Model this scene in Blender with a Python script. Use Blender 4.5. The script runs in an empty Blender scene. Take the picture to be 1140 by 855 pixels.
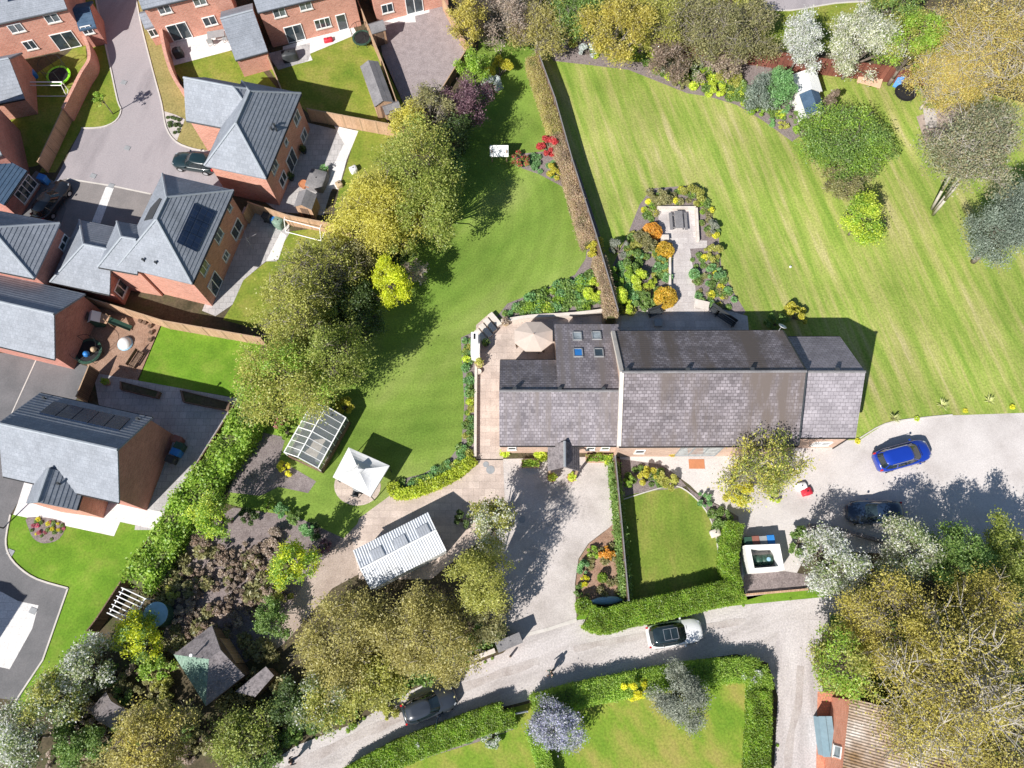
import bpy, math, random
import numpy as np
from mathutils import Vector
random.seed(7); RNG = np.random.default_rng(7)
SC = bpy.context.scene
COL = SC.collection
rad = math.radians

# ------------------------------------------------------------ camera, sky, sun, exposure
CAM_H = 62.0; F_PX = 850.0; TILT = math.atan(297.5/F_PX)
cd = bpy.data.cameras.new('camera'); cam = bpy.data.objects.new('camera', cd); COL.objects.link(cam)
cam.location = (0, 0, CAM_H); cam.rotation_euler = (TILT, 0, 0)
cd.sensor_width = 36; cd.lens = 36*F_PX/1140; cd.clip_start = .5; cd.clip_end = 3000
SC.camera = cam
SUN_EL = rad(41.5); SH = Vector((.63, .775, 0)).normalized()      # SH: the way shadows fall
w = bpy.data.worlds.new('World'); SC.world = w; w.use_nodes = True
nt = w.node_tree; bg = nt.nodes['Background']; sky = nt.nodes.new('ShaderNodeTexSky')
sky.sky_type = 'NISHITA'; sky.sun_disc = False; sky.sun_elevation = SUN_EL
sky.sun_rotation = math.atan2(-SH.x, -SH.y); sky.air_density = 1.2; sky.dust_density = .4; sky.ozone_density = 2.5
nt.links.new(sky.outputs[0], bg.inputs[0]); bg.inputs[1].default_value = .064
sd = bpy.data.lights.new('sun', 'SUN'); sd.energy = 5.0; sd.angle = rad(.55); sd.color = (1, .955, .895)
sun = bpy.data.objects.new('sun', sd); COL.objects.link(sun)
dv = Vector((SH.x*math.cos(SUN_EL), SH.y*math.cos(SUN_EL), -math.sin(SUN_EL)))
sun.rotation_euler = dv.to_track_quat('-Z', 'Y').to_euler(); sun.location = (-60, -60, 90)
SC.view_settings.view_transform = 'Standard'; SC.view_settings.look = 'None'
SC.view_settings.gamma = 1; SC.view_settings.use_curve_mapping = False
SC.view_settings.exposure = .49
SC.render.engine = 'CYCLES'
SC.cycles.max_bounces = 6; SC.cycles.diffuse_bounces = 3; SC.cycles.transparent_max_bounces = 8

# ------------------------------------------------------------ from a place in the photo to a point in the world
_F = Vector((0, math.sin(TILT), -math.cos(TILT))); _U = Vector((0, math.cos(TILT), math.sin(TILT))); _R = Vector((1, 0, 0))
def ray(u, v): return _F + _R*((u-570)/F_PX) - _U*((v-427.5)/F_PX)
def G(u, v, z=0.0):
    d = ray(u, v); k = (z-CAM_H)/d.z
    return Vector((d.x*k, d.y*k, z))
def mpp(u, v, z=0): return (G(u+1, v, z)-G(u, v, z)).length
def heading(u0, v0, u1, v1, z=0):
    d = G(u1, v1, z)-G(u0, v0, z); return math.atan2(d.y, d.x)

# ------------------------------------------------------------ objects
def tag(o, label=None, cat=None, group=None, kind=None):
    if label: o['label'] = label
    if cat: o['category'] = cat
    if group: o['group'] = group
    if kind: o['kind'] = kind
    return o
def thing(name, label, cat, loc=(0, 0, 0), rz=0.0, group=None):
    o = bpy.data.objects.new(name, None); COL.objects.link(o); o.empty_display_size = .3
    o.location = loc; o.rotation_euler = (0, 0, rz)
    return tag(o, label, cat, group)
def worldloc(o):
    p = Vector(o.location)
    while o.parent: o = o.parent; p = p+Vector(o.location)
    return p
KIDS = {}
def adopt(c, p): c.parent = p; KIDS.setdefault(p.name, []).append(c)
def copy_tree(o, parent=None):
    c = o.copy(); COL.objects.link(c)
    if parent: adopt(c, parent)
    for k in list(KIDS.get(o.name, [])): copy_tree(k, c)
    return c
class MB:
    """collects faces in world (or local) coordinates and links them as one mesh"""
    def __init__(s): s.v = []; s.f = []; s.m = []
    def add(s, pts, faces, m=0):
        n = len(s.v); s.v += [tuple(p) for p in pts]
        for f in faces: s.f.append([n+i for i in f]); s.m.append(m)
        return s
    def poly(s, pts, m=0): return s.add(pts, [list(range(len(pts)))], m)
    def prism(s, pts, z0, z1, m=0):
        n = len(pts)
        a = sum(pts[i][0]*pts[(i+1) % n][1]-pts[(i+1) % n][0]*pts[i][1] for i in range(n))
        if a < 0: pts = pts[::-1]
        P = [(p[0], p[1], z0) for p in pts]+[(p[0], p[1], z1) for p in pts]
        F = [[i, (i+1) % n, n+(i+1) % n, n+i] for i in range(n)]+[list(range(n))[::-1], list(range(n, 2*n))]
        return s.add(P, F, m)
    def box(s, c, d, rz=0.0, m=0, tilt=0.0):
        C, S = math.cos(rz), math.sin(rz); ct, st = math.cos(tilt), math.sin(tilt); P = []
        for z in (-.5, .5):
            for x, y in ((-.5, -.5), (.5, -.5), (.5, .5), (-.5, .5)):
                X, Y, Z = x*d[0], y*d[1], z*d[2]
                Y, Z = Y*ct-Z*st, Y*st+Z*ct
                P.append((c[0]+X*C-Y*S, c[1]+X*S+Y*C, c[2]+Z))
        return s.add(P, [[3, 2, 1, 0], [4, 5, 6, 7], [0, 1, 5, 4], [1, 2, 6, 5], [2, 3, 7, 6], [3, 0, 4, 7]], m)
    def tube(s, p, q, r0, r1=None, n=6, m=0, caps=True):
        p, q = Vector(p), Vector(q); r1 = r0 if r1 is None else r1
        d = (q-p)
        if d.length < 1e-6: return s
        d.normalize(); a = d.orthogonal().normalized(); b = d.cross(a); P = []
        for c, r in ((p, r0), (q, r1)):
            for i in range(n):
                t = 2*math.pi*i/n; P.append(c+a*(r*math.cos(t))+b*(r*math.sin(t)))
        F = [[i, (i+1) % n, n+(i+1) % n, n+i] for i in range(n)]
        if caps: F += [list(range(n))[::-1], list(range(n, 2*n))]
        return s.add(P, F, m)
    def lathe(s, c, prof, n=16, m=0):
        P = []; k = len(prof)
        for r, z in prof:
            for i in range(n):
                t = 2*math.pi*i/n; P.append((c[0]+r*math.cos(t), c[1]+r*math.sin(t), c[2]+z))
        F = [[j*n+i, j*n+(i+1) % n, (j+1)*n+(i+1) % n, (j+1)*n+i] for j in range(k-1) for i in range(n)]
        F += [list(range(n))[::-1], list(range((k-1)*n, k*n))]
        return s.add(P, F, m)
    def build(s, name, mats, parent=None, smooth=False, local=False, uv=True):
        if not isinstance(mats, (list, tuple)): mats = [mats]
        me = bpy.data.meshes.new(name); off = Vector((0, 0, 0))
        if parent is not None and not local: off = worldloc(parent)
        me.from_pydata([(x-off.x, y-off.y, z-off.z) for x, y, z in s.v], [], s.f)
        for m in mats: me.materials.append(m)
        me.polygons.foreach_set('material_index', s.m)
        if smooth: me.polygons.foreach_set('use_smooth', [True]*len(s.f))
        me.update()
        if uv:
            L = me.uv_layers.new(name='UVMap'); Z = Vector((0, 0, 1))
            for p in me.polygons:
                n = p.normal
                if abs(n.z) > .999: ua, va = Vector((1, 0, 0)), Vector((0, 1, 0))
                else: ua = Z.cross(n).normalized(); va = n.cross(ua)
                for li in p.loop_indices:
                    q = Vector(s.v[me.loops[li].vertex_index]); L.data[li].uv = (q.dot(ua), q.dot(va))
        o = bpy.data.objects.new(name, me); COL.objects.link(o)
        if parent is not None: adopt(o, parent)
        return o
def smoothpts(pts, k=5, closed=True):
    n = len(pts); out = []
    P = [Vector(p) for p in pts]
    for i in range(n if closed else n-1):
        g = (lambda j: P[j % n]) if closed else (lambda j: P[min(max(j, 0), n-1)])
        p0, p1, p2, p3 = g(i-1), g(i), g(i+1), g(i+2)
        for j in range(k):
            t = j/k
            out.append(.5*((2*p1)+(p2-p0)*t+(2*p0-5*p1+4*p2-p3)*t*t+(3*p1-p0-3*p2+p3)*t**3))
    if not closed: out.append(P[-1])
    return out
def resample(P, step):
    out = [Vector(P[0])]; acc = 0
    for a, b in zip(P[:-1], P[1:]):
        a, b = Vector(a), Vector(b); L = (b-a).length
        if L < 1e-9: continue
        t = step-acc
        while t <= L: out.append(a+(b-a)*(t/L)); t += step
        acc = (acc+L) % step
    if (out[-1]-Vector(P[-1])).length > step*.3: out.append(Vector(P[-1]))
    return out
def sheet(name, px, layer, mat, smooth=0, label=None, kind='structure', cat=None):
    P = [G(u, v) for u, v in px]
    if smooth: P = smoothpts(P, smooth)
    z = .005*layer; mb = MB(); a = 0; n = len(P)
    for i in range(n): a += P[i].x*P[(i+1) % n].y-P[(i+1) % n].x*P[i].y
    if a < 0: P = P[::-1]
    o = mb.poly([(p.x, p.y, z) for p in P]).build(name, mat)
    return tag(o, label, cat, None, kind)
def ribbon_pts(P, wd):
    L, R = [], []
    for i, p in enumerate(P):
        d = (P[min(i+1, len(P)-1)]-P[max(i-1, 0)]); d.z = 0; d.normalize(); nrm = Vector((-d.y, d.x, 0))
        wi = wd if not callable(wd) else wd(i/(len(P)-1))
        L.append(p+nrm*wi/2); R.append(p-nrm*wi/2)
    return L, R
def strip(name, px, wd, z0, z1, mat, smooth=0, zpx=0, label=None, kind='structure', cat=None, parent=None, group=None):
    """a kerb, low wall or path of width wd along a line"""
    P = [G(u, v, zpx) for u, v in px]
    for p in P: p.z = 0
    if smooth: P = smoothpts(P, smooth, False)
    L, R = ribbon_pts(P, wd); n = len(P); mb = MB()
    V = [(p.x, p.y, z) for z in (z0, z1) for p in L]+[(p.x, p.y, z) for z in (z0, z1) for p in R]
    l0, l1, r0, r1 = 0, n, 2*n, 3*n; Fc = []
    for i in range(n-1):
        Fc += [[r1+i, r1+i+1, l1+i+1, l1+i], [r0+i, r0+i+1, r1+i+1, r1+i], [l0+i+1, l0+i, l1+i, l1+i+1]]
    Fc += [[l0, r0, r1, l1], [r0+n-1, l0+n-1, l1+n-1, r1+n-1]]
    o = mb.add(V, Fc).build(name, mat, parent)
    return tag(o, label, cat, group, kind)

# ------------------------------------------------------------ materials
class NT:
    def __init__(s, name):
        s.m = bpy.data.materials.new(name); s.m.use_nodes = True; s.t = s.m.node_tree; s.N = s.t.nodes; s.N.clear()
        s.out = s.n('OutputMaterial')
    def n(s, k, **kw):
        x = s.N.new('ShaderNode'+k)
        for a, b in kw.items(): setattr(x, a, b)
        return x
    def l(s, a, b): s.t.links.new(a, b)
    def pos(s, rz=0, sc=(1, 1, 1)):
        g = s.n('NewGeometry'); mp = s.n('Mapping'); s.l(g.outputs['Position'], mp.inputs[0])
        # rotate first, then stretch
        mp.vector_type = 'TEXTURE'; mp.inputs['Rotation'].default_value = (0, 0, rz); mp.inputs['Scale'].default_value = tuple(1/x for x in sc)
        return mp.outputs[0]
    def uv(s):
        return s.n('TexCoord').outputs['UV']
    def noise(s, vec, scale, detail=6, rough=.6):
        x = s.n('TexNoise'); s.l(vec, x.inputs['Vector']); x.inputs['Scale'].default_value = scale
        x.inputs['Detail'].default_value = detail; x.inputs['Roughness'].default_value = rough
        return x.outputs['Fac']
    def ramp(s, fac, cols, lo=.3, hi=.7, mode='LINEAR'):
        r = s.n('ValToRGB'); e = r.color_ramp.elements; r.color_ramp.interpolation = mode
        k = len(cols)
        while len(e) < k: e.new(.5)
        for i, c in enumerate(cols):
            e[i].position = lo+(hi-lo)*i/max(1, k-1); e[i].color = (*c, 1)
        s.l(fac, r.inputs[0]); return r.outputs[0]
    def mix(s, a, b, fac=1.0, mode='MULTIPLY'):
        x = s.n('Mix', data_type='RGBA', blend_type=mode)
        if isinstance(fac, float): x.inputs[0].default_value = fac
        else: s.l(fac, x.inputs[0])
        for v, i in ((a, 6), (b, 7)):
            if isinstance(v, tuple): x.inputs[i].default_value = (*v, 1)
            else: s.l(v, x.inputs[i])
        return x.outputs[2]
    def bsdf(s, col, rough=.85, spec=.25, metal=0, normal=None, coat=0):
        b = s.n('BsdfPrincipled')
        if isinstance(col, tuple): b.inputs['Base Color'].default_value = (*col, 1)
        else: s.l(col, b.inputs['Base Color'])
        b.inputs['Roughness'].default_value = rough; b.inputs['Specular IOR Level'].default_value = spec
        b.inputs['Metallic'].default_value = metal; b.inputs['Coat Weight'].default_value = coat
        if coat: b.inputs['Coat Roughness'].default_value = .064
        if normal is not None: s.l(normal, b.inputs['Normal'])
        s.l(b.outputs[0], s.out.inputs[0]); return b
    def bump(s, h, strength=.4, dist=.05):
        b = s.n('Bump'); b.inputs['Strength'].default_value = strength; b.inputs['Distance'].default_value = dist
        s.l(h, b.inputs['Height']); return b.outputs[0]
def g3(a): return (a, a, a)
def m_noise(name, cols, scale=.5, fine=6.0, famp=.25, rough=.88, spec=.2, rz=0, sc=(1, 1, 1), lo=.3, hi=.7, bump=0, big=None, rings=None):
    t = NT(name); c = t.ramp(t.noise(t.pos(rz, sc), scale), cols, lo, hi)
    if rings:      # curved mowing stripes round a point
        g = t.n('NewGeometry'); mp = t.n('Mapping'); t.l(g.outputs['Position'], mp.inputs[0]); mp.inputs['Location'].default_value = (-rings[0].x, -rings[0].y, 0)
        wv = t.n('TexWave', wave_type='RINGS', rings_direction='Z'); t.l(mp.outputs[0], wv.inputs['Vector'])
        for k_, v_ in (('Scale', rings[1]*.5), ('Distortion', 5.0), ('Detail', 3), ('Detail Scale', .5)): wv.inputs[k_].default_value = v_
        c = t.mix(c, t.ramp(wv.outputs['Fac'], [g3(1-rings[2]), g3(1+rings[2])], .25, .75))
    if big: c = t.mix(c, t.ramp(t.noise(t.pos(), big[0], 3), [g3(1-big[1]), g3(1+big[1])], .35, .65))
    f = t.noise(t.pos(), fine, 8, .75); c = t.mix(c, t.ramp(f, [g3(1-famp), g3(1+famp)], .35, .65))
    t.bsdf(c, rough, spec, normal=t.bump(f, bump, .05) if bump else None); return t.m
def m_plain(name, col, rough=.5, spec=.4, metal=0, coat=0, var=.08, vs=3):
    t = NT(name); c = t.mix(col, t.ramp(t.noise(t.pos(), vs, 5), [g3(1-var), g3(1+var)], .35, .65))
    t.bsdf(c, rough, spec, metal, coat=coat); return t.m
def m_tile(name, c1, c2, gap, rowh, bw, ms=.02, bump=.5, stain=None, rough=.8, saw=True, off=.5, spec=.25, big=.12):
    t = NT(name); uv = t.uv(); b = t.n('TexBrick'); t.l(uv, b.inputs['Vector']); b.offset = off
    for k, v in (('Color1', c1), ('Color2', c2), ('Mortar', gap)): b.inputs[k].default_value = (*v, 1)
    for k, v in (('Scale', 1), ('Mortar Size', ms), ('Brick Width', bw), ('Row Height', rowh), ('Bias', 0), ('Mortar Smooth', .1)): b.inputs[k].default_value = v
    c = t.mix(b.outputs[0], t.ramp(t.noise(t.pos(), .7, 5), [g3(1-big), g3(1+big)], .35, .65))
    c = t.mix(c, t.ramp(t.noise(t.pos(), 9, 6, .8), [g3(.82), g3(1.18)], .35, .65))
    if stain:   # long streaks down the slope: rain, lichen
        mp = t.n('Mapping'); t.l(uv, mp.inputs[0]); mp.inputs['Scale'].default_value = (stain[1], .07, 1)
        f = t.ramp(t.noise(mp.outputs[0], 1, 5, .65), [g3(0), g3(1)], stain[2], stain[3]); c = t.mix(c, stain[0], f, 'MIX')
    nrm = None
    if bump:
        if saw:
            sx = t.n('SeparateXYZ'); t.l(uv, sx.inputs[0]); d = t.n('Math', operation='DIVIDE'); t.l(sx.outputs[1], d.inputs[0]); d.inputs[1].default_value = rowh
            fr = t.n('Math', operation='FRACT'); t.l(d.outputs[0], fr.inputs[0]); iv = t.n('Math', operation='SUBTRACT'); iv.inputs[0].default_value = 1; t.l(fr.outputs[0], iv.inputs[1])
            nrm = t.bump(iv.outputs[0], bump, .035)
        else: nrm = t.bump(b.outputs[1], bump, -.01)
    t.bsdf(c, rough, spec, normal=nrm); return t.m
def m_leaf(name, cols, mode='LINEAR', trans=.48, rough=.75, ns=.8, namp=.2, comp=.8):
    mean = [sum(c[i] for c in cols)/len(cols) for i in range(3)]; cols = [tuple(mean[i]+(c[i]-mean[i])*comp for i in range(3)) for c in cols]
    cols = [tuple(min(.84, x*LEAF_GAIN) for x in c) for c in cols]
    t = NT(name); g = t.n('NewGeometry'); r = t.ramp(g.outputs['Random Per Island'], cols, 0, 1 if mode == 'LINEAR' else (len(cols)-1)/len(cols), mode)
    c = t.mix(r, t.ramp(t.noise(t.pos(), ns, 3), [g3(1-namp), g3(1+namp)], .35, .65))
    d = t.n('BsdfDiffuse'); tr = t.n('BsdfTranslucent'); t.l(c, d.inputs[0]); t.l(c, tr.inputs[0])
    gl = t.n('BsdfGlossy'); gl.inputs['Roughness'].default_value = .5; gl.inputs[0].default_value = (.9, .95, 1, 1)
    mx = t.n('MixShader'); mx.inputs[0].default_value = trans; t.l(d.outputs[0], mx.inputs[1]); t.l(tr.outputs[0], mx.inputs[2])
    m2 = t.n('MixShader'); m2.inputs[0].default_value = .03; t.l(mx.outputs[0], m2.inputs[1]); t.l(gl.outputs[0], m2.inputs[2])
    t.l(m2.outputs[0], t.out.inputs[0]); return t.m
def m_glass(name, col=(.02, .03, .04), rough=.06):
    t = NT(name); t.bsdf(t.ramp(t.noise(t.pos(), 1.5, 3), [tuple(x*.6 for x in col), tuple(min(1, x*1.6) for x in col)]), rough, .9); return t.m
def m_clear(name):
    t = NT(name); g = t.n('BsdfGlossy'); g.inputs['Roughness'].default_value = .03; tr = t.n('BsdfTransparent'); tr.inputs[0].default_value = (.94, .97, .96, 1)
    df = t.n('BsdfDiffuse'); df.inputs[0].default_value = (.72, .78, .78, 1); f = t.n('Fresnel'); f.inputs[0].default_value = 1.5; a = t.n('Math', operation='ADD'); t.l(f.outputs[0], a.inputs[0]); a.inputs[1].default_value = .06
    mx = t.n('MixShader'); t.l(a.outputs[0], mx.inputs[0]); m0 = t.n('MixShader'); m0.inputs[0].default_value = .20; t.l(tr.outputs[0], m0.inputs[1]); t.l(df.outputs[0], m0.inputs[2]); t.l(m0.outputs[0], mx.inputs[1]); t.l(g.outputs[0], mx.inputs[2]); t.l(mx.outputs[0], t.out.inputs[0]); return t.m
M = {}; LEAF_GAIN = 1.75
# ground
M['lane_mid'] = m_noise('lane_crown', [(.33, .285, .265), (.43, .385, .365), (.50, .46, .44)], .7, 9, .22, bump=.4)
M['earth'] = m_noise('earth', [(.05, .045, .025), (.10, .08, .05), (.07, .08, .03)], .6, 5, .35)
M['soil'] = m_noise('soil', [(.16, .13, .125), (.24, .20, .195), (.19, .155, .15)], 1.2, 9, .4, bump=.4)
M['veg_soil'] = m_noise('vegetable_soil', [(.17, .14, .14), (.25, .215, .21)], 1.5, 10, .4, bump=.5)
M['grass'] = m_noise('lawn_grass', [(.105, .195, .024), (.175, .262, .044), (.265, .32, .085)], .16, 7, .3, rz=rad(-40), sc=(1, .45, 1), big=(.09, .16), bump=.3, rings=(G(455, 245), .40, .042))
M['grass_dry'] = m_noise('striped_dry_grass', [(.17, .265, .038), (.245, .32, .06), (.335, .345, .105), (.45, .40, .195)], 1.15, 6, .34, rz=rad(14), sc=(1, .075, 1), lo=.33, hi=.70, big=(.12, .14), bump=.3)
M['grass_front'] = m_noise('front_grass', [(.115, .195, .022), (.17, .23, .035), (.28, .26, .07)], .5, 6, .3, sc=(1, .35, 1), big=(.3, .1), bump=.3)
M['grass_low'] = m_noise('lower_grass', [(.12, .23, .02), (.18, .27, .03), (.28, .285, .06), (.33, .27, .085)], .4, 6, .3, rz=rad(35), sc=(1, .5, 1), lo=.32, hi=.7, bump=.3)
M['grass_new'] = m_noise('new_turf', [(.10, .21, .015), (.14, .26, .022), (.20, .28, .04)], .5, 6, .25, bump=.3, big=(.3, .12))
M['grass_est'] = m_noise('estate_grass', [(.12, .19, .02), (.20, .24, .035), (.30, .27, .07)], .45, 5, .3, bump=.3)
M['grass_verge'] = m_noise('verge_grass', [(.23, .21, .075), (.33, .27, .11)], .6, 5, .3, bump=.3)
M['asphalt'] = m_noise('estate_asphalt', [(.27, .245, .255), (.36, .325, .335), (.33, .30, .31)], .35, 8, .13, rz=rad(-15), sc=(1, .3, 1))
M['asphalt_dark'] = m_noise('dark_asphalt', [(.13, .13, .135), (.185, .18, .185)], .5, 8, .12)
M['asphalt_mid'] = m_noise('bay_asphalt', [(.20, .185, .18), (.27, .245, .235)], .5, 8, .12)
M['gravel_est'] = m_noise('grey_gravel', [(.26, .22, .22), (.36, .31, .31)], 1.6, 9, .3, bump=.5)
M['gravel'] = m_noise('pale_gravel', [(.40, .36, .335), (.50, .455, .43), (.56, .515, .49)], .5, 11, .22, bump=.3, big=(.1, .08))
M['resin'] = m_noise('pale_drive', [(.46, .42, .40), (.56, .52, .50), (.61, .57, .55)], .3, 11, .17, bump=.2, big=(.07, .07))
M['lane'] = m_noise('lane_gravel', [(.36, .325, .31), (.49, .45, .435), (.57, .53, .52)], .45, 8, .24, rz=rad(22), sc=(.35, 1.4, 1), bump=.3)
M['lane_side'] = m_noise('lane_gravel_side', [(.36, .325, .315), (.49, .45, .44), (.57, .53, .52)], .45, 8, .24, rz=rad(85), sc=(.35, 1.4, 1), bump=.3)
M['path'] = m_noise('path_gravel', [(.33, .26, .22), (.45, .37, .32)], .8, 9, .22, bump=.3)
M['bark'] = m_noise('bark_chips', [(.26, .155, .105), (.38, .25, .185)], 1.2, 10, .4, bump=.6)
M['kerb'] = m_noise('kerb_stone', [(.50, .47, .43), (.62, .58, .54)], 1, 10, .1)
M['slab'] = m_tile('stone_slab', (.46, .375, .325), (.56, .465, .405), (.36, .29, .25), .6, .9, .012, 0, big=.12)
M['slab_pale'] = m_tile('pale_slab', (.47, .43, .415), (.55, .51, .49), (.37, .33, .31), .6, .9, .012, 0, big=.1)
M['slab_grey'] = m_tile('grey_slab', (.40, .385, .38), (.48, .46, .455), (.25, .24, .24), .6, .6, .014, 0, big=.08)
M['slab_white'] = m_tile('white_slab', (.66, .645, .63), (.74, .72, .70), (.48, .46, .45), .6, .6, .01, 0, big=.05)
# buildings
M['tile_grey'] = m_tile('grey_roof_tile', (.23, .252, .288), (.268, .29, .33), (.195, .212, .24), .33, .3, .012, 0, rough=.6, big=.10)
M['ridge_grey'] = m_plain('ridge_tile', (.33, .36, .395), .7, .3)
M['slate'] = m_tile('barn_slate', (.155, .136, .145), (.28, .252, .27), (.115, .10, .108), .26, .34, .024, .2, stain=((.14, .115, .105), .45, .47, .60), big=.22)
M['slate_l'] = m_tile('stone_slate', (.18, .162, .178), (.31, .283, .305), (.13, .117, .126), .26, .30, .02, .2, stain=((.19, .165, .16), 1.2, .46, .64), big=.2)
M['slate_r'] = m_tile('clean_slate', (.26, .238, .26), (.33, .305, .33), (.18, .165, .18), .30, .42, .022, .2, big=.18)
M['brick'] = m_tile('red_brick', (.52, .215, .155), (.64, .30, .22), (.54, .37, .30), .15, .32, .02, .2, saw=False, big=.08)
M['brick_dark'] = m_tile('shaded_brick', (.42, .16, .125), (.54, .23, .18), (.42, .26, .22), .15, .32, .02, .2, saw=False, big=.1)  # red brick darkened for walls in shade: the shade is in the colour
M['brick_barn'] = m_tile('barn_brick', (.50, .31, .23), (.62, .42, .32), (.52, .44, .38), .15, .32, .02, .2, saw=False, big=.1)
M['render'] = m_plain('white_render', (.80, .79, .76), .85, .1, var=.05)
M['upvc'] = m_plain('white_frame', (.85, .86, .86), .4, .4, var=.03)
M['pane'] = m_glass('window_pane', (.035, .05, .06))
M['pane_m'] = m_glass('grey_pane', (.13, .155, .17), .1)  # greyer, lighter tone than the plain window pane
M['pane_l'] = m_glass('reflective_pane', (.30, .33, .34), .15)  # reflection put into the glass as a pale base colour
M['anth'] = m_plain('anthracite', (.045, .05, .055), .5)
M['gutter'] = m_plain('gutter_black', (.02, .02, .022), .5)
M['solar'] = m_tile('solar_cells', (.012, .022, .05), (.014, .026, .06), (.05, .06, .08), .5, .5, .012, 0, rough=.18, off=0, spec=.6, big=.1)
M['felt'] = m_noise('roof_felt', [(.17, .165, .17), (.25, .24, .245)], 1.2, 8, .2)
M['felt_brown'] = m_noise('brown_felt', [(.16, .14, .145), (.24, .215, .22), (.11, .10, .105)], 1.3, 7, .35)
M['moss'] = m_noise('mossy_felt', [(.12, .20, .155), (.20, .29, .23), (.10, .13, .11)], 1.5, 6, .4)
M['corr'] = m_noise('white_corrugated', [(.50, .525, .57), (.62, .645, .68), (.55, .56, .57)], .8, 6, .12, rough=.5)
M['asb'] = m_noise('mossy_sheeting', [(.20, .12, .055), (.33, .255, .20), (.50, .45, .41)], .5, 5, .3, lo=.32, hi=.66)
M['rooflight'] = m_tile('rooflight', (.42, .44, .48), (.47, .49, .53), (.34, .36, .39), 40, .2, .05, 0, rough=.4)
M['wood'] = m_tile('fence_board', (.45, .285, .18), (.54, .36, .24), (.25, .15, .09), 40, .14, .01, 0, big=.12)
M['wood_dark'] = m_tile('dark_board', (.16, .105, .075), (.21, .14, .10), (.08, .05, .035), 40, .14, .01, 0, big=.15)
M['bay_lead'] = m_plain('lead_sheet', (.22, .33, .39), .5, .3)
M['brick_orange'] = m_tile('orange_brick', (.60, .22, .13), (.72, .32, .21), (.60, .34, .25), .15, .32, .02, .2, saw=False, big=.08)
M['wood_red'] = m_tile('stained_board', (.17, .062, .045), (.225, .085, .062), (.08, .03, .025), 40, .5, .02, 0, big=.15)
M['post'] = m_plain('timber_post', (.42, .29, .19), .8, .2)
M['bluefelt'] = m_noise('blue_felt', [(.05, .09, .15), (.08, .13, .20)], 1.2, 8, .2)
M['ply'] = m_plain('plywood', (.70, .47, .33), .7, .2, var=.06)
M['rust'] = m_plain('terracotta_paint', (.60, .20, .10), .8, .2, var=.12)
M['white'] = m_plain('white_paint', (.82, .82, .81), .5, .3, var=.03)
M['canvas'] = m_plain('white_canvas', (.70, .70, .70), .8, .1, var=.05, vs=1.5)
M['beige'] = m_plain('beige_canvas', (.52, .44, .385), .85, .1, var=.04)
M['metal'] = m_plain('pale_metal', (.6, .62, .64), .35, .5, .6)
M['black'] = m_plain('black_plastic', (.018, .018, .02), .5)
M['grey'] = m_plain('grey_plastic', (.30, .31, .32), .6)
M['green_p'] = m_plain('green_plastic', (.035, .085, .06), .5)
M['brown_p'] = m_plain('brown_plastic', (.26, .105, .08), .5)
M['blue_p'] = m_plain('blue_plastic', (.03, .20, .55), .45)
M['ltblue'] = m_plain('pale_blue_plastic', (.27, .45, .58), .5)
M['lime_p'] = m_plain('lime_plastic', (.28, .75, .03), .5)
M['red_p'] = m_plain('red_plastic', (.55, .03, .05), .5)
M['net'] = m_plain('trampoline_mat', (.02, .02, .022), .7)
M['terracotta'] = m_plain('terracotta', (.48, .20, .10), .8, .2)
M['pot'] = m_plain('stone_pot', (.45, .34, .22), .8, .2)
M['stone'] = m_noise('garden_stone', [(.55, .49, .43), (.68, .62, .56)], 1.5, 8, .12)
M['trunk'] = m_noise('tree_bark', [(.13, .105, .085), (.23, .195, .165)], 2, 9, .3)
M['trunk_pale'] = m_noise('pale_bark', [(.36, .33, .29), (.52, .48, .43)], 2, 9, .2)
M['trunk_grey'] = m_noise('grey_bark', [(.22, .195, .165), (.34, .305, .265)], 2, 9, .25)
# ------------------------------------------------------------ leaves
def LF(n, cols, **k): M['leaf_'+n] = m_leaf('leaf_'+n, cols, **k)
LF('willow', [(.30, .29, .045), (.42, .395, .075), (.50, .455, .125)])
LF('willowgreen', [(.13, .18, .025), (.21, .25, .05), (.31, .325, .085)])
LF('olive', [(.12, .13, .05), (.21, .20, .085), (.30, .27, .13)])
LF('palegreen', [(.18, .20, .038), (.28, .285, .06), (.37, .355, .105)])
LF('dark', [(.03, .06, .015), (.07, .11, .03), (.11, .15, .045)])
LF('mid', [(.075, .14, .03), (.13, .21, .05), (.21, .28, .075)])
LF('bright', [(.12, .22, .025), (.20, .31, .035), (.28, .36, .06)])
LF('lime', [(.24, .34, .03), (.38, .45, .045), (.47, .50, .08)])
LF('acacia', [(.25, .32, .015), (.42, .46, .02), (.52, .50, .04)])
LF('hedge', [(.08, .165, .012), (.135, .235, .016), (.19, .285, .026), (.21, .235, .05)], ns=1.1, namp=.35)
LF('boxhedge', [(.22, .29, .02), (.32, .38, .035), (.38, .40, .05)], ns=1.2, namp=.3)
LF('beech', [(.27, .19, .135), (.34, .25, .18), (.27, .235, .115), (.40, .31, .24)], comp=1)
LF('beechyellow', [(.26, .24, .075), (.34, .31, .10), (.32, .235, .15), (.34, .34, .10)], comp=1)
LF('blossom', [(.14, .19, .06), (.34, .35, .22), (.48, .47, .40), (.54, .53, .49)], comp=1)
LF('blossomwhite', [(.16, .21, .09), (.40, .41, .34), (.54, .54, .50), (.56, .56, .54)], comp=1)
LF('blossomgreen', [(.07, .12, .03), (.15, .20, .06), (.27, .29, .14), (.72, .71, .62)], comp=1)
LF('oak', [(.19, .165, .055), (.28, .255, .07), (.36, .325, .105), (.25, .225, .10)])
LF('oakyellow', [(.23, .20, .045), (.34, .30, .055), (.43, .38, .08), (.30, .25, .10)])
LF('orange', [(.32, .25, .07), (.42, .31, .085), (.36, .345, .10), (.33, .28, .13)])
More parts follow.
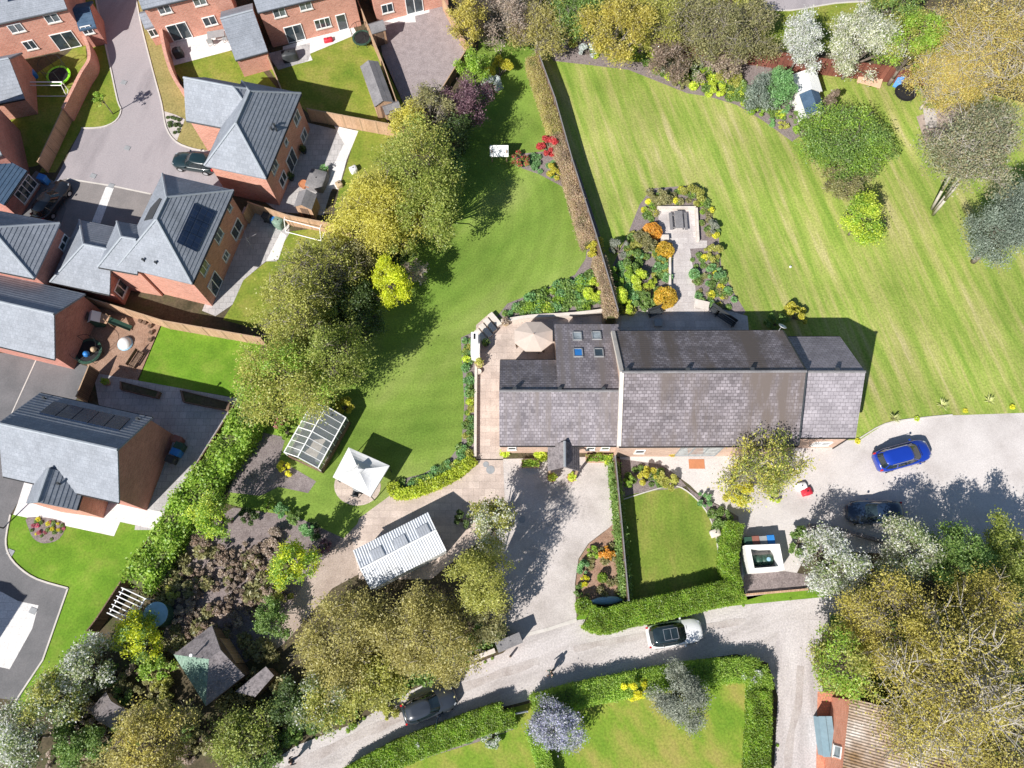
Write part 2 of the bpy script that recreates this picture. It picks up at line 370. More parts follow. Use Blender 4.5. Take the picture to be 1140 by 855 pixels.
LF('euca', [(.12, .145, .08), (.19, .215, .12), (.25, .19, .11), (.26, .275, .18)])
LF('grey', [(.10, .13, .10), (.17, .205, .165), (.24, .27, .225)])
LF('greydark', [(.12, .14, .10), (.20, .215, .17), (.30, .31, .26)])
LF('purple', [(.075, .035, .05), (.14, .075, .095), (.20, .125, .14)])
LF('copper', [(.11, .085, .06), (.19, .145, .11), (.32, .235, .195), (.18, .15, .08)])
LF('twig', [(.24, .19, .15), (.34, .27, .23), (.28, .24, .16)], comp=1)
LF('yellow', [(.52, .42, .03), (.66, .54, .05), (.42, .40, .04)])
LF('gold', [(.34, .31, .04), (.43, .38, .05), (.26, .29, .045)])
LF('azalea', [(.48, .20, .03), (.60, .27, .04), (.40, .26, .04)])
LF('azgold', [(.44, .27, .03), (.56, .34, .04), (.36, .30, .04)])
LF('redacer', [(.32, .03, .04), (.46, .06, .07), (.38, .09, .06)])
LF('lilac', [(.27, .265, .39), (.35, .345, .45), (.11, .15, .07), (.45, .44, .53)], comp=1)
LF('whiteflower', [(.72, .72, .68), (.80, .80, .78), (.18, .25, .07)], comp=1)
LF('bluewhite', [(.42, .47, .60), (.62, .66, .74), (.20, .26, .20)], comp=1)
LF('fern', [(.09, .20, .07), (.14, .27, .10), (.2, .33, .13)])
LF('forsythia', [(.66, .44, .02), (.75, .55, .03), (.50, .42, .04)])
LF('pink', [(.40, .07, .16), (.50, .12, .2), (.1, .2, .05)], comp=1)
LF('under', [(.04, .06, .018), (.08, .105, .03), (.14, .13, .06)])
LF('yucca', [(.30, .33, .13), (.42, .43, .20), (.5, .48, .26)], comp=1)

def leafmesh(name, P, size, up=.75, asp=.55, rng=RNG):
    """one small diamond leaf clump per point"""
    n = len(P); nr = rng.normal(size=(n, 3)); nr[:, 2] += up*2; nr /= np.linalg.norm(nr, axis=1)[:, None]
    t = np.cross(nr, rng.normal(size=(n, 3))); t /= np.linalg.norm(t, axis=1)[:, None]; b = np.cross(nr, t)
    s = (size*rng.uniform(.65, 1.35, n))[:, None]
    V = np.stack([P+t*s, P+b*s*asp, P-t*s, P-b*s*asp], 1).reshape(-1, 3).astype(np.float32)
    me = bpy.data.meshes.new(name); me.vertices.add(4*n); me.vertices.foreach_set('co', V.ravel())
    me.loops.add(4*n); me.loops.foreach_set('vertex_index', np.arange(4*n, dtype=np.int32))
    me.polygons.add(n); me.polygons.foreach_set('loop_start', np.arange(0, 4*n, 4, dtype=np.int32))
    me.update(calc_edges=True); return me
def leafobj(name, P, size, mat, parent=None, **k):
    me = leafmesh(name, P, size, **k); me.materials.append(M['leaf_'+mat] if isinstance(mat, str) else mat)
    o = bpy.data.objects.new(name, me); COL.objects.link(o)
    if parent is not None: adopt(o, parent)
    return o
def lobes(r, h0, h1, k, rng, shape='round'):
    """centres and radii of the leaf clusters of a crown, r wide, between the heights h0 and h1"""
    C = []; R = []; hm = (h0+h1)/2; hh = (h1-h0)/2; f1, f2, f3 = rng.uniform(0, 6.28, 3)
    while len(C) < k:
        d = rng.normal(size=3); d /= np.linalg.norm(d); q = rng.uniform(.35, 1)**.5
        if d[2] < -.5: continue
        x, y, z = d*q
        if shape == 'cone':
            f = (1-(z*.5+.5))*1.15+.08; x *= f; y *= f
        elif shape == 'dome': z = abs(z)*1.6-.6
        an = math.atan2(y, x); wb = 1+(.20*math.sin(2*an+f1)+.17*math.sin(3*an+f2)+.13*math.sin(5*an+f3)) if shape == 'round' else 1
        C.append((x*r*.86*wb, y*r*.86*wb, hm+z*hh*.85)); R.append(rng.uniform(.15, .34)*r)
    return np.array(C), np.array(R)
def tree(name, label, cat, uv, rpx, h, leaf, k=26, dens=1.0, ls=.17, base=.12, shape='round', bark='trunk', twigs=0, group=None, lean=(0, 0), tr=None,
         leaf2=None, part2='blossom', share2=.3, squash=(1, 1), droop=0, seed=None, up=.7, foot=None, barkvis=1.0, stems=1):
    """uv: the middle of the crown in the photo; h: height; base: share of the height below the crown"""
    rng = np.random.default_rng(seed if seed is not None else abs(hash(label)) % 99999 if False else sum(ord(c)*(i+1) for i, c in enumerate(label)) % 99991)
    ls = ls*.5; k = int(k*1.6)
    zc = h*(base+(1-base)*.6); c = G(*uv, zc); r = rpx*mpp(*uv, zc)
    if foot is None: fx, fy = c.x-lean[0], c.y-lean[1]
    else: f = G(*foot); fx, fy = f.x, f.y
    t = thing(name, label, cat, (fx, fy, 0), 0, group); ox, oy = c.x-fx, c.y-fy
    C, R = lobes(r, h*base, h, k, rng, shape)
    C[:, 0] *= squash[0]; C[:, 1] *= squash[1]; C[:, 0] += ox; C[:, 1] += oy
    n = int(dens*1.9*math.pi*r*r*squash[0]*squash[1]/(ls*ls*.55)*.9)
    n = max(200, min(n, 52000))
    w = R**2; idx = rng.choice(len(C), n, p=w/w.sum())
    d = rng.normal(size=(n, 3)); d /= np.linalg.norm(d, axis=1)[:, None]
    rr_ = np.abs(rng.normal(.72, .30, n)); P = C[idx]+d*(R[idx]*rr_)[:, None]*np.array([1, 1, .8])
    P += rng.normal(size=P.shape)*.045*r
    if droop:
        rr = np.hypot(P[:, 0]-ox, P[:, 1]-oy)/r; P[:, 2] -= droop*rr**2*h*rng.uniform(.3, 1.2, n)
    P[:, 2] = np.maximum(P[:, 2], .12)
    if leaf2:
        # blossom sits on the outside and in patches of whole clusters
        pr = rng.random(len(C)) < share2; msk = pr[idx] & (rng.random(n) < .8) | (rng.random(n) < share2*.25)
        leafobj('crown', P[~msk], ls, leaf, t, up=up, rng=rng)
        if msk.any(): leafobj(part2, P[msk]*np.array([1, 1, 1])+np.array([0, 0, .12]), ls*.95, leaf2, t, up=up, rng=rng)
    else: leafobj('crown', P, ls, leaf, t, up=up, rng=rng)
    # trunk, limbs and twigs
    tr = tr or max(.05, .019*h); fork = Vector((ox*.5, oy*.5, h*max(base, .22)*.95))
    mb = MB(); p = Vector((0, 0, -.05)); q = fork*.5; mb.tube(p, q, tr*1.25, tr, 8).tube(q, fork, tr, tr*.8, 8)
    mb.build('trunk', M[bark], t, smooth=True, local=True)
    for j in range(1, stems):
        mb = MB(); a = 2.1*j; p2 = Vector((.35*math.cos(a), .35*math.sin(a), -.05)); f2 = fork+Vector((.9*math.cos(a), .9*math.sin(a), .2*j)); mb.tube(p2, p2.lerp(f2, .5), tr*.9, tr*.7, 8).tube(p2.lerp(f2, .5), f2, tr*.7, tr*.5, 8); mb.build('trunk', M[bark], t, smooth=True, local=True)
    br = MB(); order = rng.permutation(len(C))
    for i in order[:min(len(C), 44)]:
        e = Vector(C[i]); mid = fork.lerp(e, .5)+Vector(rng.normal(size=3)*.06*r); mid.z += .04*h
        br.tube(fork, mid, tr*.42*barkvis, tr*.25*barkvis, 5, caps=False).tube(mid, e, tr*.25*barkvis, tr*.09*barkvis, 5, caps=False)
        for _ in range(2+twigs*2):
            dd = Vector(rng.normal(size=3)); dd.z = abs(dd.z)*.8; dd.normalize(); e2 = e.lerp(mid, rng.uniform(0, .6)); L = float(R[i])*rng.uniform(.8, 1.5)
            m2 = e2+dd*L*.55; br.tube(e2, m2, tr*.12*barkvis+.010, tr*.08*barkvis+.008, 3, caps=False)
            for _ in range(3 if twigs else 1):
                d3 = (dd+Vector(rng.normal(size=3))*.5).normalized(); br.tube(m2, m2+d3*L*.6, tr*.08*barkvis+.008, .010, 3, caps=False)
    br.build('branch', M[bark], t, smooth=True, local=True)
    return t
def shrub(name, label, cat, uv, rpx, h, leaf, ls=.11, dens=1.0, k=10, group=None, leaf2=None, part2='flower', share2=.3, shape='dome', squash=(1, 1), rz=0, seed=None):
    rng = np.random.default_rng(seed if seed is not None else sum(ord(c)*(i+3) for i, c in enumerate(label)) % 99991)
    ls = ls*.68; k = int(k*1.4)
    c = G(*uv, h*.5); r = rpx*mpp(*uv, h*.5); t = thing(name, label, cat, (c.x, c.y, 0), rz, group)
    C, R = lobes(r, 0.05, h, k, rng, shape); C[:, 0] *= squash[0]; C[:, 1] *= squash[1]
    n = int(max(60, min(9000, dens*2.1*math.pi*r*r*squash[0]*squash[1]/(ls*ls*.55))))
    idx = rng.choice(len(C), n, p=R**2/(R**2).sum()); d = rng.normal(size=(n, 3)); d /= np.linalg.norm(d, axis=1)[:, None]
    P = C[idx]+d*(R[idx]*rng.uniform(.1, 1.1, n)**.5)[:, None]*np.array([1, 1, .8]); P[:, 2] = np.clip(P[:, 2], .06, None)
    if leaf2:
        m = (rng.random(n) < share2) & (P[:, 2] > h*.25)
        leafobj('foliage', P[~m], ls, leaf, t, rng=rng); leafobj(part2, P[m]+np.array([0, 0, .06]), ls*.9, leaf2, t, up=.6, rng=rng)
    else: leafobj('foliage', P, ls, leaf, t, rng=rng)
    mb = MB()
    for i in range(len(C)): mb.tube((rng.normal()*.05, rng.normal()*.05, -.03), tuple(C[i]), .025+.01*h, .012, 4)
    mb.build('stem', M['trunk'], t, local=True); return t
def ball(name, label, cat, uv, rpx, h, leaf, ls=.08, group=None):
    """a clipped, rounded bush: leaves on a dome, stems inside"""
    rng = np.random.default_rng(sum(ord(c)*(i+1) for i, c in enumerate(label+str(uv))) % 99991)
    c = G(*uv, h*.5); r = rpx*mpp(*uv, h*.5); t = thing(name, label, cat, (c.x, c.y, 0), 0, group)
    n = int(min(5000, 3.2*2*math.pi*r*r/(ls*ls*.9))); d = rng.normal(size=(n, 3)); d /= np.linalg.norm(d, axis=1)[:, None]
    bumps = 1+.07*np.sin(d[:, 0]*7+rng.uniform(0, 6))*np.sin(d[:, 1]*8+rng.uniform(0, 6))
    P = d*np.array([r, r, h*.55])*(rng.uniform(.8, 1.02, n)*bumps)[:, None]; P[:, 2] = np.clip(P[:, 2]+h*.47, .05, None)
    leafobj('foliage', P, ls, leaf, t, rng=rng)
    mb = MB()
    for i in range(9):
        a = i*.7; mb.tube((0, 0, -.03), (math.cos(a)*r*.6, math.sin(a)*r*.6, h*.6), .03, .012, 4)
    mb.build('stem', M['trunk'], t, local=True); return t
def hedge(name, label, px, wd, h, leaf, ls=.055, zpx=None, jit=.07, group=None, dens=1.0, cat='hedge', smooth=4, ragged=0):
    """px: the middle of the hedge top along its length"""
    zpx = h if zpx is None else zpx; P = [G(u, v, zpx) for u, v in px]
    for p in P: p.z = 0
    if smooth: P = smoothpts(P, smooth, False)
    rng = np.random.default_rng(len(label)*7+int(px[0][0])); c = P[0]; t = thing(name, label, cat, (c.x, c.y, 0), 0, group)
    pts = []
    for a, b in zip(P[:-1], P[1:]):
        d = b-a; L = d.length
        if L < 1e-5: continue
        d.normalize(); nn = Vector((-d.y, d.x, 0))
        per = wd+2*h; n = int(dens*L*per*2.6/(ls*ls*.9)); s = rng.uniform(0, L, n); q = rng.uniform(0, per, n)
        o = np.where(q < h, -wd/2, np.where(q < h+wd, q-h-wd/2, wd/2)); z = np.where(q < h, q, np.where(q < h+wd, h, per-q))
        edge = np.minimum(np.abs(np.abs(o)-wd/2), .12) < .1
        z = np.where((z > h-.12) & (np.abs(o) > wd/2-.1), z-.06, z)
        X = a.x+d.x*s+nn.x*o-c.x; Y = a.y+d.y*s+nn.y*o-c.y
        wob = .05*np.sin(X*2.1+Y*1.3)+.04*np.sin(X*5+1)*np.cos(Y*4)
        z = z+wob*(z > h*.6)
        if ragged: z = z+ragged*np.sin(X*1.7+1)*np.sin(Y*1.9)*(z > h*.6)
        pts.append(np.stack([X, Y, z], 1)+rng.normal(size=(n, 3))*jit)
    Q = np.concatenate(pts); Q[:, 2] = np.clip(Q[:, 2], .05, None)
    if len(Q) > 80000: Q = Q[rng.permutation(len(Q))[:80000]]
    leafobj('foliage', Q, ls, leaf, t, rng=rng)
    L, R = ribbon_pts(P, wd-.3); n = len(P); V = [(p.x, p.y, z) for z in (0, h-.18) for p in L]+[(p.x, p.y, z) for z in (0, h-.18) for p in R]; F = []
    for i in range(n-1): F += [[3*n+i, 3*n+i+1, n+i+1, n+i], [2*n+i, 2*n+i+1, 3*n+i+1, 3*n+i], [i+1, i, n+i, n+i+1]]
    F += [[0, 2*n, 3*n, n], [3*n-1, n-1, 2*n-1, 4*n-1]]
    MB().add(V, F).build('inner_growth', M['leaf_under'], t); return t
# low bed plants: a few shared tufts, copied
TUFT = {}
def tuft(leaf, seed=0):
    key = (leaf, seed)
    if key not in TUFT:
        rng = np.random.default_rng(seed+len(leaf)); n = 260; d = rng.normal(size=(n, 3)); d /= np.linalg.norm(d, axis=1)[:, None]
        P = d*np.array([.85, .85, .5])*rng.uniform(.3, 1, n)[:, None]**.5; P[:, 2] = np.clip(P[:, 2]+.45, .05, None)
        me = leafmesh('bed_plant', P, .17, rng=rng); me.materials.append(M['leaf_'+leaf]); TUFT[key] = me
    return TUFT[key]
def tufts(name, label, cat, group, spots, leaf, sz=(.25, .45), seed=1):
    """single low plants, each an object; spots in the photo"""
    rng = random.Random(seed)
    for u, v in spots:
        p = G(u, v, .15); s = rng.uniform(*sz); o = bpy.data.objects.new(name, tuft(leaf, rng.randrange(3))); COL.objects.link(o)
        o.location = (p.x, p.y, 0); o.scale = (s, s, s*rng.uniform(.8, 1.3)); o.rotation_euler = (0, 0, rng.uniform(0, 6)); tag(o, label, cat, group)
def inside(px, n, seed=3, mind=5):
    rng = random.Random(seed); xs = [p[0] for p in px]; ys = [p[1] for p in px]; out = []; tries = 0
    while len(out) < n and tries < 6000:
        tries += 1; x, y = rng.uniform(min(xs), max(xs)), rng.uniform(min(ys), max(ys)); c = False
        for i in range(len(px)):
            (x0, y0), (x1, y1) = px[i], px[i-1]
            if (y0 > y) != (y1 > y) and x < (x1-x0)*(y-y0)/(y1-y0)+x0: c = not c
        if c and all((x-a)**2+(y-b)**2 > mind*mind for a, b in out): out.append((x, y))
    return out
# ============================================================ THE SETTING: ground, roads, lawns, paving
s = 700
MB().poly([(-s, -s, 0), (s, -s, 0), (s, s, 0), (-s, s, 0)]).build('ground', M['earth'])['kind'] = 'structure'
sheet('garden_lawn', [(535, 40), (595, 45), (600, 85), (612, 130), (640, 180), (665, 262), (690, 340), (690, 352), (560, 358), (530, 372), (530, 520), (500, 535), (440, 550), (405, 575), (385, 600), (345, 590), (290, 570), (250, 560), (300, 470), (340, 400), (380, 300), (480, 200), (520, 110)], 2, M['grass'])
sheet('garden_lawn', [(600, 55), (700, 70), (800, 90), (880, 110), (895, 80), (960, 80), (1050, 90), (1160, 120), (1160, 475), (1060, 470), (985, 480), (957, 500), (900, 500), (690, 400), (680, 345), (640, 180), (612, 120)], 3, M['grass_dry'])
sheet('lane', [(270, 870), (330, 830), (400, 803), (450, 772), (520, 742), (560, 727), (580, 707), (645, 690), (720, 686), (770, 678), (830, 671), (900, 664), (945, 660), (940, 690), (915, 705), (913, 740), (918, 790), (905, 880), (860, 880), (862, 850), (866, 775), (855, 738), (820, 728), (760, 737), (690, 752), (600, 777), (540, 792), (470, 828), (390, 880)], 2, M['lane'])
sheet('lane', [(868, 690), (912, 690), (913, 740), (918, 790), (910, 880), (862, 880), (866, 775), (862, 730)], 3, M['lane_side'])
sheet('verge', [(380, 880), (470, 831), (540, 796), (600, 780), (690, 755), (760, 740), (820, 731), (852, 740), (861, 775), (858, 880)], 3, M['grass_low'])
sheet('verge', [(640, 690), (648, 680), (720, 680), (830, 664), (905, 656), (930, 655), (925, 664), (830, 673), (770, 680), (720, 688)], 4, M['grass_new'])
sheet('courtyard', [(560, 511), (684, 508), (690, 545), (682, 585), (672, 592), (655, 605), (644, 622), (640, 650), (642, 690), (590, 708), (560, 718), (545, 690), (555, 600)], 4, M['gravel'])
sheet('driveway', [(690, 496), (957, 490), (985, 472), (1020, 466), (1060, 462.5), (1160, 459), (1160, 625), (900, 612), (886, 640), (870, 656), (832, 668), (824, 640), (822, 575), (800, 562), (780, 552), (768, 540), (740, 520), (690, 514)], 4, M['resin'])
sheet('front_lawn', [(688, 553), (708, 547), (729, 544), (752, 540), (770, 550), (786, 569), (795, 590), (799, 611), (801, 645), (803, 672), (698, 678)], 3, M['grass_front'])
sheet('patio', [(530, 362), (545, 349), (558, 357), (680, 345), (692, 350), (692, 500), (560, 503), (560, 512), (530, 512), (528, 430)], 5, M['slab'])
sheet('patio', [(528, 511), (560, 511), (562, 560), (555, 590), (520, 612), (480, 645), (400, 645), (392, 600), (400, 577), (438, 549), (500, 531)], 5, M['slab'])
sheet('path', [(398, 583), (412, 640), (398, 640), (370, 655), (340, 690), (318, 715), (298, 730), (296, 700), (318, 680), (345, 640), (372, 610)], 4, M['path'])
sheet('round_paving', [(398+26*math.cos(a)*1.0, 541+22*math.sin(a)) for a in [i*math.pi/12 for i in range(24)]], 6, M['slab'])
sheet('vegetable_plot', [(254, 548), (272, 505), (285, 480), (318, 487), (311, 512), (352, 536), (343, 549), (310, 542), (290, 552)], 4, M['veg_soil'])
rr_ = random.Random(4)
def ragged(px, wd, layer, name, mat, amp=.16, step=.9):
    P = resample(smoothpts([G(u, v) for u, v in px], 6, False), step); L, R = ribbon_pts(P, wd)
    L = [p+Vector((rr_.uniform(-amp, amp), rr_.uniform(-amp, amp), 0))*.6 for p in L]; R = [p+Vector((rr_.uniform(-amp, amp), rr_.uniform(-amp, amp), 0))*.6 for p in R]; n = len(L)
    V = [(p.x, p.y, .005*layer) for p in L+R]; o = MB().add(V, [[n+i, n+i+1, i+1, i] for i in range(n-1)]).build(name, mat); o['kind'] = 'structure'
ragged([(318, 858), (370, 832), (430, 805), (490, 776), (545, 755), (600, 735)], .6, 4, 'lane_crown', M['lane_mid'])
ragged([(640, 722), (700, 710), (770, 700), (830, 692)], .5, 4, 'lane_crown', M['lane_mid'])
ragged([(890, 740), (888, 780), (880, 820), (876, 870)], .55, 4, 'lane_crown', M['lane_mid'])
# beds
sheet('flower_bed', [(552, 354), (565, 338), (610, 320), (640, 306), (652, 288), (655, 262), (645, 232), (630, 210), (600, 194), (574, 185), (572, 172), (612, 168), (640, 178), (668, 262), (690, 344), (676, 347)], 4, M['soil'])
sheet('flower_bed', [(513, 376), (531, 368), (529, 505), (505, 531), (470, 547), (437, 549), (436, 536), (470, 528), (500, 512), (514, 492), (517, 450), (515, 410)], 6, M['soil'])
sheet('flower_bed', [(690, 511), (735, 517), (752, 528), (764, 541), (752, 544), (729, 546), (704, 550), (688, 556)], 6, M['soil'])
sheet('flower_bed', [(764, 541), (780, 553), (800, 563), (822, 575), (826, 640), (804, 650), (800, 612), (795, 590), (786, 569), (770, 550)], 6, M['soil'])
sheet('flower_bed', [(684, 508), (691, 512), (700, 668), (690, 676), (648, 672), (641, 650), (645, 622), (656, 605), (673, 592), (683, 583), (690, 545)], 6, M['bark'])
sheet('flower_bed', [(600, 40), (616, 68), (660, 73), (700, 78), (735, 92), (765, 104), (790, 108), (820, 117), (850, 135), (882, 158), (892, 150), (900, 128), (884, 100), (850, 68), (740, 48), (660, 42)], 6, M['soil'])
sheet('flower_bed', [(686, 352), (680, 300), (700, 258), (712, 228), (725, 210), (777, 206), (788, 225), (800, 262), (803, 300), (818, 328), (830, 347), (826, 352), (775, 336), (700, 350)], 6, M['soil'])
sheet('terrace', [(692, 352), (735, 341), (746, 340), (748, 270), (735, 269), (732, 230), (775, 230), (778, 268), (787, 268), (787, 276), (768, 277), (771, 296), (776, 336), (800, 343), (832, 352), (835, 385), (690, 385)], 7, M['slab_pale'])
sheet('flower_bed', [(829, 638), (874, 636), (900, 640), (900, 656), (832, 661), (826, 650)], 6, M['soil'])
sheet('flower_bed', [(395, 850), (440, 822), (500, 805), (545, 792), (562, 800), (572, 812), (545, 822), (480, 842), (430, 860)], 4, M['soil'])
# the new estate
sheet('house_lawn', [(-20, 120), (75, 60), (95, 40), (100, 120), (60, 175), (40, 185), (10, 190), (-20, 200)], 3, M['grass_est'])
sheet('road', [(103, -20), (112, 25), (122, 70), (131, 112), (135, 123), (129, 135), (113, 142), (91, 143), (60, 203), (75, 199), (168, 216), (195, 225), (250, 215), (240, 165), (215, 166), (196, 158), (185, 142), (180, 115), (170, 78), (156, 22), (149, -20)], 3, M['asphalt'])
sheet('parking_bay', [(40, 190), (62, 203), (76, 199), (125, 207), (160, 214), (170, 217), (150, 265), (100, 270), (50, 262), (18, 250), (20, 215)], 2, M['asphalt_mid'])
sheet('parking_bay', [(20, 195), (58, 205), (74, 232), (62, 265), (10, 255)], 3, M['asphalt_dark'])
sheet('paving_strip', [(118, 208), (127, 209), (107, 262), (98, 258)], 4, M['slab_white'])
sheet('verge', [(60, -20), (103, -20), (112, 25), (122, 70), (131, 112), (135, 123), (129, 135), (113, 142), (91, 143), (62, 192), (44, 192), (80, 130), (108, 70), (95, 30)], 2, M['grass_est'])
sheet('verge', [(149, -20), (156, 22), (170, 78), (180, 115), (185, 142), (196, 158), (215, 166), (235, 168), (230, 130), (207, 110), (195, 92), (184, 62), (178, 30), (165, -20)], 4, M['grass_verge'])
sheet('gravel_bed', [(183, 124), (196, 128), (206, 133), (197, 157), (189, 149), (185, 140)], 5, M['gravel'])
sheet('patio', [(176, 40), (250, 30), (258, 56), (190, 74)], 4, M['slab_white'])
sheet('house_lawn', [(190, 73), (253, 55), (285, 70), (310, 100), (325, 118), (210, 100)], 3, M['grass_est'])
sheet('patio', [(297, 60), (345, 48), (345, 62), (343, 68), (310, 78)], 5, M['slab_grey'])
sheet('patio', [(315, 52), (392, 28), (398, 38), (345, 60), (348, 67), (315, 76)], 4, M['slab_white'])
sheet('house_lawn', [(300, 78), (345, 52), (396, 36), (425, 60), (460, 140), (345, 128), (315, 100)], 3, M['grass_est'])
sheet('gravel_yard', [(420, 22), (492, 0), (522, 52), (490, 105), (465, 125), (450, 118), (427, 70)], 3, M['gravel_est'])
sheet('patio', [(428, 24), (478, 8), (478, 14), (462, 18), (463, 25), (440, 26)], 4, M['slab_white'])
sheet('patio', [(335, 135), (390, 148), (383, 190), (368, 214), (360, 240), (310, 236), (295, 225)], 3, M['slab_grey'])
sheet('paving_strip', [(372, 140), (399, 146), (386, 178), (377, 211), (364, 209), (371, 185), (383, 160)], 4, M['slab_white'])
sheet('house_lawn', [(398, 140), (460, 142), (440, 200), (390, 250), (372, 235), (378, 210), (388, 178)], 3, M['grass_est'])
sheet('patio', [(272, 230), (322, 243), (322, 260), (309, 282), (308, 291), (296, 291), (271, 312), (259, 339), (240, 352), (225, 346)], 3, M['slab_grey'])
sheet('paving_strip', [(313, 258), (319, 262), (310, 289), (296, 291)], 4, M['slab_white'])
sheet('house_lawn', [(320, 258), (390, 250), (400, 300), (330, 378), (248, 356), (259, 339), (271, 312), (297, 291), (310, 290)], 2, M['grass_est'])
sheet('play_area', [(97, 335), (182, 358), (154, 424), (112, 425), (97, 408)], 3, M['bark'])
sheet('new_lawn', [(181, 357), (292, 378), (276, 445), (153, 424)], 3, M['grass_new'])
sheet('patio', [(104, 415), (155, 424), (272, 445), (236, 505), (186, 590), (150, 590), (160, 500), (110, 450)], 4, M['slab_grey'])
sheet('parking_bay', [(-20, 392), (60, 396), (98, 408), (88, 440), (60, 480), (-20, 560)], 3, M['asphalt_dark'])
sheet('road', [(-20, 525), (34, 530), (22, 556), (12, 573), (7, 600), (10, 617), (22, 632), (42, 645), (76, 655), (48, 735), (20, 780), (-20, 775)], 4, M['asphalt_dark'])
sheet('new_lawn', [(12, 574), (40, 560), (130, 580), (195, 585), (100, 712), (45, 790), (14, 790), (48, 735), (76, 655), (42, 645), (22, 632), (10, 617), (7, 600)], 3, M['grass_new'])
sheet('paving_strip', [(20, 560), (30, 528), (60, 545), (190, 572), (185, 582), (171, 589), (134, 581), (127, 597), (15, 573)], 5, M['slab_white'])
sheet('front_lawn', [(30, 558), (37, 540), (46, 548), (42, 562)], 6, M['grass_new'])
sheet('driveway', [(-25, 650), (2, 659), (20, 669), (43, 674), (36, 700), (11, 745), (-25, 737)], 5, M['slab_white'])
sheet('road', [(845, -30), (975, -30), (970, 2), (930, 4), (880, 12), (845, 10)], 3, M['asphalt'])
sheet('verge', [(840, 12), (880, 12), (930, 4), (970, 2), (1000, 10), (960, 60), (850, 55)], 3, M['grass_est'])
sheet('brick_yard', [(910, 770), (950, 770), (940, 880), (908, 880)], 6, m_tile('brick_paving', (.52, .20, .12), (.62, .26, .16), (.40, .20, .14), .2, .2, .02, 0))
sheet('bare_earth', [(1020, 130), (1075, 110), (1100, 130), (1060, 150), (1030, 160)], 5, M['path'])
sheet('terrace', [(1027, 120), (1042, 121), (1043, 142), (1031, 143)], 6, M['gravel'])
sheet('undergrowth', [(560, -30), (850, -30), (850, 45), (740, 45), (600, 40)], 3, M['earth'])
sheet('undergrowth', [(205, 600), (260, 565), (330, 575), (395, 605), (340, 650), (300, 720), (240, 760), (180, 720)], 3, M['soil'])
# kerbs, as raised stones
K = lambda px, wd=.13, h=.09, sm=3: strip('kerb', px, wd, 0, h, M['kerb'], sm)
K([(103, -20), (112, 25), (122, 70), (131, 112), (135, 123), (129, 135), (113, 142), (91, 143)])
K([(149, -20), (156, 22), (170, 78), (180, 115), (185, 142), (196, 158), (215, 166), (228, 168)])
K([(75, 199), (125, 207), (168, 216)], .15, .03, 0)
K([(12, 573), (7, 600), (10, 617), (22, 632), (42, 645), (76, 655)]); K([(76, 655), (48, 735), (18, 780)], .13, .09, 0)
K([(42, 397), (12, 463)], .1, .03, 0)
K([(845, 10), (880, 12), (930, 4), (970, 2)])
K([(1060, 462), (1020, 466), (985, 472), (957, 488)], .1, .08)
K([(694, 556), (729, 545), (752, 541), (770, 551), (786, 569), (795, 590), (799, 611), (801, 645)], .09, .08)
K([(580, 708), (612, 700), (642, 690)], .25, .04, 0)
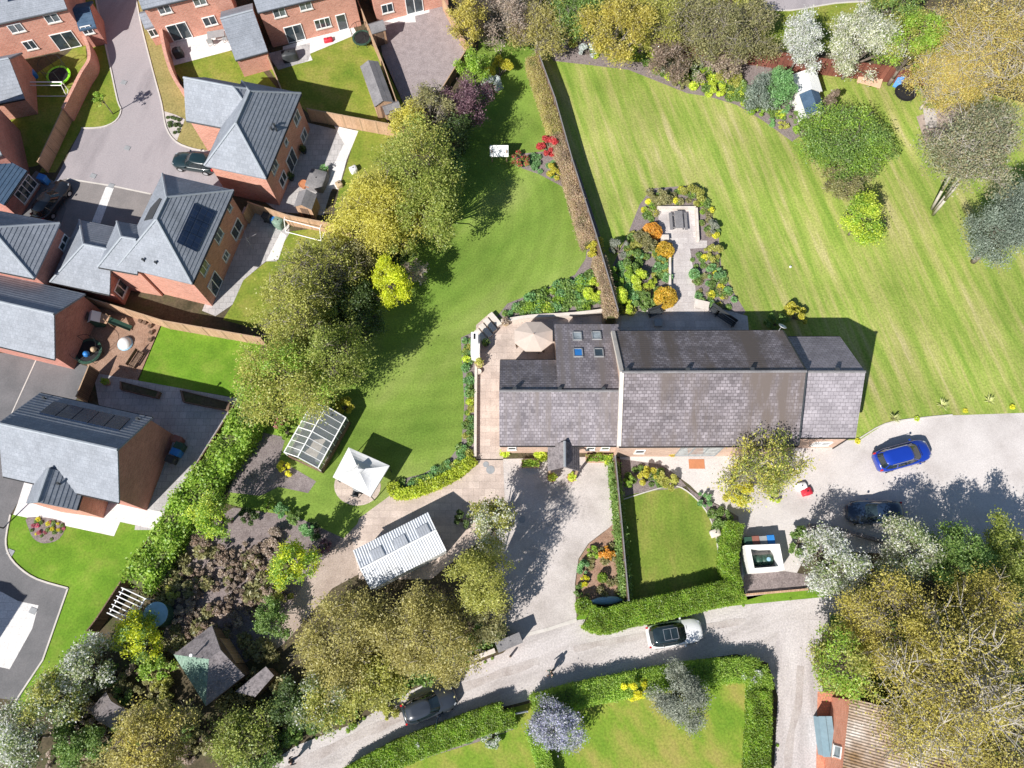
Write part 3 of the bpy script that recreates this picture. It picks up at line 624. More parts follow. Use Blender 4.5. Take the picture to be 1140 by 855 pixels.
# ============================================================ BUILDINGS
class Blk:
    """a rectangular block with a gabled or hipped roof; p0-p1 is an eave in the photo, p2 (or the number W) gives the other eave"""
    def __init__(s, p0, p1, p2, he, hr, ends=('gable', 'gable'), oh=.28, hip=None, base=0):
        a, b = G(*p0, he), G(*p1, he); e1 = b-a; e1.z = 0; s.L = e1.length; e1.normalize(); e2 = Vector((-e1.y, e1.x, 0))
        s.W = p2 if isinstance(p2, (int, float)) else (G(*p2, he)-b).dot(e2)
        if s.W < 0: e2 = -e2; s.W = -s.W
        s.o, s.e1, s.e2, s.he, s.hr, s.ends, s.oh = a, e1, e2, he, hr, ends, oh
        s.hip = hip or s.W/2; s.base = base; s.rz = math.atan2(e1.y, e1.x)
    def P(s, x, y, z): return Vector((s.o.x+s.e1.x*x+s.e2.x*y, s.o.y+s.e1.y*x+s.e2.y*y, z))
    def slope(s): return (s.hr-s.he)/(s.W/2)
    def roof(s, parent, mt, mr=None, th=.16, gut=True, ridge=True, course=.33, lip=.034):
        L, W, he, hr = s.L, s.W, s.he, s.hr; a = s.hip if s.ends[0] == 'hip' else 0; b = L-(s.hip if s.ends[1] == 'hip' else 0)
        R = [s.P(0, 0, he), s.P(L, 0, he), s.P(L, W, he), s.P(0, W, he), s.P(a, W/2, hr), s.P(b, W/2, hr)]
        top = [[0, 1, 5, 4], [2, 3, 4, 5], [1, 2, 5], [3, 0, 4]]
        if s.ends[1] != 'hip': top[2] = None
        if s.ends[0] != 'hip': top[3] = None
        top = [t for t in top if t]
        flip = (R[1]-R[0]).cross(R[5]-R[0]).z < 0
        V = R+[p-Vector((0, 0, th)) for p in R]
        F = [t[::-1] if flip else t for t in top]; F += [[i+6 for i in f[::-1]] for f in F]
        edges = {}
        for f in F[:len(top)]:
            for i in range(len(f)):
                e = (f[i], f[(i+1) % len(f)]); edges[e] = 1
        for (i, j) in list(edges):
            if (j, i) not in edges: F.append([j, i, i+6, j+6])
        mb = MB().add(V, F)
        if course:     # every course of tiles lies on the one below: a real lip
            for f in top:
                if len(f) == 4: eL, eR, rR, rL = [R[i] for i in f]
                else: eL, eR, rR = [R[i] for i in f]; rL = rR
                up = ((rL+rR)/2-(eL+eR)/2); nn = (eR-eL).cross(up).normalized(); nn = nn if nn.z > 0 else -nn
                nc = max(2, round(up.length/course)); fl = (eR-eL).cross(up).z < 0
                for i in range(nc):
                    a, b_ = i/nc, (i+1)/nc; lo = nn*(lip+.006); hi = nn*.006
                    q = [eL.lerp(rL, a)+lo, eR.lerp(rR, a)+lo, eR.lerp(rR, b_)+hi, eL.lerp(rL, b_)+hi]
                    r_ = [eL.lerp(rL, a)-nn*.003, eR.lerp(rR, a)-nn*.003, q[1], q[0]]
                    mb.poly(q[::-1] if fl else q); mb.poly(r_[::-1] if fl else r_)
        o = mb.build('roof', mt, parent)
        if ridge and mr:
            mb = MB(); up = Vector((0, 0, .04)); mb.tube(R[4]+up, R[5]+up, .11, n=6)
            if s.ends[1] == 'hip': mb.tube(R[5]+up, R[1]+up, .10).tube(R[5]+up, R[2]+up, .10)
            if s.ends[0] == 'hip': mb.tube(R[4]+up, R[0]+up, .10).tube(R[4]+up, R[3]+up, .10)
            adopt_sub(mb, 'ridge_tiles', mr, o)
        if gut:
            for y in (-.05, W+.05): mb = MB(); mb.tube(s.P(.02, y, he-.1), s.P(L-.02, y, he-.1), .06, n=6); adopt_sub(mb, 'gutter', M['gutter'], o)
        return o
    def inset(s):
        i0 = s.oh if s.ends[0] == 'hip' else .1; i1 = s.oh if s.ends[1] == 'hip' else .1
        return i0, s.L-i1, s.oh, s.W-s.oh
    def wall(s, parent, mt, name='wall'):
        x0, x1, y0, y1 = s.inset(); k = s.slope(); zt = s.he+k*s.oh-.17; zr = s.hr-.19
        mb = MB(); b = s.base
        c = [(x0, y0), (x1, y0), (x1, y1), (x0, y1)]
        fl = (s.e1.cross(s.e2)).z < 0
        def q(l):
            l = [s.P(*p) for p in l]; mb.poly(l[::-1] if fl else l)
        q([(x0, y0, b), (x1, y0, b), (x1, y0, zt), (x0, y0, zt)]); q([(x1, y1, b), (x0, y1, b), (x0, y1, zt), (x1, y1, zt)])
        for (x, ya, yb, en) in ((x1, y0, y1, s.ends[1]), (x0, y1, y0, s.ends[0])):
            if en == 'gable': q([(x, ya, b), (x, yb, b), (x, yb, zt), (x, s.W/2, zr), (x, ya, zt)])
            else: q([(x, ya, b), (x, yb, b), (x, yb, zt), (x, ya, zt)])
        return mb.build(name, mt, parent)
    def side(s, k):
        """(point, outward normal, along) of a wall: front lies under p0-p1, end beyond p1"""
        x0, x1, y0, y1 = s.inset()
        if k == 'front': return s.P(x0, y0, 0), -s.e2, s.e1
        if k == 'back': return s.P(x0, y1, 0), s.e2, s.e1
        if k == 'end': return s.P(x1, y0, 0), s.e1, s.e2
        return s.P(x0, y0, 0), -s.e1, s.e2
    def hit(s, k, u, v):
        o, n, a = s.side(k); d = ray(u, v); C = Vector((0, 0, CAM_H)); t = (o-C).dot(n)/d.dot(n); return C+d*t
    def on_roof(s, face, u, v, lift=0):
        """the point of a roof slope seen at a place in the photo"""
        y0 = 0 if face == 'front' else s.W; sg = 1 if face == 'front' else -1
        o = s.P(0, y0, s.he+lift); e = (s.P(0, s.W/2, s.hr)-s.P(0, y0, s.he)); n = s.e1.cross(e).normalized()
        d = ray(u, v); C = Vector((0, 0, CAM_H)); t = (o-C).dot(n)/d.dot(n); return C+d*t, n if n.z > 0 else -n, e.normalized()
def adopt_sub(mb, name, mats, parent):
    """a sub-part: the parent is itself a child without an offset"""
    return mb.build(name, mats, parent)
def obox(mb, c, a, n, w, h, d, m=0):
    """a box on a wall: w along a, h upwards, d out along n"""
    z = Vector((0, 0, 1)); P = []
    for k in (0, 1):
        for x, y in ((-.5, -.5), (.5, -.5), (.5, .5), (-.5, .5)): P.append(c+a*(x*w)+z*(y*h)+n*(d*k))
    if a.cross(z).dot(n) < 0: mb.add(P, [[0, 1, 2, 3], [7, 6, 5, 4], [1, 0, 4, 5], [2, 1, 5, 6], [3, 2, 6, 7], [0, 3, 7, 4]], m)
    else: mb.add(P, [[3, 2, 1, 0], [4, 5, 6, 7], [0, 1, 5, 4], [1, 2, 6, 5], [2, 3, 7, 6], [3, 0, 4, 7]], m)
def window(parent, b, side, uv, w=1.2, h=1.15, panes=2, frame='upvc', pane='pane', sill=True, z=None, name='window'):
    """frame, glass and sill on a wall; uv is its middle in the photo"""
    p = b.hit(side, *uv); o, n, a = b.side(side)
    if z is not None: p.z = z
    mb = MB(); f = .07; cz = Vector((0, 0, 1)); q = p+n*.003
    obox(mb, q+cz*(h/2-f/2), a, n, w, f, .07); obox(mb, q-cz*(h/2-f/2), a, n, w, f, .07)
    for i in range(panes+1): obox(mb, q+a*(-w/2+f/2+(w-f)*i/panes), a, n, f, h-2*f, .07)
    fr = mb.build(name, M[frame], parent)
    g = MB()
    for i in range(panes): obox(g, p+a*(-w/2+f+(w-f)*(i+.5)/panes-f/2), a, n, (w-f)/panes-f-.004, h-2*f-.004, .03)
    adopt_sub(g, 'pane', M[pane], fr)
    if sill:
        sm = MB(); obox(sm, q-cz*(h/2+.05), a, n, w+.12, .08, .12); adopt_sub(sm, 'sill', M['stone'], fr)
    return fr
def door(parent, b, side, uv, w=1.0, h=2.1, mat='upvc', glass=True):
    p = b.hit(side, *uv); p.z = h/2+.03; o, n, a = b.side(side); mb = MB(); obox(mb, p+n*.003, a, n, w, h, .06); d = mb.build('door', M[mat], parent)
    if glass: g = MB(); obox(g, p+n*.064+Vector((0, 0, .3)), a, n, w*.5, h*.45, .01); adopt_sub(g, 'pane', M['pane'], d)
    hd = MB(); obox(hd, p+n*.064+a*(w*.4), a, n, .04, .15, .05); adopt_sub(hd, 'handle', M['metal'], d); return d
def roofpanel(parent, b, face, px, mat, name, th=.07, frame=None, lift=.0):
    pts = []
    for u, v in px: p, n, e = b.on_roof(face, u, v, lift); pts.append(p)
    c = sum(pts, Vector())/len(pts)
    if (pts[1]-pts[0]).cross(pts[2]-pts[0]).dot(n) < 0: pts = pts[::-1]
    k = len(pts); mb = MB(); V = [p+n*.004 for p in pts]+[p+n*th for p in pts]
    F = [[i, (i+1) % k, k+(i+1) % k, k+i] for i in range(k)]+[list(range(k, 2*k))]
    o = mb.add(V, F).build(name, M[mat], parent)
    if frame:
        fm = MB()
        for i in range(k): fm.tube(V[k+i], V[k+(i+1) % k], .05, n=4)
        adopt_sub(fm, 'frame', M[frame], o)
    return o
def solar(parent, b, face, c4, nx, ny):
    """an array of separate panels filling a four-cornered place on a roof slope; c4 in order round it"""
    def bl(s, t):
        f = lambda i: c4[0][i]*(1-s)*(1-t)+c4[1][i]*s*(1-t)+c4[2][i]*s*t+c4[3][i]*(1-s)*t
        return (f(0), f(1))
    for i in range(nx):
        for j in range(ny):
            g = .03; a, c, d, e = (i+g)/nx, (i+1-g)/nx, (j+g*.6)/ny, (j+1-g*.6)/ny
            roofpanel(parent, b, face, [bl(a, d), bl(c, d), bl(c, e), bl(a, e)], 'solar', 'solar_panel', .1)
def house(name, label, cat, b, group=None): return thing(name, label, cat, (b.o.x, b.o.y, 0), 0, group)

# ---- the old barn, a house now
bm = Blk((689, 497), (889, 496), (878, 368), 4.2, 7.7, oh=.2); br_ = Blk((884, 487), (952.5, 487), (933, 375), 4.0, 7.25, oh=.2); bl_ = Blk((556, 496), (692, 496), (687, 401), 3.2, 5.95, oh=.2)
barn = house('barn_house', 'long converted barn with stone slate roofs in the middle of the gardens', 'house', bm)
bm.roof(barn, M['slate'], M['felt'], course=.30, lip=.018); bm.wall(barn, M['brick_barn'])
br_.roof(barn, M['slate_r'], M['felt'], course=.30, lip=.018); br_.wall(barn, M['brick_barn'])
bl_.roof(barn, M['slate_l'], M['felt'], course=.26, lip=.018); bl_.wall(barn, M['brick_barn'])
# the low roof running on from the left block's rear slope, with four roof windows
zr = 5.9; e0 = G(617, 361, 2.7); e1 = G(686, 361, 2.7); yr = bl_.P(0, bl_.W/2, 0).y
mb = MB(); A = [(e0.x, e0.y, 2.7), (e1.x+.2, e1.y, 2.7), (e1.x+.2, yr+.25, zr-.05), (e0.x, yr+.25, zr-.05)]
if True:
    V = [Vector(p) for p in A]; V += [p-Vector((0, 0, .16)) for p in V]
    mb.add(V, [[3, 2, 1, 0], [4, 5, 6, 7], [0, 1, 5, 4], [1, 2, 6, 5], [2, 3, 7, 6], [3, 0, 4, 7]])
cat_roof = mb.build('roof', M['slate_l'], barn)
wm = MB(); xa, xb, ya, yb = e0.x+.15, e1.x, e0.y-.2, bl_.P(0, bl_.W-.3, 0).y
sl = (zr-.05-2.7)/(e0.y-yr-.25)
def zc_(y): return 2.7+(e0.y-y)*sl-.18
wm.poly([(xa, yb, 0), (xa, yb, zc_(yb)), (xa, ya, zc_(ya)), (xa, ya, 0)]); wm.poly([(xa, ya, 0), (xa, ya, zc_(ya)), (xb, ya, zc_(ya)), (xb, ya, 0)])
wm.build('wall', M['brick_barn'], barn)
def catpt(u, v, lift):
    o = V[0]; n = (V[1]-V[0]).cross(V[2]-V[0]).normalized(); d = ray(u, v); C = Vector((0, 0, CAM_H)); t = (o+n*lift-C).dot(n)/d.dot(n); return C+d*t, n
for i, (u, v, pm) in enumerate(((642.5, 374.5, 'pane_l'), (664, 373.8, 'pane_l'), (643.5, 393, 'blue_p'), (666.5, 393, 'pane'))):
    p, n = catpt(u, v, 0); n = n if n.z > 0 else -n; ex = Vector((1, 0, 0)); ey = n.cross(ex).normalized()
    fr = MB(); W_, H_ = .78, 1.0
    for sx, sy, ww, hh in ((0, .5, W_, .09), (0, -.5, W_, .09), (.5, 0, .09, H_), (-.5, 0, .09, H_)):
        c = p+ex*(sx*(W_-.08))+ey*(sy*(H_-.08)); Q = [c+ex*(a*ww/2)+ey*(b*hh/2)+n*k for k in (.004, .10) for a, b in ((-1, -1), (1, -1), (1, 1), (-1, 1))]
        fr.add(Q, [[3, 2, 1, 0], [4, 5, 6, 7], [0, 1, 5, 4], [1, 2, 6, 5], [2, 3, 7, 6], [3, 0, 4, 7]])
    wo = fr.build('roof_window', M['grey'], barn); g = MB()
    g.poly([p+ex*(a*(W_/2-.07))+ey*(b*(H_/2-.07))+n*.06 for a, b in ((-1, -1), (1, -1), (1, 1), (-1, 1))]); adopt_sub(g, 'pane', M[pm], wo)
# the white parapet between left block and main roof
mb = MB(); k = bm
for ya, za, yb, zb in ((0, k.he, k.W/2, k.hr), (k.W/2, k.hr, k.W, k.he)):
    P = [k.P(-.14, ya, za-.3), k.P(.16, ya, za-.3), k.P(.16, yb, zb-.3), k.P(-.14, yb, zb-.3)]; P += [p+Vector((0, 0, .42)) for p in P]
    mb.add(P, [[3, 2, 1, 0], [4, 5, 6, 7], [0, 1, 5, 4], [1, 2, 6, 5], [2, 3, 7, 6], [3, 0, 4, 7]])
mb.build('coping', M['stone'], barn)
mb = MB()
for ya, za, yb, zb in ((0, k.he, k.W/2, k.hr), (k.W/2, k.hr, k.W, k.he)):
    P = [k.P(k.L-.06, ya, za-.25), k.P(k.L+.06, ya, za-.25), k.P(k.L+.06, yb, zb-.25), k.P(k.L-.06, yb, zb-.25)]; P += [p+Vector((0, 0, .29)) for p in P]
    mb.add(P, [[3, 2, 1, 0], [4, 5, 6, 7], [0, 1, 5, 4], [1, 2, 6, 5], [2, 3, 7, 6], [3, 0, 4, 7]])
mb.build('verge_board', M['anth'], barn)
window(barn, bm, 'front', (778, 502), 3.4, 2.9, 3, 'grey', 'pane_l', False, z=1.75, name='glazed_entrance')
d_ = MB(); p = bm.hit('front', 774, 509); o_, n_, a_ = bm.side('front'); p.z = .01; d_.box((p.x, p.y-.65, .03), (1.3, .8, .03)); d_.build('doormat', M['terracotta'], barn)
window(barn, br_, 'front', (911, 496), 1.5, 1.1, 2, 'upvc', 'pane_l', z=1.4)
for u in (570, 656, 672): window(barn, bl_, 'front', (u, 503), .7, .9, 1, 'upvc', 'pane', z=1.6)
window(barn, bm, 'front', (712, 503), .8, 1.0, 1, 'upvc', z=1.8)
# small vents on the ridge
mb = MB()
for b, xs in ((bm, (.4, 5, 9.9)), (bl_, (1.2, 4.7, 8.1)), (br_, (2.7,))):
    for x in xs: q = b.P(x, b.W/2+.2, b.hr-.05); mb.box((q.x, q.y, q.z+.08), (.3, .22, .2))
mb.build('ridge_vent', M['anth'], barn)
# downpipe on the right-hand corner, gutters run already
q = br_.side('end')[0]; mb = MB(); mb.tube((q.x-.1, q.y-.08, 0), (q.x-.1, q.y-.08, 3.9), .05); mb.build('downpipe', M['gutter'], barn)
# porch
pc = Blk((610, 524), (610, 496), (645, 512), 2.5, 3.9, oh=.15)
pc.roof(barn, M['felt_brown'], M['metal'], gut=False, course=.25, lip=.02)
mb = MB(); x0, x1, y0, y1 = pc.inset()
for (x, y) in ((.15, .15), (.15, pc.W-.15)): q = pc.P(x, y, 0); mb.box((q.x, q.y, 1.2), (.16, .16, 2.4))
mb.build('porch_post', M['post'], barn)
dp = thing('satellite_dish', 'white satellite dish on the rear corner of the barn roof', 'satellite dish', tuple(bm.P(bm.L-.4, bm.W-.1, bm.he)))
mb = MB(); mb.tube((0, 0, -.3), (0, .1, .5), .03).tube((0, .1, .5), (.2, .3, .55), .02); mb.build('mast', M['metal'], dp, local=True)
mb = MB(); mb.lathe((0, 0, 0), [(.02, 0), (.2, .03), (.34, .1), (.35, .12), (.2, .06), (.02, .03)], 16); o = mb.build('dish', M['white'], dp, smooth=True, local=True); o.location = (.1, .15, .6); o.rotation_euler = (rad(-35), rad(25), 0)

# ---- new-build houses
GR = 'brick houses on the new estate'
TG, RG = M['tile_grey'], M['ridge_grey']
def vents(parent, b, face, pts):
    for u, v in pts:
        p, n, e = b.on_roof(face, u, v); mb = MB(); mb.tube(p, p+Vector((0, 0, .35)), .07, n=8); mb.tube(p+Vector((0, 0, .35)), p+Vector((0, 0, .42)), .11, n=8); mb.build('roof_vent', M['anth'], parent)
# A: L-shaped, hipped
A1 = Blk((335, 104), (296, 199), (226, 188), 4.8, 7.7, ('hip', 'hip'), hip=3.0); A2 = Blk((207, 134), (300, 152), (231, 87), 4.75, 7.45, ('gable', 'hip'), hip=3.3)
hA = house('brick_house', 'hipped grey-roofed brick house whose rear windows face the paved yard with covered furniture', 'house', A1, GR)
for b in (A1, A2): b.roof(hA, TG, RG); b.wall(hA, M['brick'])
for uv, w, h, n in (((330, 131), 1.2, 1.15, 2), ((338, 151), 1.2, 1.15, 2), ((305, 185), 1.2, 1.1, 2), ((318, 158), .6, .7, 1)): window(hA, A1, 'front', uv, w, h, n, pane='pane_m')
window(hA, A1, 'front', (326, 182), 1.7, 2.0, 2, z=1.15, sill=False, name='patio_door'); window(hA, A1, 'front', (317, 204), 1.3, 1.2, 2, z=1.4)
vents(hA, A1, 'front', [(306, 141), (303, 145), (308, 146)])
# B: hipped with a solar array
B1 = Blk((260, 212), (213.7, 316.3), (180, 196), 5.0, 8.0, ('hip', 'hip'), hip=3.6); B2 = Blk((108, 296), (152, 304), (132.6, 246), 5.0, 6.9, ('hip', 'gable'), hip=2.2)
hB = house('brick_house', 'hipped brick house with a dark block of solar panels facing its garden', 'house', B1, GR)
B2.he = 4.82; B2.hr = 4.82+B2.W/2*3.0/3.6
for b in (B1, B2): b.roof(hB, TG, RG); b.wall(hB, M['brick'])
solar(hB, B1, 'front', [(216, 226), (240, 236), (219, 281), (196, 270)], 3, 3)
roofpanel(hB, B1, 'back', [(178, 221), (180.5, 222), (170, 244), (161, 246), (168, 232)], 'anth', 'roof_window')
for uv, w, h, n in (((255, 231), .6, .7, 1), ((243, 262), 1.2, 1.15, 2), ((227, 298), 1.2, 1.15, 2), ((251, 285), .9, .9, 2)): window(hB, B1, 'front', uv, w, h, n, pane='pane_m')
window(hB, B1, 'front', (265, 258), 1.7, 1.4, 2, z=1.5); window(hB, B1, 'front', (240, 317), 1.7, 2.0, 2, z=1.15, sill=False, name='patio_door')
vents(hB, B2, 'front', [(161, 291), (175, 294)])
# C: garage between B and D
C1 = Blk((56, 314), (122, 328), (118, 251), 2.7, 4.9, ('hip', 'gable'), hip=3.0)
hC = house('brick_garage', 'double garage with grey hipped roof tucked between two estate houses', 'garage', C1, 'garages on the estate'); C1.roof(hC, TG, RG); C1.wall(hC, M['brick_dark'])
window(hC, C1, 'end', (134, 320), 1.4, 1.5, 2, z=1.5)
# D
D1 = Blk((-62, 290), (38, 310), (69.5, 249), 4.7, 7.2, ('gable', 'hip'), hip=3.4)
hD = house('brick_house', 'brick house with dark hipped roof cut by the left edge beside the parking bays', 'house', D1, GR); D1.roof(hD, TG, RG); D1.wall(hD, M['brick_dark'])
window(hD, D1, 'end', (72, 266), .7, .7, 1); window(hD, D1, 'end', (69, 274), .7, .7, 1)
# E garage
E1 = Blk((-45, 375), (61, 400), (97, 328), 3.0, 5.4, oh=.2)
hE = house('brick_garage', 'gabled garage block with grey tiles beside the bark play area', 'garage', E1, 'garages on the estate'); E1.roof(hE, TG, RG); E1.wall(hE, M['brick_dark'])
# F
F1 = Blk((3, 530), (132.6, 559.5), (174, 466), 4.7, 7.6, oh=.2); F2 = Blk((85, 568), (97, 531), 3.9, 4.4, 6.2, oh=.2)
hF = house('brick_house', 'gabled brick house with five roof panels and white paving round its front', 'house', F1, GR)
F1.roof(hF, TG, RG); F1.wall(hF, M['brick_dark']); F2.roof(hF, TG, RG); F2.wall(hF, M['brick'])
solar(hF, F1, 'back', [(60, 447.5), (146, 466.5), (133, 480), (43.5, 460.5)], 5, 1)
vents(hF, F1, 'back', [(51, 444), (155, 467)]); vents(hF, F2, 'end', []); vents(hF, F2, 'back', [])
vents(hF, F2, 'front', [(67, 539)])
window(hF, F1, 'front', (118, 567), .6, .8, 1)
# a house out of the frame at the lower left, whose shade falls on the pale drive
X1 = Blk((-240, 822), (-160, 840), 7.5, 4.9, 7.9)
hX = house('brick_house', 'brick house just left of the pale drive', 'house', X1, GR); X1.roof(hX, TG, RG); X1.wall(hX, M['brick'])
# H1 top left
H1 = Blk((-70, 41), (74.5, 9.5), 8.5, 4.8, 7.8); H1g = Blk((-40, 123), (27.4, 109.5), (16, 6), 2.4, 4.6, oh=.15)
h1 = house('brick_house', 'orange brick house above the trampoline in the walled corner garden', 'house', H1, GR)
H1.roof(h1, TG, RG); H1.wall(h1, M['brick'])
roofpanel(h1, H1, 'front', [(9, 2), (28, -2), (26, -8), (8, -4)], 'solar', 'solar_panel')
for uv, w, h, n in (((18, 31), 1.3, 1.0, 2), ((58, 20), 1.3, 1.0, 2)): window(h1, H1, 'front', uv, w, h, n, pane='pane_m')
window(h1, H1, 'front', (35, 52), 1.1, 1.1, 2, z=1.5); window(h1, H1, 'front', (73, 45), 2.2, 2.05, 2, z=1.1, sill=False, name='patio_door')
g1 = house('brick_garage', 'garage with pale grey roof below the orange brick corner house', 'garage', H1g, 'garages on the estate'); H1g.W = 5.6
H1g.roof(g1, TG, RG); H1g.wall(g1, M['brick'])
h1p = Blk((88, 34), (107, 30), 3.4, 2.4, 3.4, oh=.15); hp = house('entrance_porch', 'small dark-roofed porch in the shade by the estate road', 'porch', h1p); h1p.roof(hp, M['bluefelt'], None, gut=False); h1p.wall(hp, M['brick_dark']); window(hp, h1p, 'front', (97, 33), 1.0, 1.0, 2)
# H2
H2 = Blk((158, 10.5), (253, -12), 8.0, 4.8, 7.8); h2 = house('brick_house', 'orange brick house with patio set and grass at the top of the estate road', 'house', H2, GR)
H2.roof(h2, TG, RG); H2.wall(h2, M['brick'])
for uv, w, h, n in (((183, 10), 1.2, 1.0, 2), ((222, 1), 1.2, 1.0, 2)): window(h2, H2, 'front', uv, w, h, n, pane='pane_m')
window(h2, H2, 'front', (232, 20), 1.3, 1.1, 2, z=1.5); window(h2, H2, 'front', (199, 34), 2.0, 2.05, 2, z=1.1, sill=False, name='patio_door')
h2b = Blk((161, 32), (172, 29), 2.2, 2.4, 3.2, oh=.12); hb = house('bay_extension', 'small grey-roofed brick bay at the road side of a house', 'extension', h2b); h2b.roof(hb, TG, None, gut=False); h2b.wall(hb, M['brick']); window(hb, h2b, 'front', (171, 36), .9, .9, 2)
H2g = Blk((262, 67), (298, 57), (281, 4), 2.5, 4.6, oh=.15); g2 = house('brick_garage', 'small square garage with bluish tiles between two back gardens', 'garage', H2g, 'garages on the estate'); H2g.roof(g2, TG, RG); H2g.wall(g2, M['brick'])
# H3
H3 = Blk((287, 14), (394, -12), 8.0, 4.8, 7.8); h3 = house('brick_house', 'mottled brick house above the dry lawn with a long garden shed', 'house', H3, GR)
H3.roof(h3, TG, RG); H3.wall(h3, M['brick'])
for uv, w, h, n in (((311, 14), 1.2, 1.0, 2), ((340, 6), 1.2, 1.0, 2)): window(h3, H3, 'front', uv, w, h, n, pane='pane_m')
window(h3, H3, 'front', (359, 25), 1.6, 1.2, 3, z=1.5); window(h3, H3, 'front', (328, 37), 1.8, 2.05, 2, z=1.1, sill=False, name='patio_door'); window(h3, H3, 'front', (380, 22), 1.0, 2.0, 1, z=1.05, sill=False, name='door')
# H4
H4 = Blk((411, -15), (497, -36), 8.0, 4.8, 7.8); h4 = house('brick_house', 'orange brick house beside the grey gravel yard at the top', 'house', H4, GR); H4.roof(h4, TG, RG); H4.wall(h4, M['brick'])
window(h4, H4, 'front', (431, 8), 1.2, 1.1, 2, z=1.5); window(h4, H4, 'front', (461, 4), 1.8, 2.05, 2, z=1.1, sill=False, name='patio_door')
# H5 far left in shade
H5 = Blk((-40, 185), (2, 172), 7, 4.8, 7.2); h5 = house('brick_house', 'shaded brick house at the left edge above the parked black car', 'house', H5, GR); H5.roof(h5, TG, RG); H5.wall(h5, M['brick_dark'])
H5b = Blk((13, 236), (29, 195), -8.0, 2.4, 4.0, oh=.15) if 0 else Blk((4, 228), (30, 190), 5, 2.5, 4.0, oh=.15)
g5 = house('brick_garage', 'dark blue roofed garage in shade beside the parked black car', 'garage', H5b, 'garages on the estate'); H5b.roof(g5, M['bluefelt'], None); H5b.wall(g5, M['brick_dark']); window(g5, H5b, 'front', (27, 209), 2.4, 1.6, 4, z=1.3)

# ---- workshop with corrugated roof
def corrugated(b, face, parent, mt, pitch=.2, amp=.028, along='down', name='roof', trim=1.0):
    """a real profiled sheet on one slope; ridges run down the slope, or along the eave"""
    y0 = 0 if face == 'front' else b.W; n = max(2, int((b.L if along == 'down' else (b.W/2)*trim)/(pitch/2))); V = []; F = []
    ym = b.W/2
    for i in range(n+1):
        t = i/n; d = amp if i % 2 else -amp
        if along == 'down':
            V += [b.P(b.L*t, y0, b.he+d+.05), b.P(b.L*t, ym, b.hr+d+.05)]
        else:
            y = y0+(ym-y0)*t; z = b.he+(b.hr-b.he)*t+d+.05; V += [b.P(0, y, z), b.P(b.L, y, z)]
    for i in range(n):
        f = [2*i, 2*i+2, 2*i+3, 2*i+1]; a = (V[f[1]]-V[f[0]]).cross(V[f[2]]-V[f[0]])
        F.append(f if a.z > 0 else f[::-1])
    return MB().add(V, F).build(name, mt, parent)
WS = Blk((412.6, 657), (497, 613), (479, 569), 2.4, 3.1, oh=.15); WS.hr = 3.0
ws = house('workshop', 'long workshop with white corrugated roof on the paved yard', 'workshop', WS)
WS.wall(ws, M['render'])
for f in ('front', 'back'):
    o = corrugated(WS, f, ws, M['corr'])
mb = MB(); mb.tube(WS.P(0, WS.W/2, 3.08), WS.P(WS.L, WS.W/2, 3.08), .06); mb.build('ridge_cap', M['white'], ws)
for c in ((420, 617), (446, 604), (471, 592)):
    roofpanel(ws, WS, 'back', [(c[0]-9, c[1]-2), (c[0]+4, c[1]-9), (c[0]+9, c[1]+1), (c[0]-4, c[1]+8)], 'rooflight', 'rooflight', .09, lift=.06)
# ---- old brick shed at lower right, mossy sheets
OB = Blk((936, 870), (946, 777), (1080, 790), 3.6, 5.4, oh=.15)
ob = house('brick_outbuilding', 'old outbuilding with mossy ridged roof half hidden under bare trees', 'outbuilding', OB)
OB.wall(ob, M['brick_orange'])
corrugated(OB, 'front', ob, M['asb'], .19, .03); corrugated(OB, 'back', ob, M['asb'], .19, .03)
window(ob, OB, 'front', (935, 838), .8, 1.3, 1, 'upvc', 'pane_l', z=2.2)
BY = G(922, 820, 1.2); sb = thing('storage_chest', 'pale blue-grey lidded storage chest against the brick outbuilding', 'storage chest', (BY.x, BY.y, 0))
mb = MB(); mb.box((0, 0, .52), (.95, 2.6, 1.04)); mb.build('chest', M['bay_lead'], sb, local=True)
for sx in (-1, 1): mb = MB(); mb.box((sx*.25, 0, 1.1-.04*sx), (.5, 2.7, .06)); mb.build('lid', M['bay_lead'], sb, local=True)
# ---- green mossy stable at lower left
GS = Blk((229, 786), (272, 752), (228, 702), 2.3, 3.8, ('hip', 'gable'), oh=.15, hip=2.3)
gs = house('timber_shed', 'large felted shed with a mossy green end among the dark shrubs', 'shed', GS)
go_ = GS.roof(gs, [M['felt_brown'], M['moss']], None, gut=False, course=0); go_.data.polygons[2].material_index = 1
GS.wall(gs, M['wood_dark'])
q, n_, a_ = GS.side('end'); mb = MB(); c = GS.P(GS.inset()[1], GS.W/2, 1.15); obox(mb, c+n_*.004, a_, n_, 2.2, 2.0, .05); mb.build('door', M['wood'], gs)
fl = thing('flue', 'white flue pipe standing on the felted shed roof', 'flue', tuple(GS.P(GS.L*.45, GS.W*.72, 3.0))); mb = MB(); mb.tube((0, 0, -.1), (0, 0, .9), .06, n=8); mb.build('pipe', M['metal'], fl, local=True); mb = MB(); mb.tube((0, 0, .9), (0, 0, 1.0), .12, n=8); mb.build('cowl', M['white'], fl, local=True)
ln_ = [G(262, 770, 1.9), G(296, 742, 1.9), G(305, 752, 1.9), G(284, 776, 1.9)]; lt = thing('lean_to', 'low felt lean-to built against the large mossy shed', 'lean-to', (ln_[0].x, ln_[0].y, 0))
MB().prism([(p.x, p.y) for p in ln_], 1.8, 1.92).build('roof', M['felt_brown'], lt)
cc = sum(ln_, Vector())/4; MB().prism([(cc.x+(p.x-cc.x)*.93, cc.y+(p.y-cc.y)*.9) for p in ln_], 0, 1.8).build('wall', M['wood_dark'], lt)
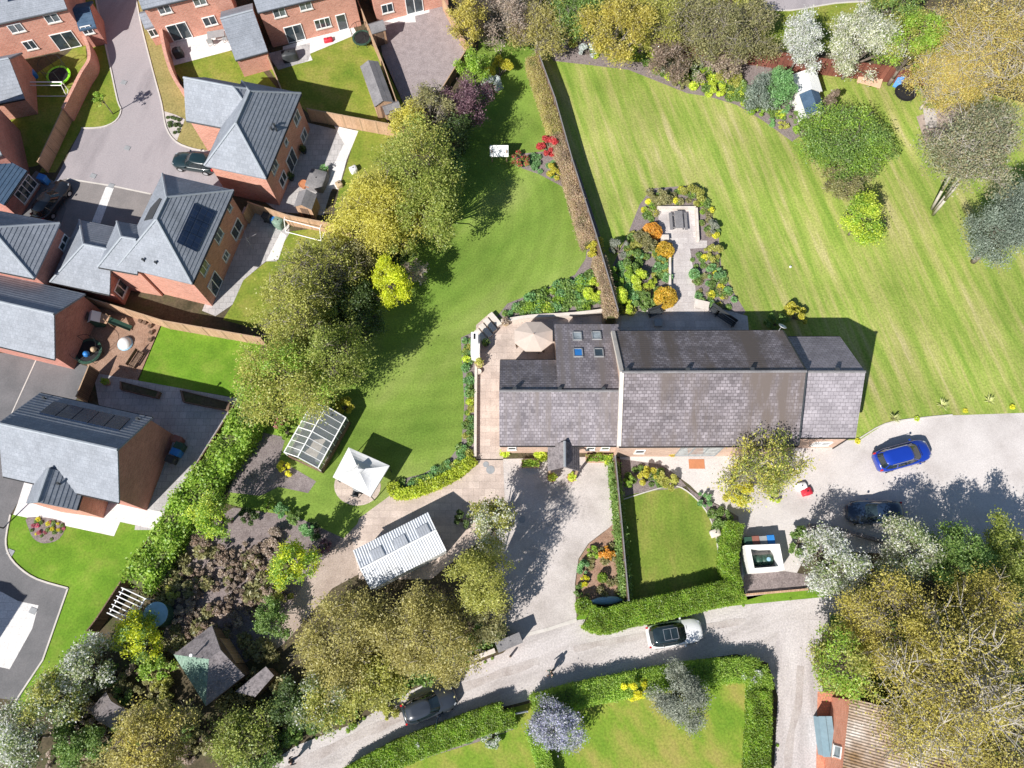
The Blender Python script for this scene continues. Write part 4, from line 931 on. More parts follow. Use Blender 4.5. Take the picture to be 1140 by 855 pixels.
# ---- little buildings: gabled sheds
def shed(name, label, cat, p0, p1, p2, he, hr, mroof, mwall, doorside=None, group=None):
    b = Blk(p0, p1, p2, he, hr, oh=.1); t = house(name, label, cat, b, group); b.roof(t, M[mroof], None, th=.06, gut=False, course=.6, lip=.012); b.wall(t, M[mwall])
    if doorside:
        o, n, a = b.side(doorside); L = (b.L if doorside in ('front', 'back') else b.W); c = b.P(b.L/2, 0, 0) if doorside == 'front' else b.P(b.inset()[1], b.W/2, 0)
        if doorside == 'front': c = b.P(b.L/2, b.inset()[2], 0)
        if doorside == 'start': c = b.P(b.inset()[0], b.W/2, 0)
        c.z = .9; mb = MB(); obox(mb, c+n*.003, a, n, .75, 1.65, .03); d = mb.build('door', M['wood_dark'] if mwall != 'wood_dark' else M['wood'], t)
        mb = MB(); obox(mb, c+n*.035+a*.28, a, n, .04, .12, .03); adopt_sub(mb, 'handle', M['metal'], d)
    return t
shed('garden_shed', 'white-roofed shed by the blossom trees at the top right', 'shed', (888, 104), (882, 83), (912, 90), 2.1, 2.6, 'white', 'render', 'start')
shed('garden_shed', 'dark blue roofed shed below the white-roofed one', 'shed', (898, 128), (890, 105), (914, 110), 2.0, 2.5, 'bluefelt', 'white', 'start')
shed('garden_shed', 'little grey felt shed against the fence behind the covered furniture', 'shed', (327, 230), (333, 213), (352, 219), 1.9, 2.5, 'felt', 'wood', 'start')
shed('garden_shed', 'narrow orange timber shed at the gravel yard fence', 'shed', (414, 38), (430, 33), (425, 22), 1.9, 2.5, 'felt', 'wood', 'front')
shed('garden_shed', 'long grey ridged shed at the end of the dry lawn', 'shed', (417, 119), (401, 74), (421, 68), 2.0, 2.5, 'felt', 'wood', 'start')
shed('log_store', 'small grey-roofed timber store at the foot of the long shed', 'store', (429, 128), (447, 122), (444, 110), 1.5, 1.9, 'felt', 'wood', 'front')
shed('chicken_coop', 'weathered chicken coop with felt roof in the lower left undergrowth', 'coop', (101, 790), (118, 770), (134, 798), 1.2, 1.9, 'felt_brown', 'ply', 'start')
shed('playhouse', 'small white-roofed playhouse against the garage gable', 'playhouse', (97, 359), (99, 348), (112, 351), 1.3, 1.8, 'white', 'green_p', 'front')
# ============================================================ FENCES AND WALLS
def fence(name, label, px, h=1.8, mat='wood', zpx=None, gap=1.85, cat='fence', group=None, posts=True, pm='post', th=.05):
    """px: the top edge in the photo"""
    P = [G(u, v, h if zpx is None else zpx) for u, v in px]
    for p in P: p.z = 0
    t = thing(name, label, cat, tuple(P[0]), 0, group); pmesh = None
    for a, b in zip(P[:-1], P[1:]):
        d = b-a; L = d.length; d.normalize(); mb = MB(); c = (a+b)/2; rz = math.atan2(d.y, d.x)
        mb.box((c.x, c.y, h/2), (L, th, h), rz); mb.build('panel', M[mat], t)
        mb = MB(); mb.box((c.x, c.y, h+.02), (L, .09, .04), rz); mb.build('rail', M[pm], t)
        if posts:
            n = max(1, round(L/gap))
            for i in range(n+1):
                q = a+d*(L*i/n)
                if pmesh is None:
                    mb = MB(); mb.box((0, 0, h/2+.03), (.11, .11, h+.06), 0); pmesh = mb.build('post', M[pm], t, local=True)
                    pmesh.location = q-P[0]
                elif i or a is P[0]:
                    o = pmesh.copy(); COL.objects.link(o); adopt(o, t); o.location = q-P[0]
    return t
def wall(name, label, px, h, wd, mat, zpx=None, cat='wall', smooth=0, cap=None, group=None):
    P = [G(u, v, h if zpx is None else zpx) for u, v in px]
    for p in P: p.z = 0
    if smooth: P = smoothpts(P, smooth, False)
    t = thing(name, label, cat, tuple(P[0]), 0, group)
    def st(w_, z0, z1, nm, m):
        L, R = ribbon_pts(P, w_); n = len(P); V = [(p.x, p.y, z) for z in (z0, z1) for p in L]+[(p.x, p.y, z) for z in (z0, z1) for p in R]; F = []
        for i in range(n-1): F += [[3*n+i, 3*n+i+1, n+i+1, n+i], [2*n+i, 2*n+i+1, 3*n+i+1, 3*n+i], [i+1, i, n+i, n+i+1]]
        F += [[0, 2*n, 3*n, n], [3*n-1, n-1, 2*n-1, 4*n-1]]
        MB().add(V, F).build(nm, M[m], t)
    st(wd, 0, h, 'masonry', mat)
    if cap: st(wd+.08, h, h+.06, 'coping', cap)
    return t
FG = 'estate fences'
fence('board_fence', 'orange board fence along the right side of the grey gravel yard', [(492, -4), (521, 51)], 1.8)
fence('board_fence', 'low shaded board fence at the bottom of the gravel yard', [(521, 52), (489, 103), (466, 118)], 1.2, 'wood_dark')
fence('board_fence', 'board fence between the dry lawn and the gravel yard', [(398, 0), (427, 72), (441, 112)], 1.8)
fence('board_fence', 'sunlit board fence below the dry lawn with the long shed', [(342, 121), (400, 132), (455, 142)], 1.8)
fence('board_fence', 'board fence beside the small square garage', [(296, 58), (313, 99)], 1.8)
fence('board_fence', 'sunlit board fence between two paved yards, by the white frame', [(276, 225), (321, 240), (386, 252)], 1.8)
fence('board_fence', 'short board fence return next to the hipped house with panels', [(277, 226), (271, 238)], 1.7)
fence('board_fence', 'long board fence above the bright new lawn', [(97, 331), (181, 357), (290, 376)], 1.8)
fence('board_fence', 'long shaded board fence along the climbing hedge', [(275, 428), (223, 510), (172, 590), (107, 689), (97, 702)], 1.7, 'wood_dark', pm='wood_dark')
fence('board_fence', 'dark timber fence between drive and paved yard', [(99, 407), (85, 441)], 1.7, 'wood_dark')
fence('board_fence', 'board fence below the corner garden, lower part of its brick wall', [(70, 121), (42, 180)], 1.7)
fence('board_fence', 'board fence at the left edge below the garage', [(0, 128), (14, 160)], 1.6)
fence('board_fence', 'dark stained board fence under the blossom trees', [(760, 47), (843, 55), (921, 66), (1031, 78), (1050, 80)], 2.1, 'wood_red', pm='wood_red')
wall('garden_wall', 'curved red brick wall round the trampoline garden', [(93, 40), (98, 52), (99, 66), (90, 81), (79, 103), (70, 121)], 1.8, .24, 'brick', smooth=4, cap='brick')
wall('garden_wall', 'curved brick wall along the dry verge of the estate road', [(178, 27), (183, 55), (190, 78), (199, 95), (209, 106)], 1.8, .24, 'brick', smooth=4, cap='brick')
fence('courtyard_fence', 'tall boarded fence dividing gravel courtyard and front lawn', [(685, 508), (692, 580), (700, 668)], 1.9, 'wood_dark', gap=2.4, pm='felt')
fence('boundary_fence', 'long grey boarded fence between the two big lawns', [(597, 52), (618, 109), (637, 177), (664, 262), (688, 345)], 2.1, 'wood_dark', gap=2.4, pm='felt')
wall('retaining_wall', 'pale low wall along the top edge of the patio', [(558, 357), (590, 352), (640, 349), (680, 344)], .55, .3, 'stone', smooth=3)
wall('retaining_wall', 'narrow pale wall between patio walkway and planted bed', [(530, 402), (529.5, 440), (529, 508)], .4, .22, 'stone')
wall('retaining_wall', 'short stone wall at the top of the sunken picnic area', [(732, 230.5), (775, 230.5)], .45, .22, 'stone')
wall('retaining_wall', 'stone wall on the right side of the picnic area', [(775.5, 231), (777.5, 267)], .45, .22, 'stone')
wall('retaining_wall', 'low stone wall on the left of the garden path', [(746, 272), (746, 320)], .5, .2, 'stone')
wall('lane_wall', 'low brick wall with coping at the lane, left of the gate', [(523, 735), (551, 724)], 1.0, .25, 'brick', cap='stone')
wall('garden_wall', 'low wall under the blossom hedge by the navy car', [(902, 584), (940, 590), (985, 603)], .6, .22, 'felt_brown')
wall('retaining_wall', 'low timber edge behind the white bin enclosure', [(831, 662), (900, 656)], .3, .15, 'wood')
q0, q1 = G(553, 721, 1.5), G(580, 709.5, 1.5); d = q1-q0; c = (q0+q1)/2; rz_ = math.atan2(d.y, d.x); lg = thing('log_store', 'long flat-topped timber store at the mouth of the courtyard', 'store', (c.x, c.y, 0), rz_)
mb = MB(); mb.box((0, .33, .75), (d.length-.1, .05, 1.5)); mb.build('back_panel', M['wood_dark'], lg, local=True)
for sx in (-1, 1): mb = MB(); mb.box((sx*(d.length/2-.08), 0, .74), (.06, .62, 1.48)); mb.build('side_panel', M['wood_dark'], lg, local=True)
mb = MB(); mb.box((0, 0, 1.56), (d.length, .8, .08), tilt=rad(4)); mb.build('roof', M['felt'], lg, local=True)
mb = MB()
for ix in range(7):
    for iz in range(5): mb.tube((-.8+.26*ix, -.25, .16+.24*iz), (-.8+.26*ix, .28, .16+.24*iz), .11, n=7)
mb.build('logs', M['post'], lg, local=True)
ga = thing('steel_gate', 'pale tubular gate across the gap between lane hedges', 'gate', tuple(G(573, 793))); g0, g1 = G(572, 794), G(587, 791)
mb = MB()
for z in (.25, .6, .95, 1.2): mb.tube((g0.x, g0.y, z), (g1.x, g1.y, z), .03)
mb.build('bar', M['metal'], ga)
for q in (g0, g1): mb = MB(); mb.tube((q.x, q.y, 0), (q.x, q.y, 1.3), .05); mb.build('gate_post', M['metal'], ga)

# steps at the patio's upper left corner
st_ = thing('garden_steps', 'broad pale steps from the patio up to the lawn', 'steps', tuple(G(542, 366)))
for i in range(4):
    a, b = G(529.5+i*6.5, 367-i*7), G(541+i*6, 378-i*6.4); a, b = G(530+i*5.2, 368-i*5.6), G(541+i*5.2, 381-i*5.6); d = b-a; mb = MB(); c = (a+b)/2
    mb.box((c.x, c.y, .09+.05*i), (d.length, .45, .18+.1*i), math.atan2(d.y, d.x)); mb.build('step', M['stone'], st_)
# outdoor fireplace
of = thing('outdoor_fireplace', 'white rendered outdoor fireplace with slotted chimney on the patio', 'fireplace', tuple(G(530, 400)))
p = G(530, 398); mb = MB(); mb.box((p.x, p.y+.5, .9), (.75, 1.7, 1.8)); mb.build('hearth', M['render'], of)
mb = MB(); mb.box((p.x-.03, p.y+.9, 2.2), (.6, .8, .8)); mb.build('chimney', M['render'], of); mb = MB(); mb.box((p.x-.03, p.y+.9, 2.605), (.16, .5, .02)); mb.build('flue_slot', M['black'], of)

# ============================================================ HEDGES
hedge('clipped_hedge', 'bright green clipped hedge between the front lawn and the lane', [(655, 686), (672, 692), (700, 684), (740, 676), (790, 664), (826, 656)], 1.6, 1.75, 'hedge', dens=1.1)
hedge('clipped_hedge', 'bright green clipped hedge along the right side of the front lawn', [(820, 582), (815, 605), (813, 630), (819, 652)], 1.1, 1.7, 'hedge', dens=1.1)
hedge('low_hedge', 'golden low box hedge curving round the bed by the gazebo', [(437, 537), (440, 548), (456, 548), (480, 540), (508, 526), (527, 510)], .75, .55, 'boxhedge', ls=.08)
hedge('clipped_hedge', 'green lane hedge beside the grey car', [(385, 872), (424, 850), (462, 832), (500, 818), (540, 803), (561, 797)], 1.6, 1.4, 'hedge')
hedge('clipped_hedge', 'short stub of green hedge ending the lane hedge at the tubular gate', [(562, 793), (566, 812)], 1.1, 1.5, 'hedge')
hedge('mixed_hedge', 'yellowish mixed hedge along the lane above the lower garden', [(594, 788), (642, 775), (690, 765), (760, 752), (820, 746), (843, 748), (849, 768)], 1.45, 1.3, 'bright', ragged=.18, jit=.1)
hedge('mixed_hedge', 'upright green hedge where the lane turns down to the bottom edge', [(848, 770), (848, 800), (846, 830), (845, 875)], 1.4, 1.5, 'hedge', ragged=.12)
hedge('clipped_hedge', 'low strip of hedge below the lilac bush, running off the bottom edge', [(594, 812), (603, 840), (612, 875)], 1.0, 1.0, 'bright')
hedge('mixed_hedge', 'yellowish young hedge beside the upper part of the long grey fence', [(592, 62), (606, 105), (620, 148)], .95, 1.6, 'beechyellow', ragged=.3, jit=.12)
hedge('beech_hedge', 'brown beech hedge beside the lower part of the long grey fence', [(620, 150), (632, 185), (645, 230), (656, 268)], .95, 1.65, 'beech', ragged=.25, jit=.12)
hedge('beech_hedge', 'short pinkish brown beech hedge near the barn corner', [(667, 285), (673, 305), (679, 330), (681, 352)], 1.0, 1.8, 'beech', ragged=.15)
hedge('climbing_hedge', 'leafy green hedge growing along the long shaded fence', [(278, 455), (262, 485), (235, 520), (208, 558), (182, 598), (160, 632), (148, 650)], 2.0, 2.0, 'bright', ls=.12, jit=.2, ragged=.5)
hedge('ivy_strip', 'ivy growing along the courtyard fence', [(684, 515), (690, 575), (696, 640), (698, 664)], .5, 1.2, 'mid', ls=.1, jit=.12, ragged=.2, cat='ivy')

# ============================================================ TREES (crown middle, radius in photo pixels, height)
tree('willow_tree', 'golden weeping willow overhanging the estate yards', 'tree', (417, 227), 56, 9, 'willow', k=40, dens=1.5, ls=.16, droop=.35, twigs=1)
tree('birch_tree', 'leafy green birch above the golden willow', 'tree', (468, 180), 52, 11, 'willowgreen', k=34, dens=.75, leaf2='palegreen', part2='young_leaves', share2=.35)
tree('bushy_tree', 'dark green tree on the shaded side of the willow', 'tree', (478, 226), 40, 9, 'willowgreen', k=28, dens=1.0)
tree('bare_tree', 'half bare grey-limbed tree between willow and estate lawn', 'tree', (352, 300), 46, 8, 'palegreen', k=30, dens=.42, twigs=3, bark='trunk_grey', barkvis=1.3)
tree('acacia_tree', 'vivid yellow-green small tree by the willow', 'tree', (434, 310), 25, 7, 'acacia', k=22, dens=1.6, ls=.15)
tree('bushy_tree', 'pale olive tree over the end of the bright new lawn', 'tree', (325, 345), 50, 9.5, 'palegreen', k=34, dens=.7, twigs=2, bark='trunk_grey')
tree('bushy_tree', 'large olive-green tree above the greenhouse', 'tree', (316, 422), 58, 10, 'palegreen', k=42, dens=.85, leaf2='bright', part2='young_leaves', share2=.3)
tree('bushy_tree', 'mid-green tree behind the greenhouse, towards the lawn', 'tree', (365, 392), 46, 10, 'willowgreen', k=30, dens=.75, twigs=1)
tree('bushy_tree', 'dark undergrowth tree beside the fallen grey trunk', 'tree', (390, 335), 30, 5, 'dark', k=18, dens=1.2)
tree('bare_sapling', 'spindly pale twiggy sapling at the lawn edge', 'tree', (464, 300), 14, 4.5, 'twig', k=12, dens=.35, twigs=3, bark='trunk_pale')
tree('purple_plum', 'purple-leaved plum tree at the end of the upper lawn', 'tree', (518, 112), 28, 6.5, 'purple', k=24, dens=1.2, twigs=1)
tree('bare_tree', 'greyish bare tree beside the purple plum', 'tree', (480, 118), 30, 7, 'olive', k=20, dens=.6, twigs=3, bark='trunk_grey')
tree('bushy_tree', 'mid-green bush tree under the purple plum', 'tree', (505, 145), 26, 6, 'dark', k=20)
tree('young_tree', 'fresh green small tree right of the gravel yard', 'tree', (528, 70), 20, 5, 'bright', k=16)
tree('gorse_tree', 'yellowish tree at the top edge by the orange fence', 'tree', (520, 20), 26, 7, 'oakyellow', k=20, dens=.9, twigs=1)
for u, v, r, h, lf, lb in ((395, 285, 30, 5, 'olive', 'olive bush tree filling the gap below the willow'), (372, 350, 30, 5, 'willowgreen', 'green bush tree in the middle of the tree belt'), (440, 262, 26, 4, 'willowgreen', 'green bush tree above the vivid acacia'), (495, 190, 24, 5, 'mid', 'green bush tree at the right edge of the belt'), (455, 140, 28, 6, 'willow', 'yellowish tree at the upper end of the belt'), (282, 445, 24, 4, 'mid', 'green bush tree joining hedge and tree belt'), (400, 365, 26, 4, 'dark', 'dark bush tree at the lawn edge of the belt')):
    tree('bushy_tree', lb, 'tree', (u, v), r, h, lf, k=20, dens=1.0, twigs=1)
# band along the top edge
for i, (u, v, r, h, lf, d, tw, lb) in enumerate((
    (560, 15, 38, 6, 'twig', .7, 3, 'brownish twiggy tree, leftmost of the row along the top edge'),
    (602, 30, 34, 5, 'oak', .7, 3, 'low russet tree where the beech hedge meets the top row'),
    (645, 14, 34, 5.5, 'mid', .9, 1, 'green tree in the top row left of the yellow one'),
    (688, 30, 42, 7, 'oakyellow', 1.1, 1, 'broad golden tree in the top row above the border'),
    (742, 18, 36, 6, 'palegreen', .7, 2, 'pale green tree in the top row right of the golden one'),
    (790, 28, 44, 7, 'olive', .6, 3, 'large bare-limbed tree in the middle of the top row'),
    (838, 30, 36, 5.5, 'olive', .7, 2, 'olive tree at the end of the stained fence'))):
    tree('row_tree', lb, 'tree', (u, v), r, h, lf, k=24, dens=d, twigs=tw, bark='trunk_grey', group='trees along the top edge', barkvis=1.15)
tree('hedgerow_tree', 'purple-brown thicket in front of the top row', 'tree', (745, 62), 28, 4, 'copper', k=16, dens=.7, twigs=2)
tree('hedgerow_tree', 'brown scrubby thicket beside the stained fence', 'tree', (800, 62), 30, 4, 'twig', k=16, dens=.6, twigs=2)
tree('blossom_tree', 'narrow white blossom tree left of the white-roofed shed', 'blossom tree', (897, 43), 27, 7, 'blossomwhite', k=26, dens=1.3, squash=(.85, 1.15))
tree('blossom_tree', 'broad creamy blossom tree behind the stained fence', 'blossom tree', (963, 44), 38, 8, 'blossom', k=30, dens=1.3)
tree('bushy_tree', 'light green tree right of the creamy blossom', 'tree', (1022, 45), 34, 9, 'bright', k=24, dens=1.0, leaf2='palegreen', part2='young_leaves')
tree('bushy_tree', 'olive-green tree at the top edge above the creamy blossom', 'tree', (1000, 5), 36, 9, 'mid', k=24, dens=.9, leaf2='palegreen', part2='young_leaves', share2=.5)
tree('oak_tree', 'large orange-tinged oak filling the top right corner', 'tree', (1110, 55), 78, 10, 'orange', k=64, dens=.6, ls=.14, twigs=4, bark='trunk_pale', barkvis=1.2)
tree('oak_tree', 'smaller orange-tinged oak left of the corner oak', 'tree', (1052, 85), 42, 7, 'orange', k=36, dens=.6, ls=.14, twigs=3, bark='trunk_pale')
tree('eucalyptus', 'leaning grey-green eucalyptus with pale stems on the striped lawn', 'tree', (1092, 165), 57, 13, 'euca', k=46, dens=.8, twigs=2, bark='trunk_pale', foot=(1040, 236), barkvis=1.5, base=.46, tr=.17, stems=3)
tree('eucalyptus', 'silvery eucalyptus at the right edge', 'tree', (1138, 245), 48, 11, 'grey', k=34, dens=1.5, ls=.14)
tree('bushy_tree', 'wide bright green bush tree on the striped lawn', 'tree', (940, 157), 50, 6, 'mid', k=44, dens=1.3, twigs=1, leaf2='bright', part2='young_leaves', share2=.3, base=.05)
tree('bronze_tree', 'brownish olive small tree between bright bush and lime bush', 'tree', (945, 198), 26, 4.0, 'olive', k=18, dens=1.0, base=.1, twigs=2)
tree('lime_tree', 'yellow-lime small tree below the bright green bush', 'tree', (962, 240), 29, 5, 'bright', leaf2='lime', part2='young_leaves', share2=.4, k=24, dens=1.1, base=.15, squash=(.85, 1.1))
tree('conifer', 'bluish green shrubby conifer beside the white-roofed shed', 'conifer', (868, 96), 22, 5, 'fern', k=24, dens=1.5, base=.05)
tree('conifer', 'silver-grey conifer left of the bluish one', 'conifer', (848, 104), 22, 4, 'grey', k=20, dens=1.6, base=.05)
tree('cypress', 'brown narrow cypress beside the two sheds', 'conifer', (928, 110), 11, 4, 'copper', k=14, dens=2, shape='cone', base=.05, squash=(.8, 1.6))
# in front of the barn and right
tree('cherry_tree', 'yellow-green tree shading the right end of the barn', 'tree', (850, 518), 47, 8, 'willow', leaf2='willowgreen', part2='young_leaves', share2=.5, k=40, dens=.55, twigs=3, bark='trunk_grey', base=.12)
shrub('golden_shrub', 'golden flowering shrub at the foot of the tree before the barn', 'shrub', (822, 545), 20, 1.6, 'gold', leaf2='yellow')
tree('blossom_tree', 'white blossom tree by the bin enclosure', 'blossom tree', (930, 628), 38, 6, 'blossomgreen', leaf2='blossomwhite', share2=.55, k=30, dens=1.2)
tree('blossom_tree', 'greenish white blossom tree below the navy car', 'blossom tree', (1012, 618), 38, 6.5, 'blossomgreen', leaf2='blossom', share2=.4, k=30, dens=1.1)
tree('bushy_tree', 'dark green bush tree at the edge of the pale drive', 'tree', (1072, 622), 38, 7, 'mid', k=28, dens=1.2)
tree('bushy_tree', 'deep green bush tree at the right edge of the drive', 'tree', (1128, 618), 38, 7, 'willowgreen', k=28, dens=1.2)
shrub('dark_shrub', 'dark leafy shrub at the corner of the bin enclosure', 'shrub', (893, 603), 18, 2.0, 'mid')
tree('oak_tree', 'huge half-bare oak spreading over the lower right outbuilding', 'tree', (1070, 770), 96, 13, 'oakyellow', k=70, dens=.42, ls=.135, twigs=5, bark='trunk_pale', barkvis=1.5)
tree('oak_tree', 'half-bare oak at the right edge below the drive', 'tree', (1110, 688), 54, 10, 'oakyellow', k=40, dens=.5, ls=.135, twigs=4, bark='trunk_grey', barkvis=1.2)
tree('oak_tree', 'yellowish oak nearest the lane bend', 'tree', (992, 695), 56, 9, 'oakyellow', k=40, dens=.65, ls=.135, twigs=4, bark='trunk_grey')
tree('lime_tree', 'fresh yellow-green tree at the lane bend', 'tree', (938, 738), 38, 8, 'palegreen', leaf2='bright', part2='young_leaves', share2=.5, k=32, dens=.9, twigs=1)
tree('oak_tree', 'brown twiggy oak in the bottom right corner', 'tree', (1120, 845), 60, 10, 'oak', k=40, dens=.4, ls=.14, twigs=5, bark='trunk_grey', barkvis=1.3)
# lower middle
tree('blossom_tree', 'cream blossom tree at the corner of the paved yard', 'blossom tree', (548, 580), 30, 7, 'palegreen', leaf2='blossom', share2=.45, k=28, dens=1.2)
tree('ash_tree', 'yellow-green tree between workshop and courtyard', 'tree', (534, 643), 40, 10, 'palegreen', k=32, dens=1.0, ls=.15)
tree('oak_tree', 'broad brown-green oak directly below the white workshop', 'tree', (472, 706), 57, 7.5, 'oak', k=52, dens=1.15, ls=.16, twigs=1, bark='trunk_grey')
tree('oak_tree', 'brown-green oak left of the one below the workshop', 'tree', (382, 712), 54, 6.5, 'oak', k=46, dens=1.15, ls=.16, twigs=1, bark='trunk_grey')
tree('oak_tree', 'lower leafy oak hanging over the grey car', 'tree', (408, 757), 42, 5, 'palegreen', k=40, dens=1.1, twigs=1)
tree('hedgerow_tree', 'light green hedgerow tree above the walker on the lane', 'tree', (360, 775), 36, 6, 'palegreen', k=26, dens=1.1, leaf2='blossomgreen', part2='young_leaves', share2=.3)
tree('hedgerow_tree', 'small green tree by the low brick wall', 'tree', (545, 690), 26, 6, 'olive', k=20, dens=1.0)
tree('lilac_bush', 'pale lilac bush in full flower by the lane gate', 'lilac', (617, 806), 30, 3.8, 'lilac', k=30, dens=1.6, ls=.13, base=.1)
tree('olive_bush', 'grey-green rounded tree on the lower garden lawn', 'tree', (758, 775), 34, 4.5, 'greydark', k=30, dens=1.5, ls=.12, base=.15)
shrub('snowball_bush', 'white flowering bush in front of the lane hedge', 'shrub', (547, 820), 13, 1.6, 'mid', leaf2='whiteflower', share2=.6)
shrub('snowball_bush', 'white flowering bush at the bottom edge by the lane hedge', 'shrub', (466, 835), 11, 1.9, 'bright', leaf2='whiteflower', share2=.5)
shrub('forsythia', 'vivid orange-yellow shrub in the lane hedge', 'shrub', (707, 764), 17, 2.3, 'forsythia', squash=(1.2, .8), dens=2.2, k=16)
shrub('white_shrub', 'pale flowering shrub at the hedge corner on the lane', 'shrub', (838, 754), 13, 2.1, 'bright', leaf2='whiteflower', share2=.4, dens=1.6)
# lower left
tree('hawthorn', 'white flowering hawthorn at the end of the long fence', 'blossom tree', (92, 742), 32, 7, 'blossomgreen', leaf2='blossomwhite', share2=.3, k=28, dens=1.2)
tree('hawthorn', 'leafy hawthorn left of the chicken coop', 'blossom tree', (58, 778), 32, 7, 'blossomgreen', leaf2='palegreen', part2='young_leaves', share2=.4, k=26, dens=1.2)
tree('hawthorn', 'white flowering hawthorn in the bottom left corner', 'blossom tree', (18, 825), 36, 7, 'blossomgreen', leaf2='blossomwhite', share2=.4, k=28, dens=1.2)
tree('golden_conifer', 'golden green conifer beside the white pergola', 'conifer', (150, 708), 27, 5, 'acacia', k=26, dens=1.4, leaf2='mid', part2='young_leaves', share2=.35, base=.05)
tree('scrub_tree', 'ochre scrubby tree at the bottom edge, lower left', 'tree', (165, 825), 52, 8, 'oak', k=40, dens=.9, twigs=3, leaf2='oakyellow', part2='young_leaves', share2=.3)
tree('scrub_tree', 'dark green scrubby tree below the mossy shed', 'tree', (268, 825), 38, 4, 'willowgreen', k=36, dens=1.0, twigs=2)
tree('scrub_tree', 'green scrubby tree beside the lane at the bottom', 'tree', (284, 846), 24, 3, 'mid', k=26, dens=.9, twigs=2)
tree('scrub_tree', 'dark bushy tree right of the lean-to', 'tree', (322, 785), 26, 4, 'dark', k=22, dens=1.1)
tree('young_tree', 'green bush between hawthorns and coop', 'tree', (85, 830), 26, 4, 'mid', k=18, dens=1.0)
tree('young_tree', 'leafy bush between golden conifer and mossy shed', 'tree', (172, 745), 17, 2.5, 'bright', k=16)
tree('young_tree', 'yellow-green tree between vegetable plot and long hedge', 'tree', (238, 572), 27, 6, 'bright', leaf2='lime', part2='young_leaves', share2=.35, k=24)
tree('young_tree', 'yellow-green small tree beside the gravel path', 'tree', (325, 628), 26, 5.5, 'bright', leaf2='acacia', part2='young_leaves', share2=.4, k=24, dens=1.2)
tree('young_tree', 'dark green bush left of the gravel path', 'tree', (300, 690), 22, 3, 'mid', k=16)
tree('street_tree', 'thin young street tree on the corner of the estate verge', 'tree', (112, 109), 9, 4.0, 'bright', k=8, dens=.8, foot=(126, 127), base=.5, tr=.05)
for i, (u, v) in enumerate(inside([(205, 640), (250, 605), (290, 610), (312, 640), (300, 690), (255, 700), (215, 712), (190, 690)], 46, 41, 9)):
    shrub('scrub_clump', ('brown-pink scrubby clump in the dark planting of the lower left' if i % 3 else 'tan twiggy clump in the dark planting of the lower left'), 'shrub', (u, v), 7+(i*7 % 5), .8+.1*(i % 4), 'copper' if i % 3 else 'twig', k=7, dens=.8, group='scrubby clumps in the lower left planting', seed=i)
for i, (u, v) in enumerate(inside([(130, 735), (185, 740), (200, 800), (330, 790), (310, 850), (40, 852), (60, 810), (110, 770)], 46, 43, 10)):
    q = i % 3; shrub('bramble', ('brownish tangled bramble below the mossy shed', 'olive tangled bramble below the mossy shed', 'green tangled bramble below the mossy shed')[q], 'shrub', (u, v), 9+(i*5 % 6), 1.0+.15*(i % 4), ('twig', 'olive', 'mid')[q], k=8, dens=.8, group='brambles in the lower left corner', seed=i+100)
# shrubs
shrub('golden_shrub', 'rounded yellow shrub near the top of the garden lawn', 'shrub', (556, 76), 15, 2.2, 'gold', leaf2='yellow')
shrub('ceanothus', 'blue-white flowering shrub below the yellow shrub', 'shrub', (549, 95), 14, 2.2, 'bluewhite')
shrub('red_maple', 'crimson maple bush by the long grey fence', 'shrub', (612, 162), 13, 2.0, 'redacer', dens=1.4)
shrub('yellow_shrub', 'yellow-green shrub below the crimson maple', 'shrub', (617, 188), 11, 1.6, 'gold')
shrub('red_tipped_shrub', 'red-tipped green shrub beside the white board', 'shrub', (580, 177), 11, 1.3, 'mid', leaf2='redacer', share2=.35)
shrub('golden_shrub', 'yellow shrub where the hedge bends near the barn', 'shrub', (663, 275), 12, 2.0, 'gold')
shrub('golden_shrub', 'yellow-green shrub at the corner above the patio wall', 'shrub', (660, 320), 15, 1.8, 'lime')
shrub('golden_shrub', 'gold-tipped shrub by the greenhouse', 'shrub', (383, 452), 12, 1.8, 'gold')
shrub('golden_shrub', 'yellow-flowered clump at the lower greenhouse corner', 'shrub', (318, 522), 10, .8, 'yellow', squash=(1.5, .6), rz=rad(-30))
shrub('pink_shrub', 'pink flowering shrub under the trees by the greenhouse', 'shrub', (312, 470), 9, 1.2, 'bright', leaf2='pink', share2=.35)
shrub('lime_shrub', 'bright shrub between greenhouse and tree', 'shrub', (318, 480), 12, 1.0, 'bright')
for n_, (u, v, r, h, lf, lb) in enumerate(((726, 258, 11, 1.1, 'azalea', 'orange azalea ball beside the picnic table'), (740, 278.5, 10.5, 1.1, 'azgold', 'orange azalea ball at the left of the path crossing'), (741, 331, 13, 1.2, 'azgold', 'largest orange azalea ball, at the foot of the garden path'))):
    ball('azalea', lb, 'azalea', (u, v), r, h, lf, group='orange azaleas')
ball('clipped_ball', 'small clipped green ball in the border right of the path', 'shrub', (773, 305), 6, .8, 'fern'); ball('clipped_ball', 'clipped green ball in the bark bed by the courtyard fence', 'shrub', (670.5, 643), 5.5, .9, 'hedge')
ball('clipped_ball', 'larger green ball where the bright hedge starts by the courtyard', 'shrub', (650, 675), 10, 1.5, 'hedge')
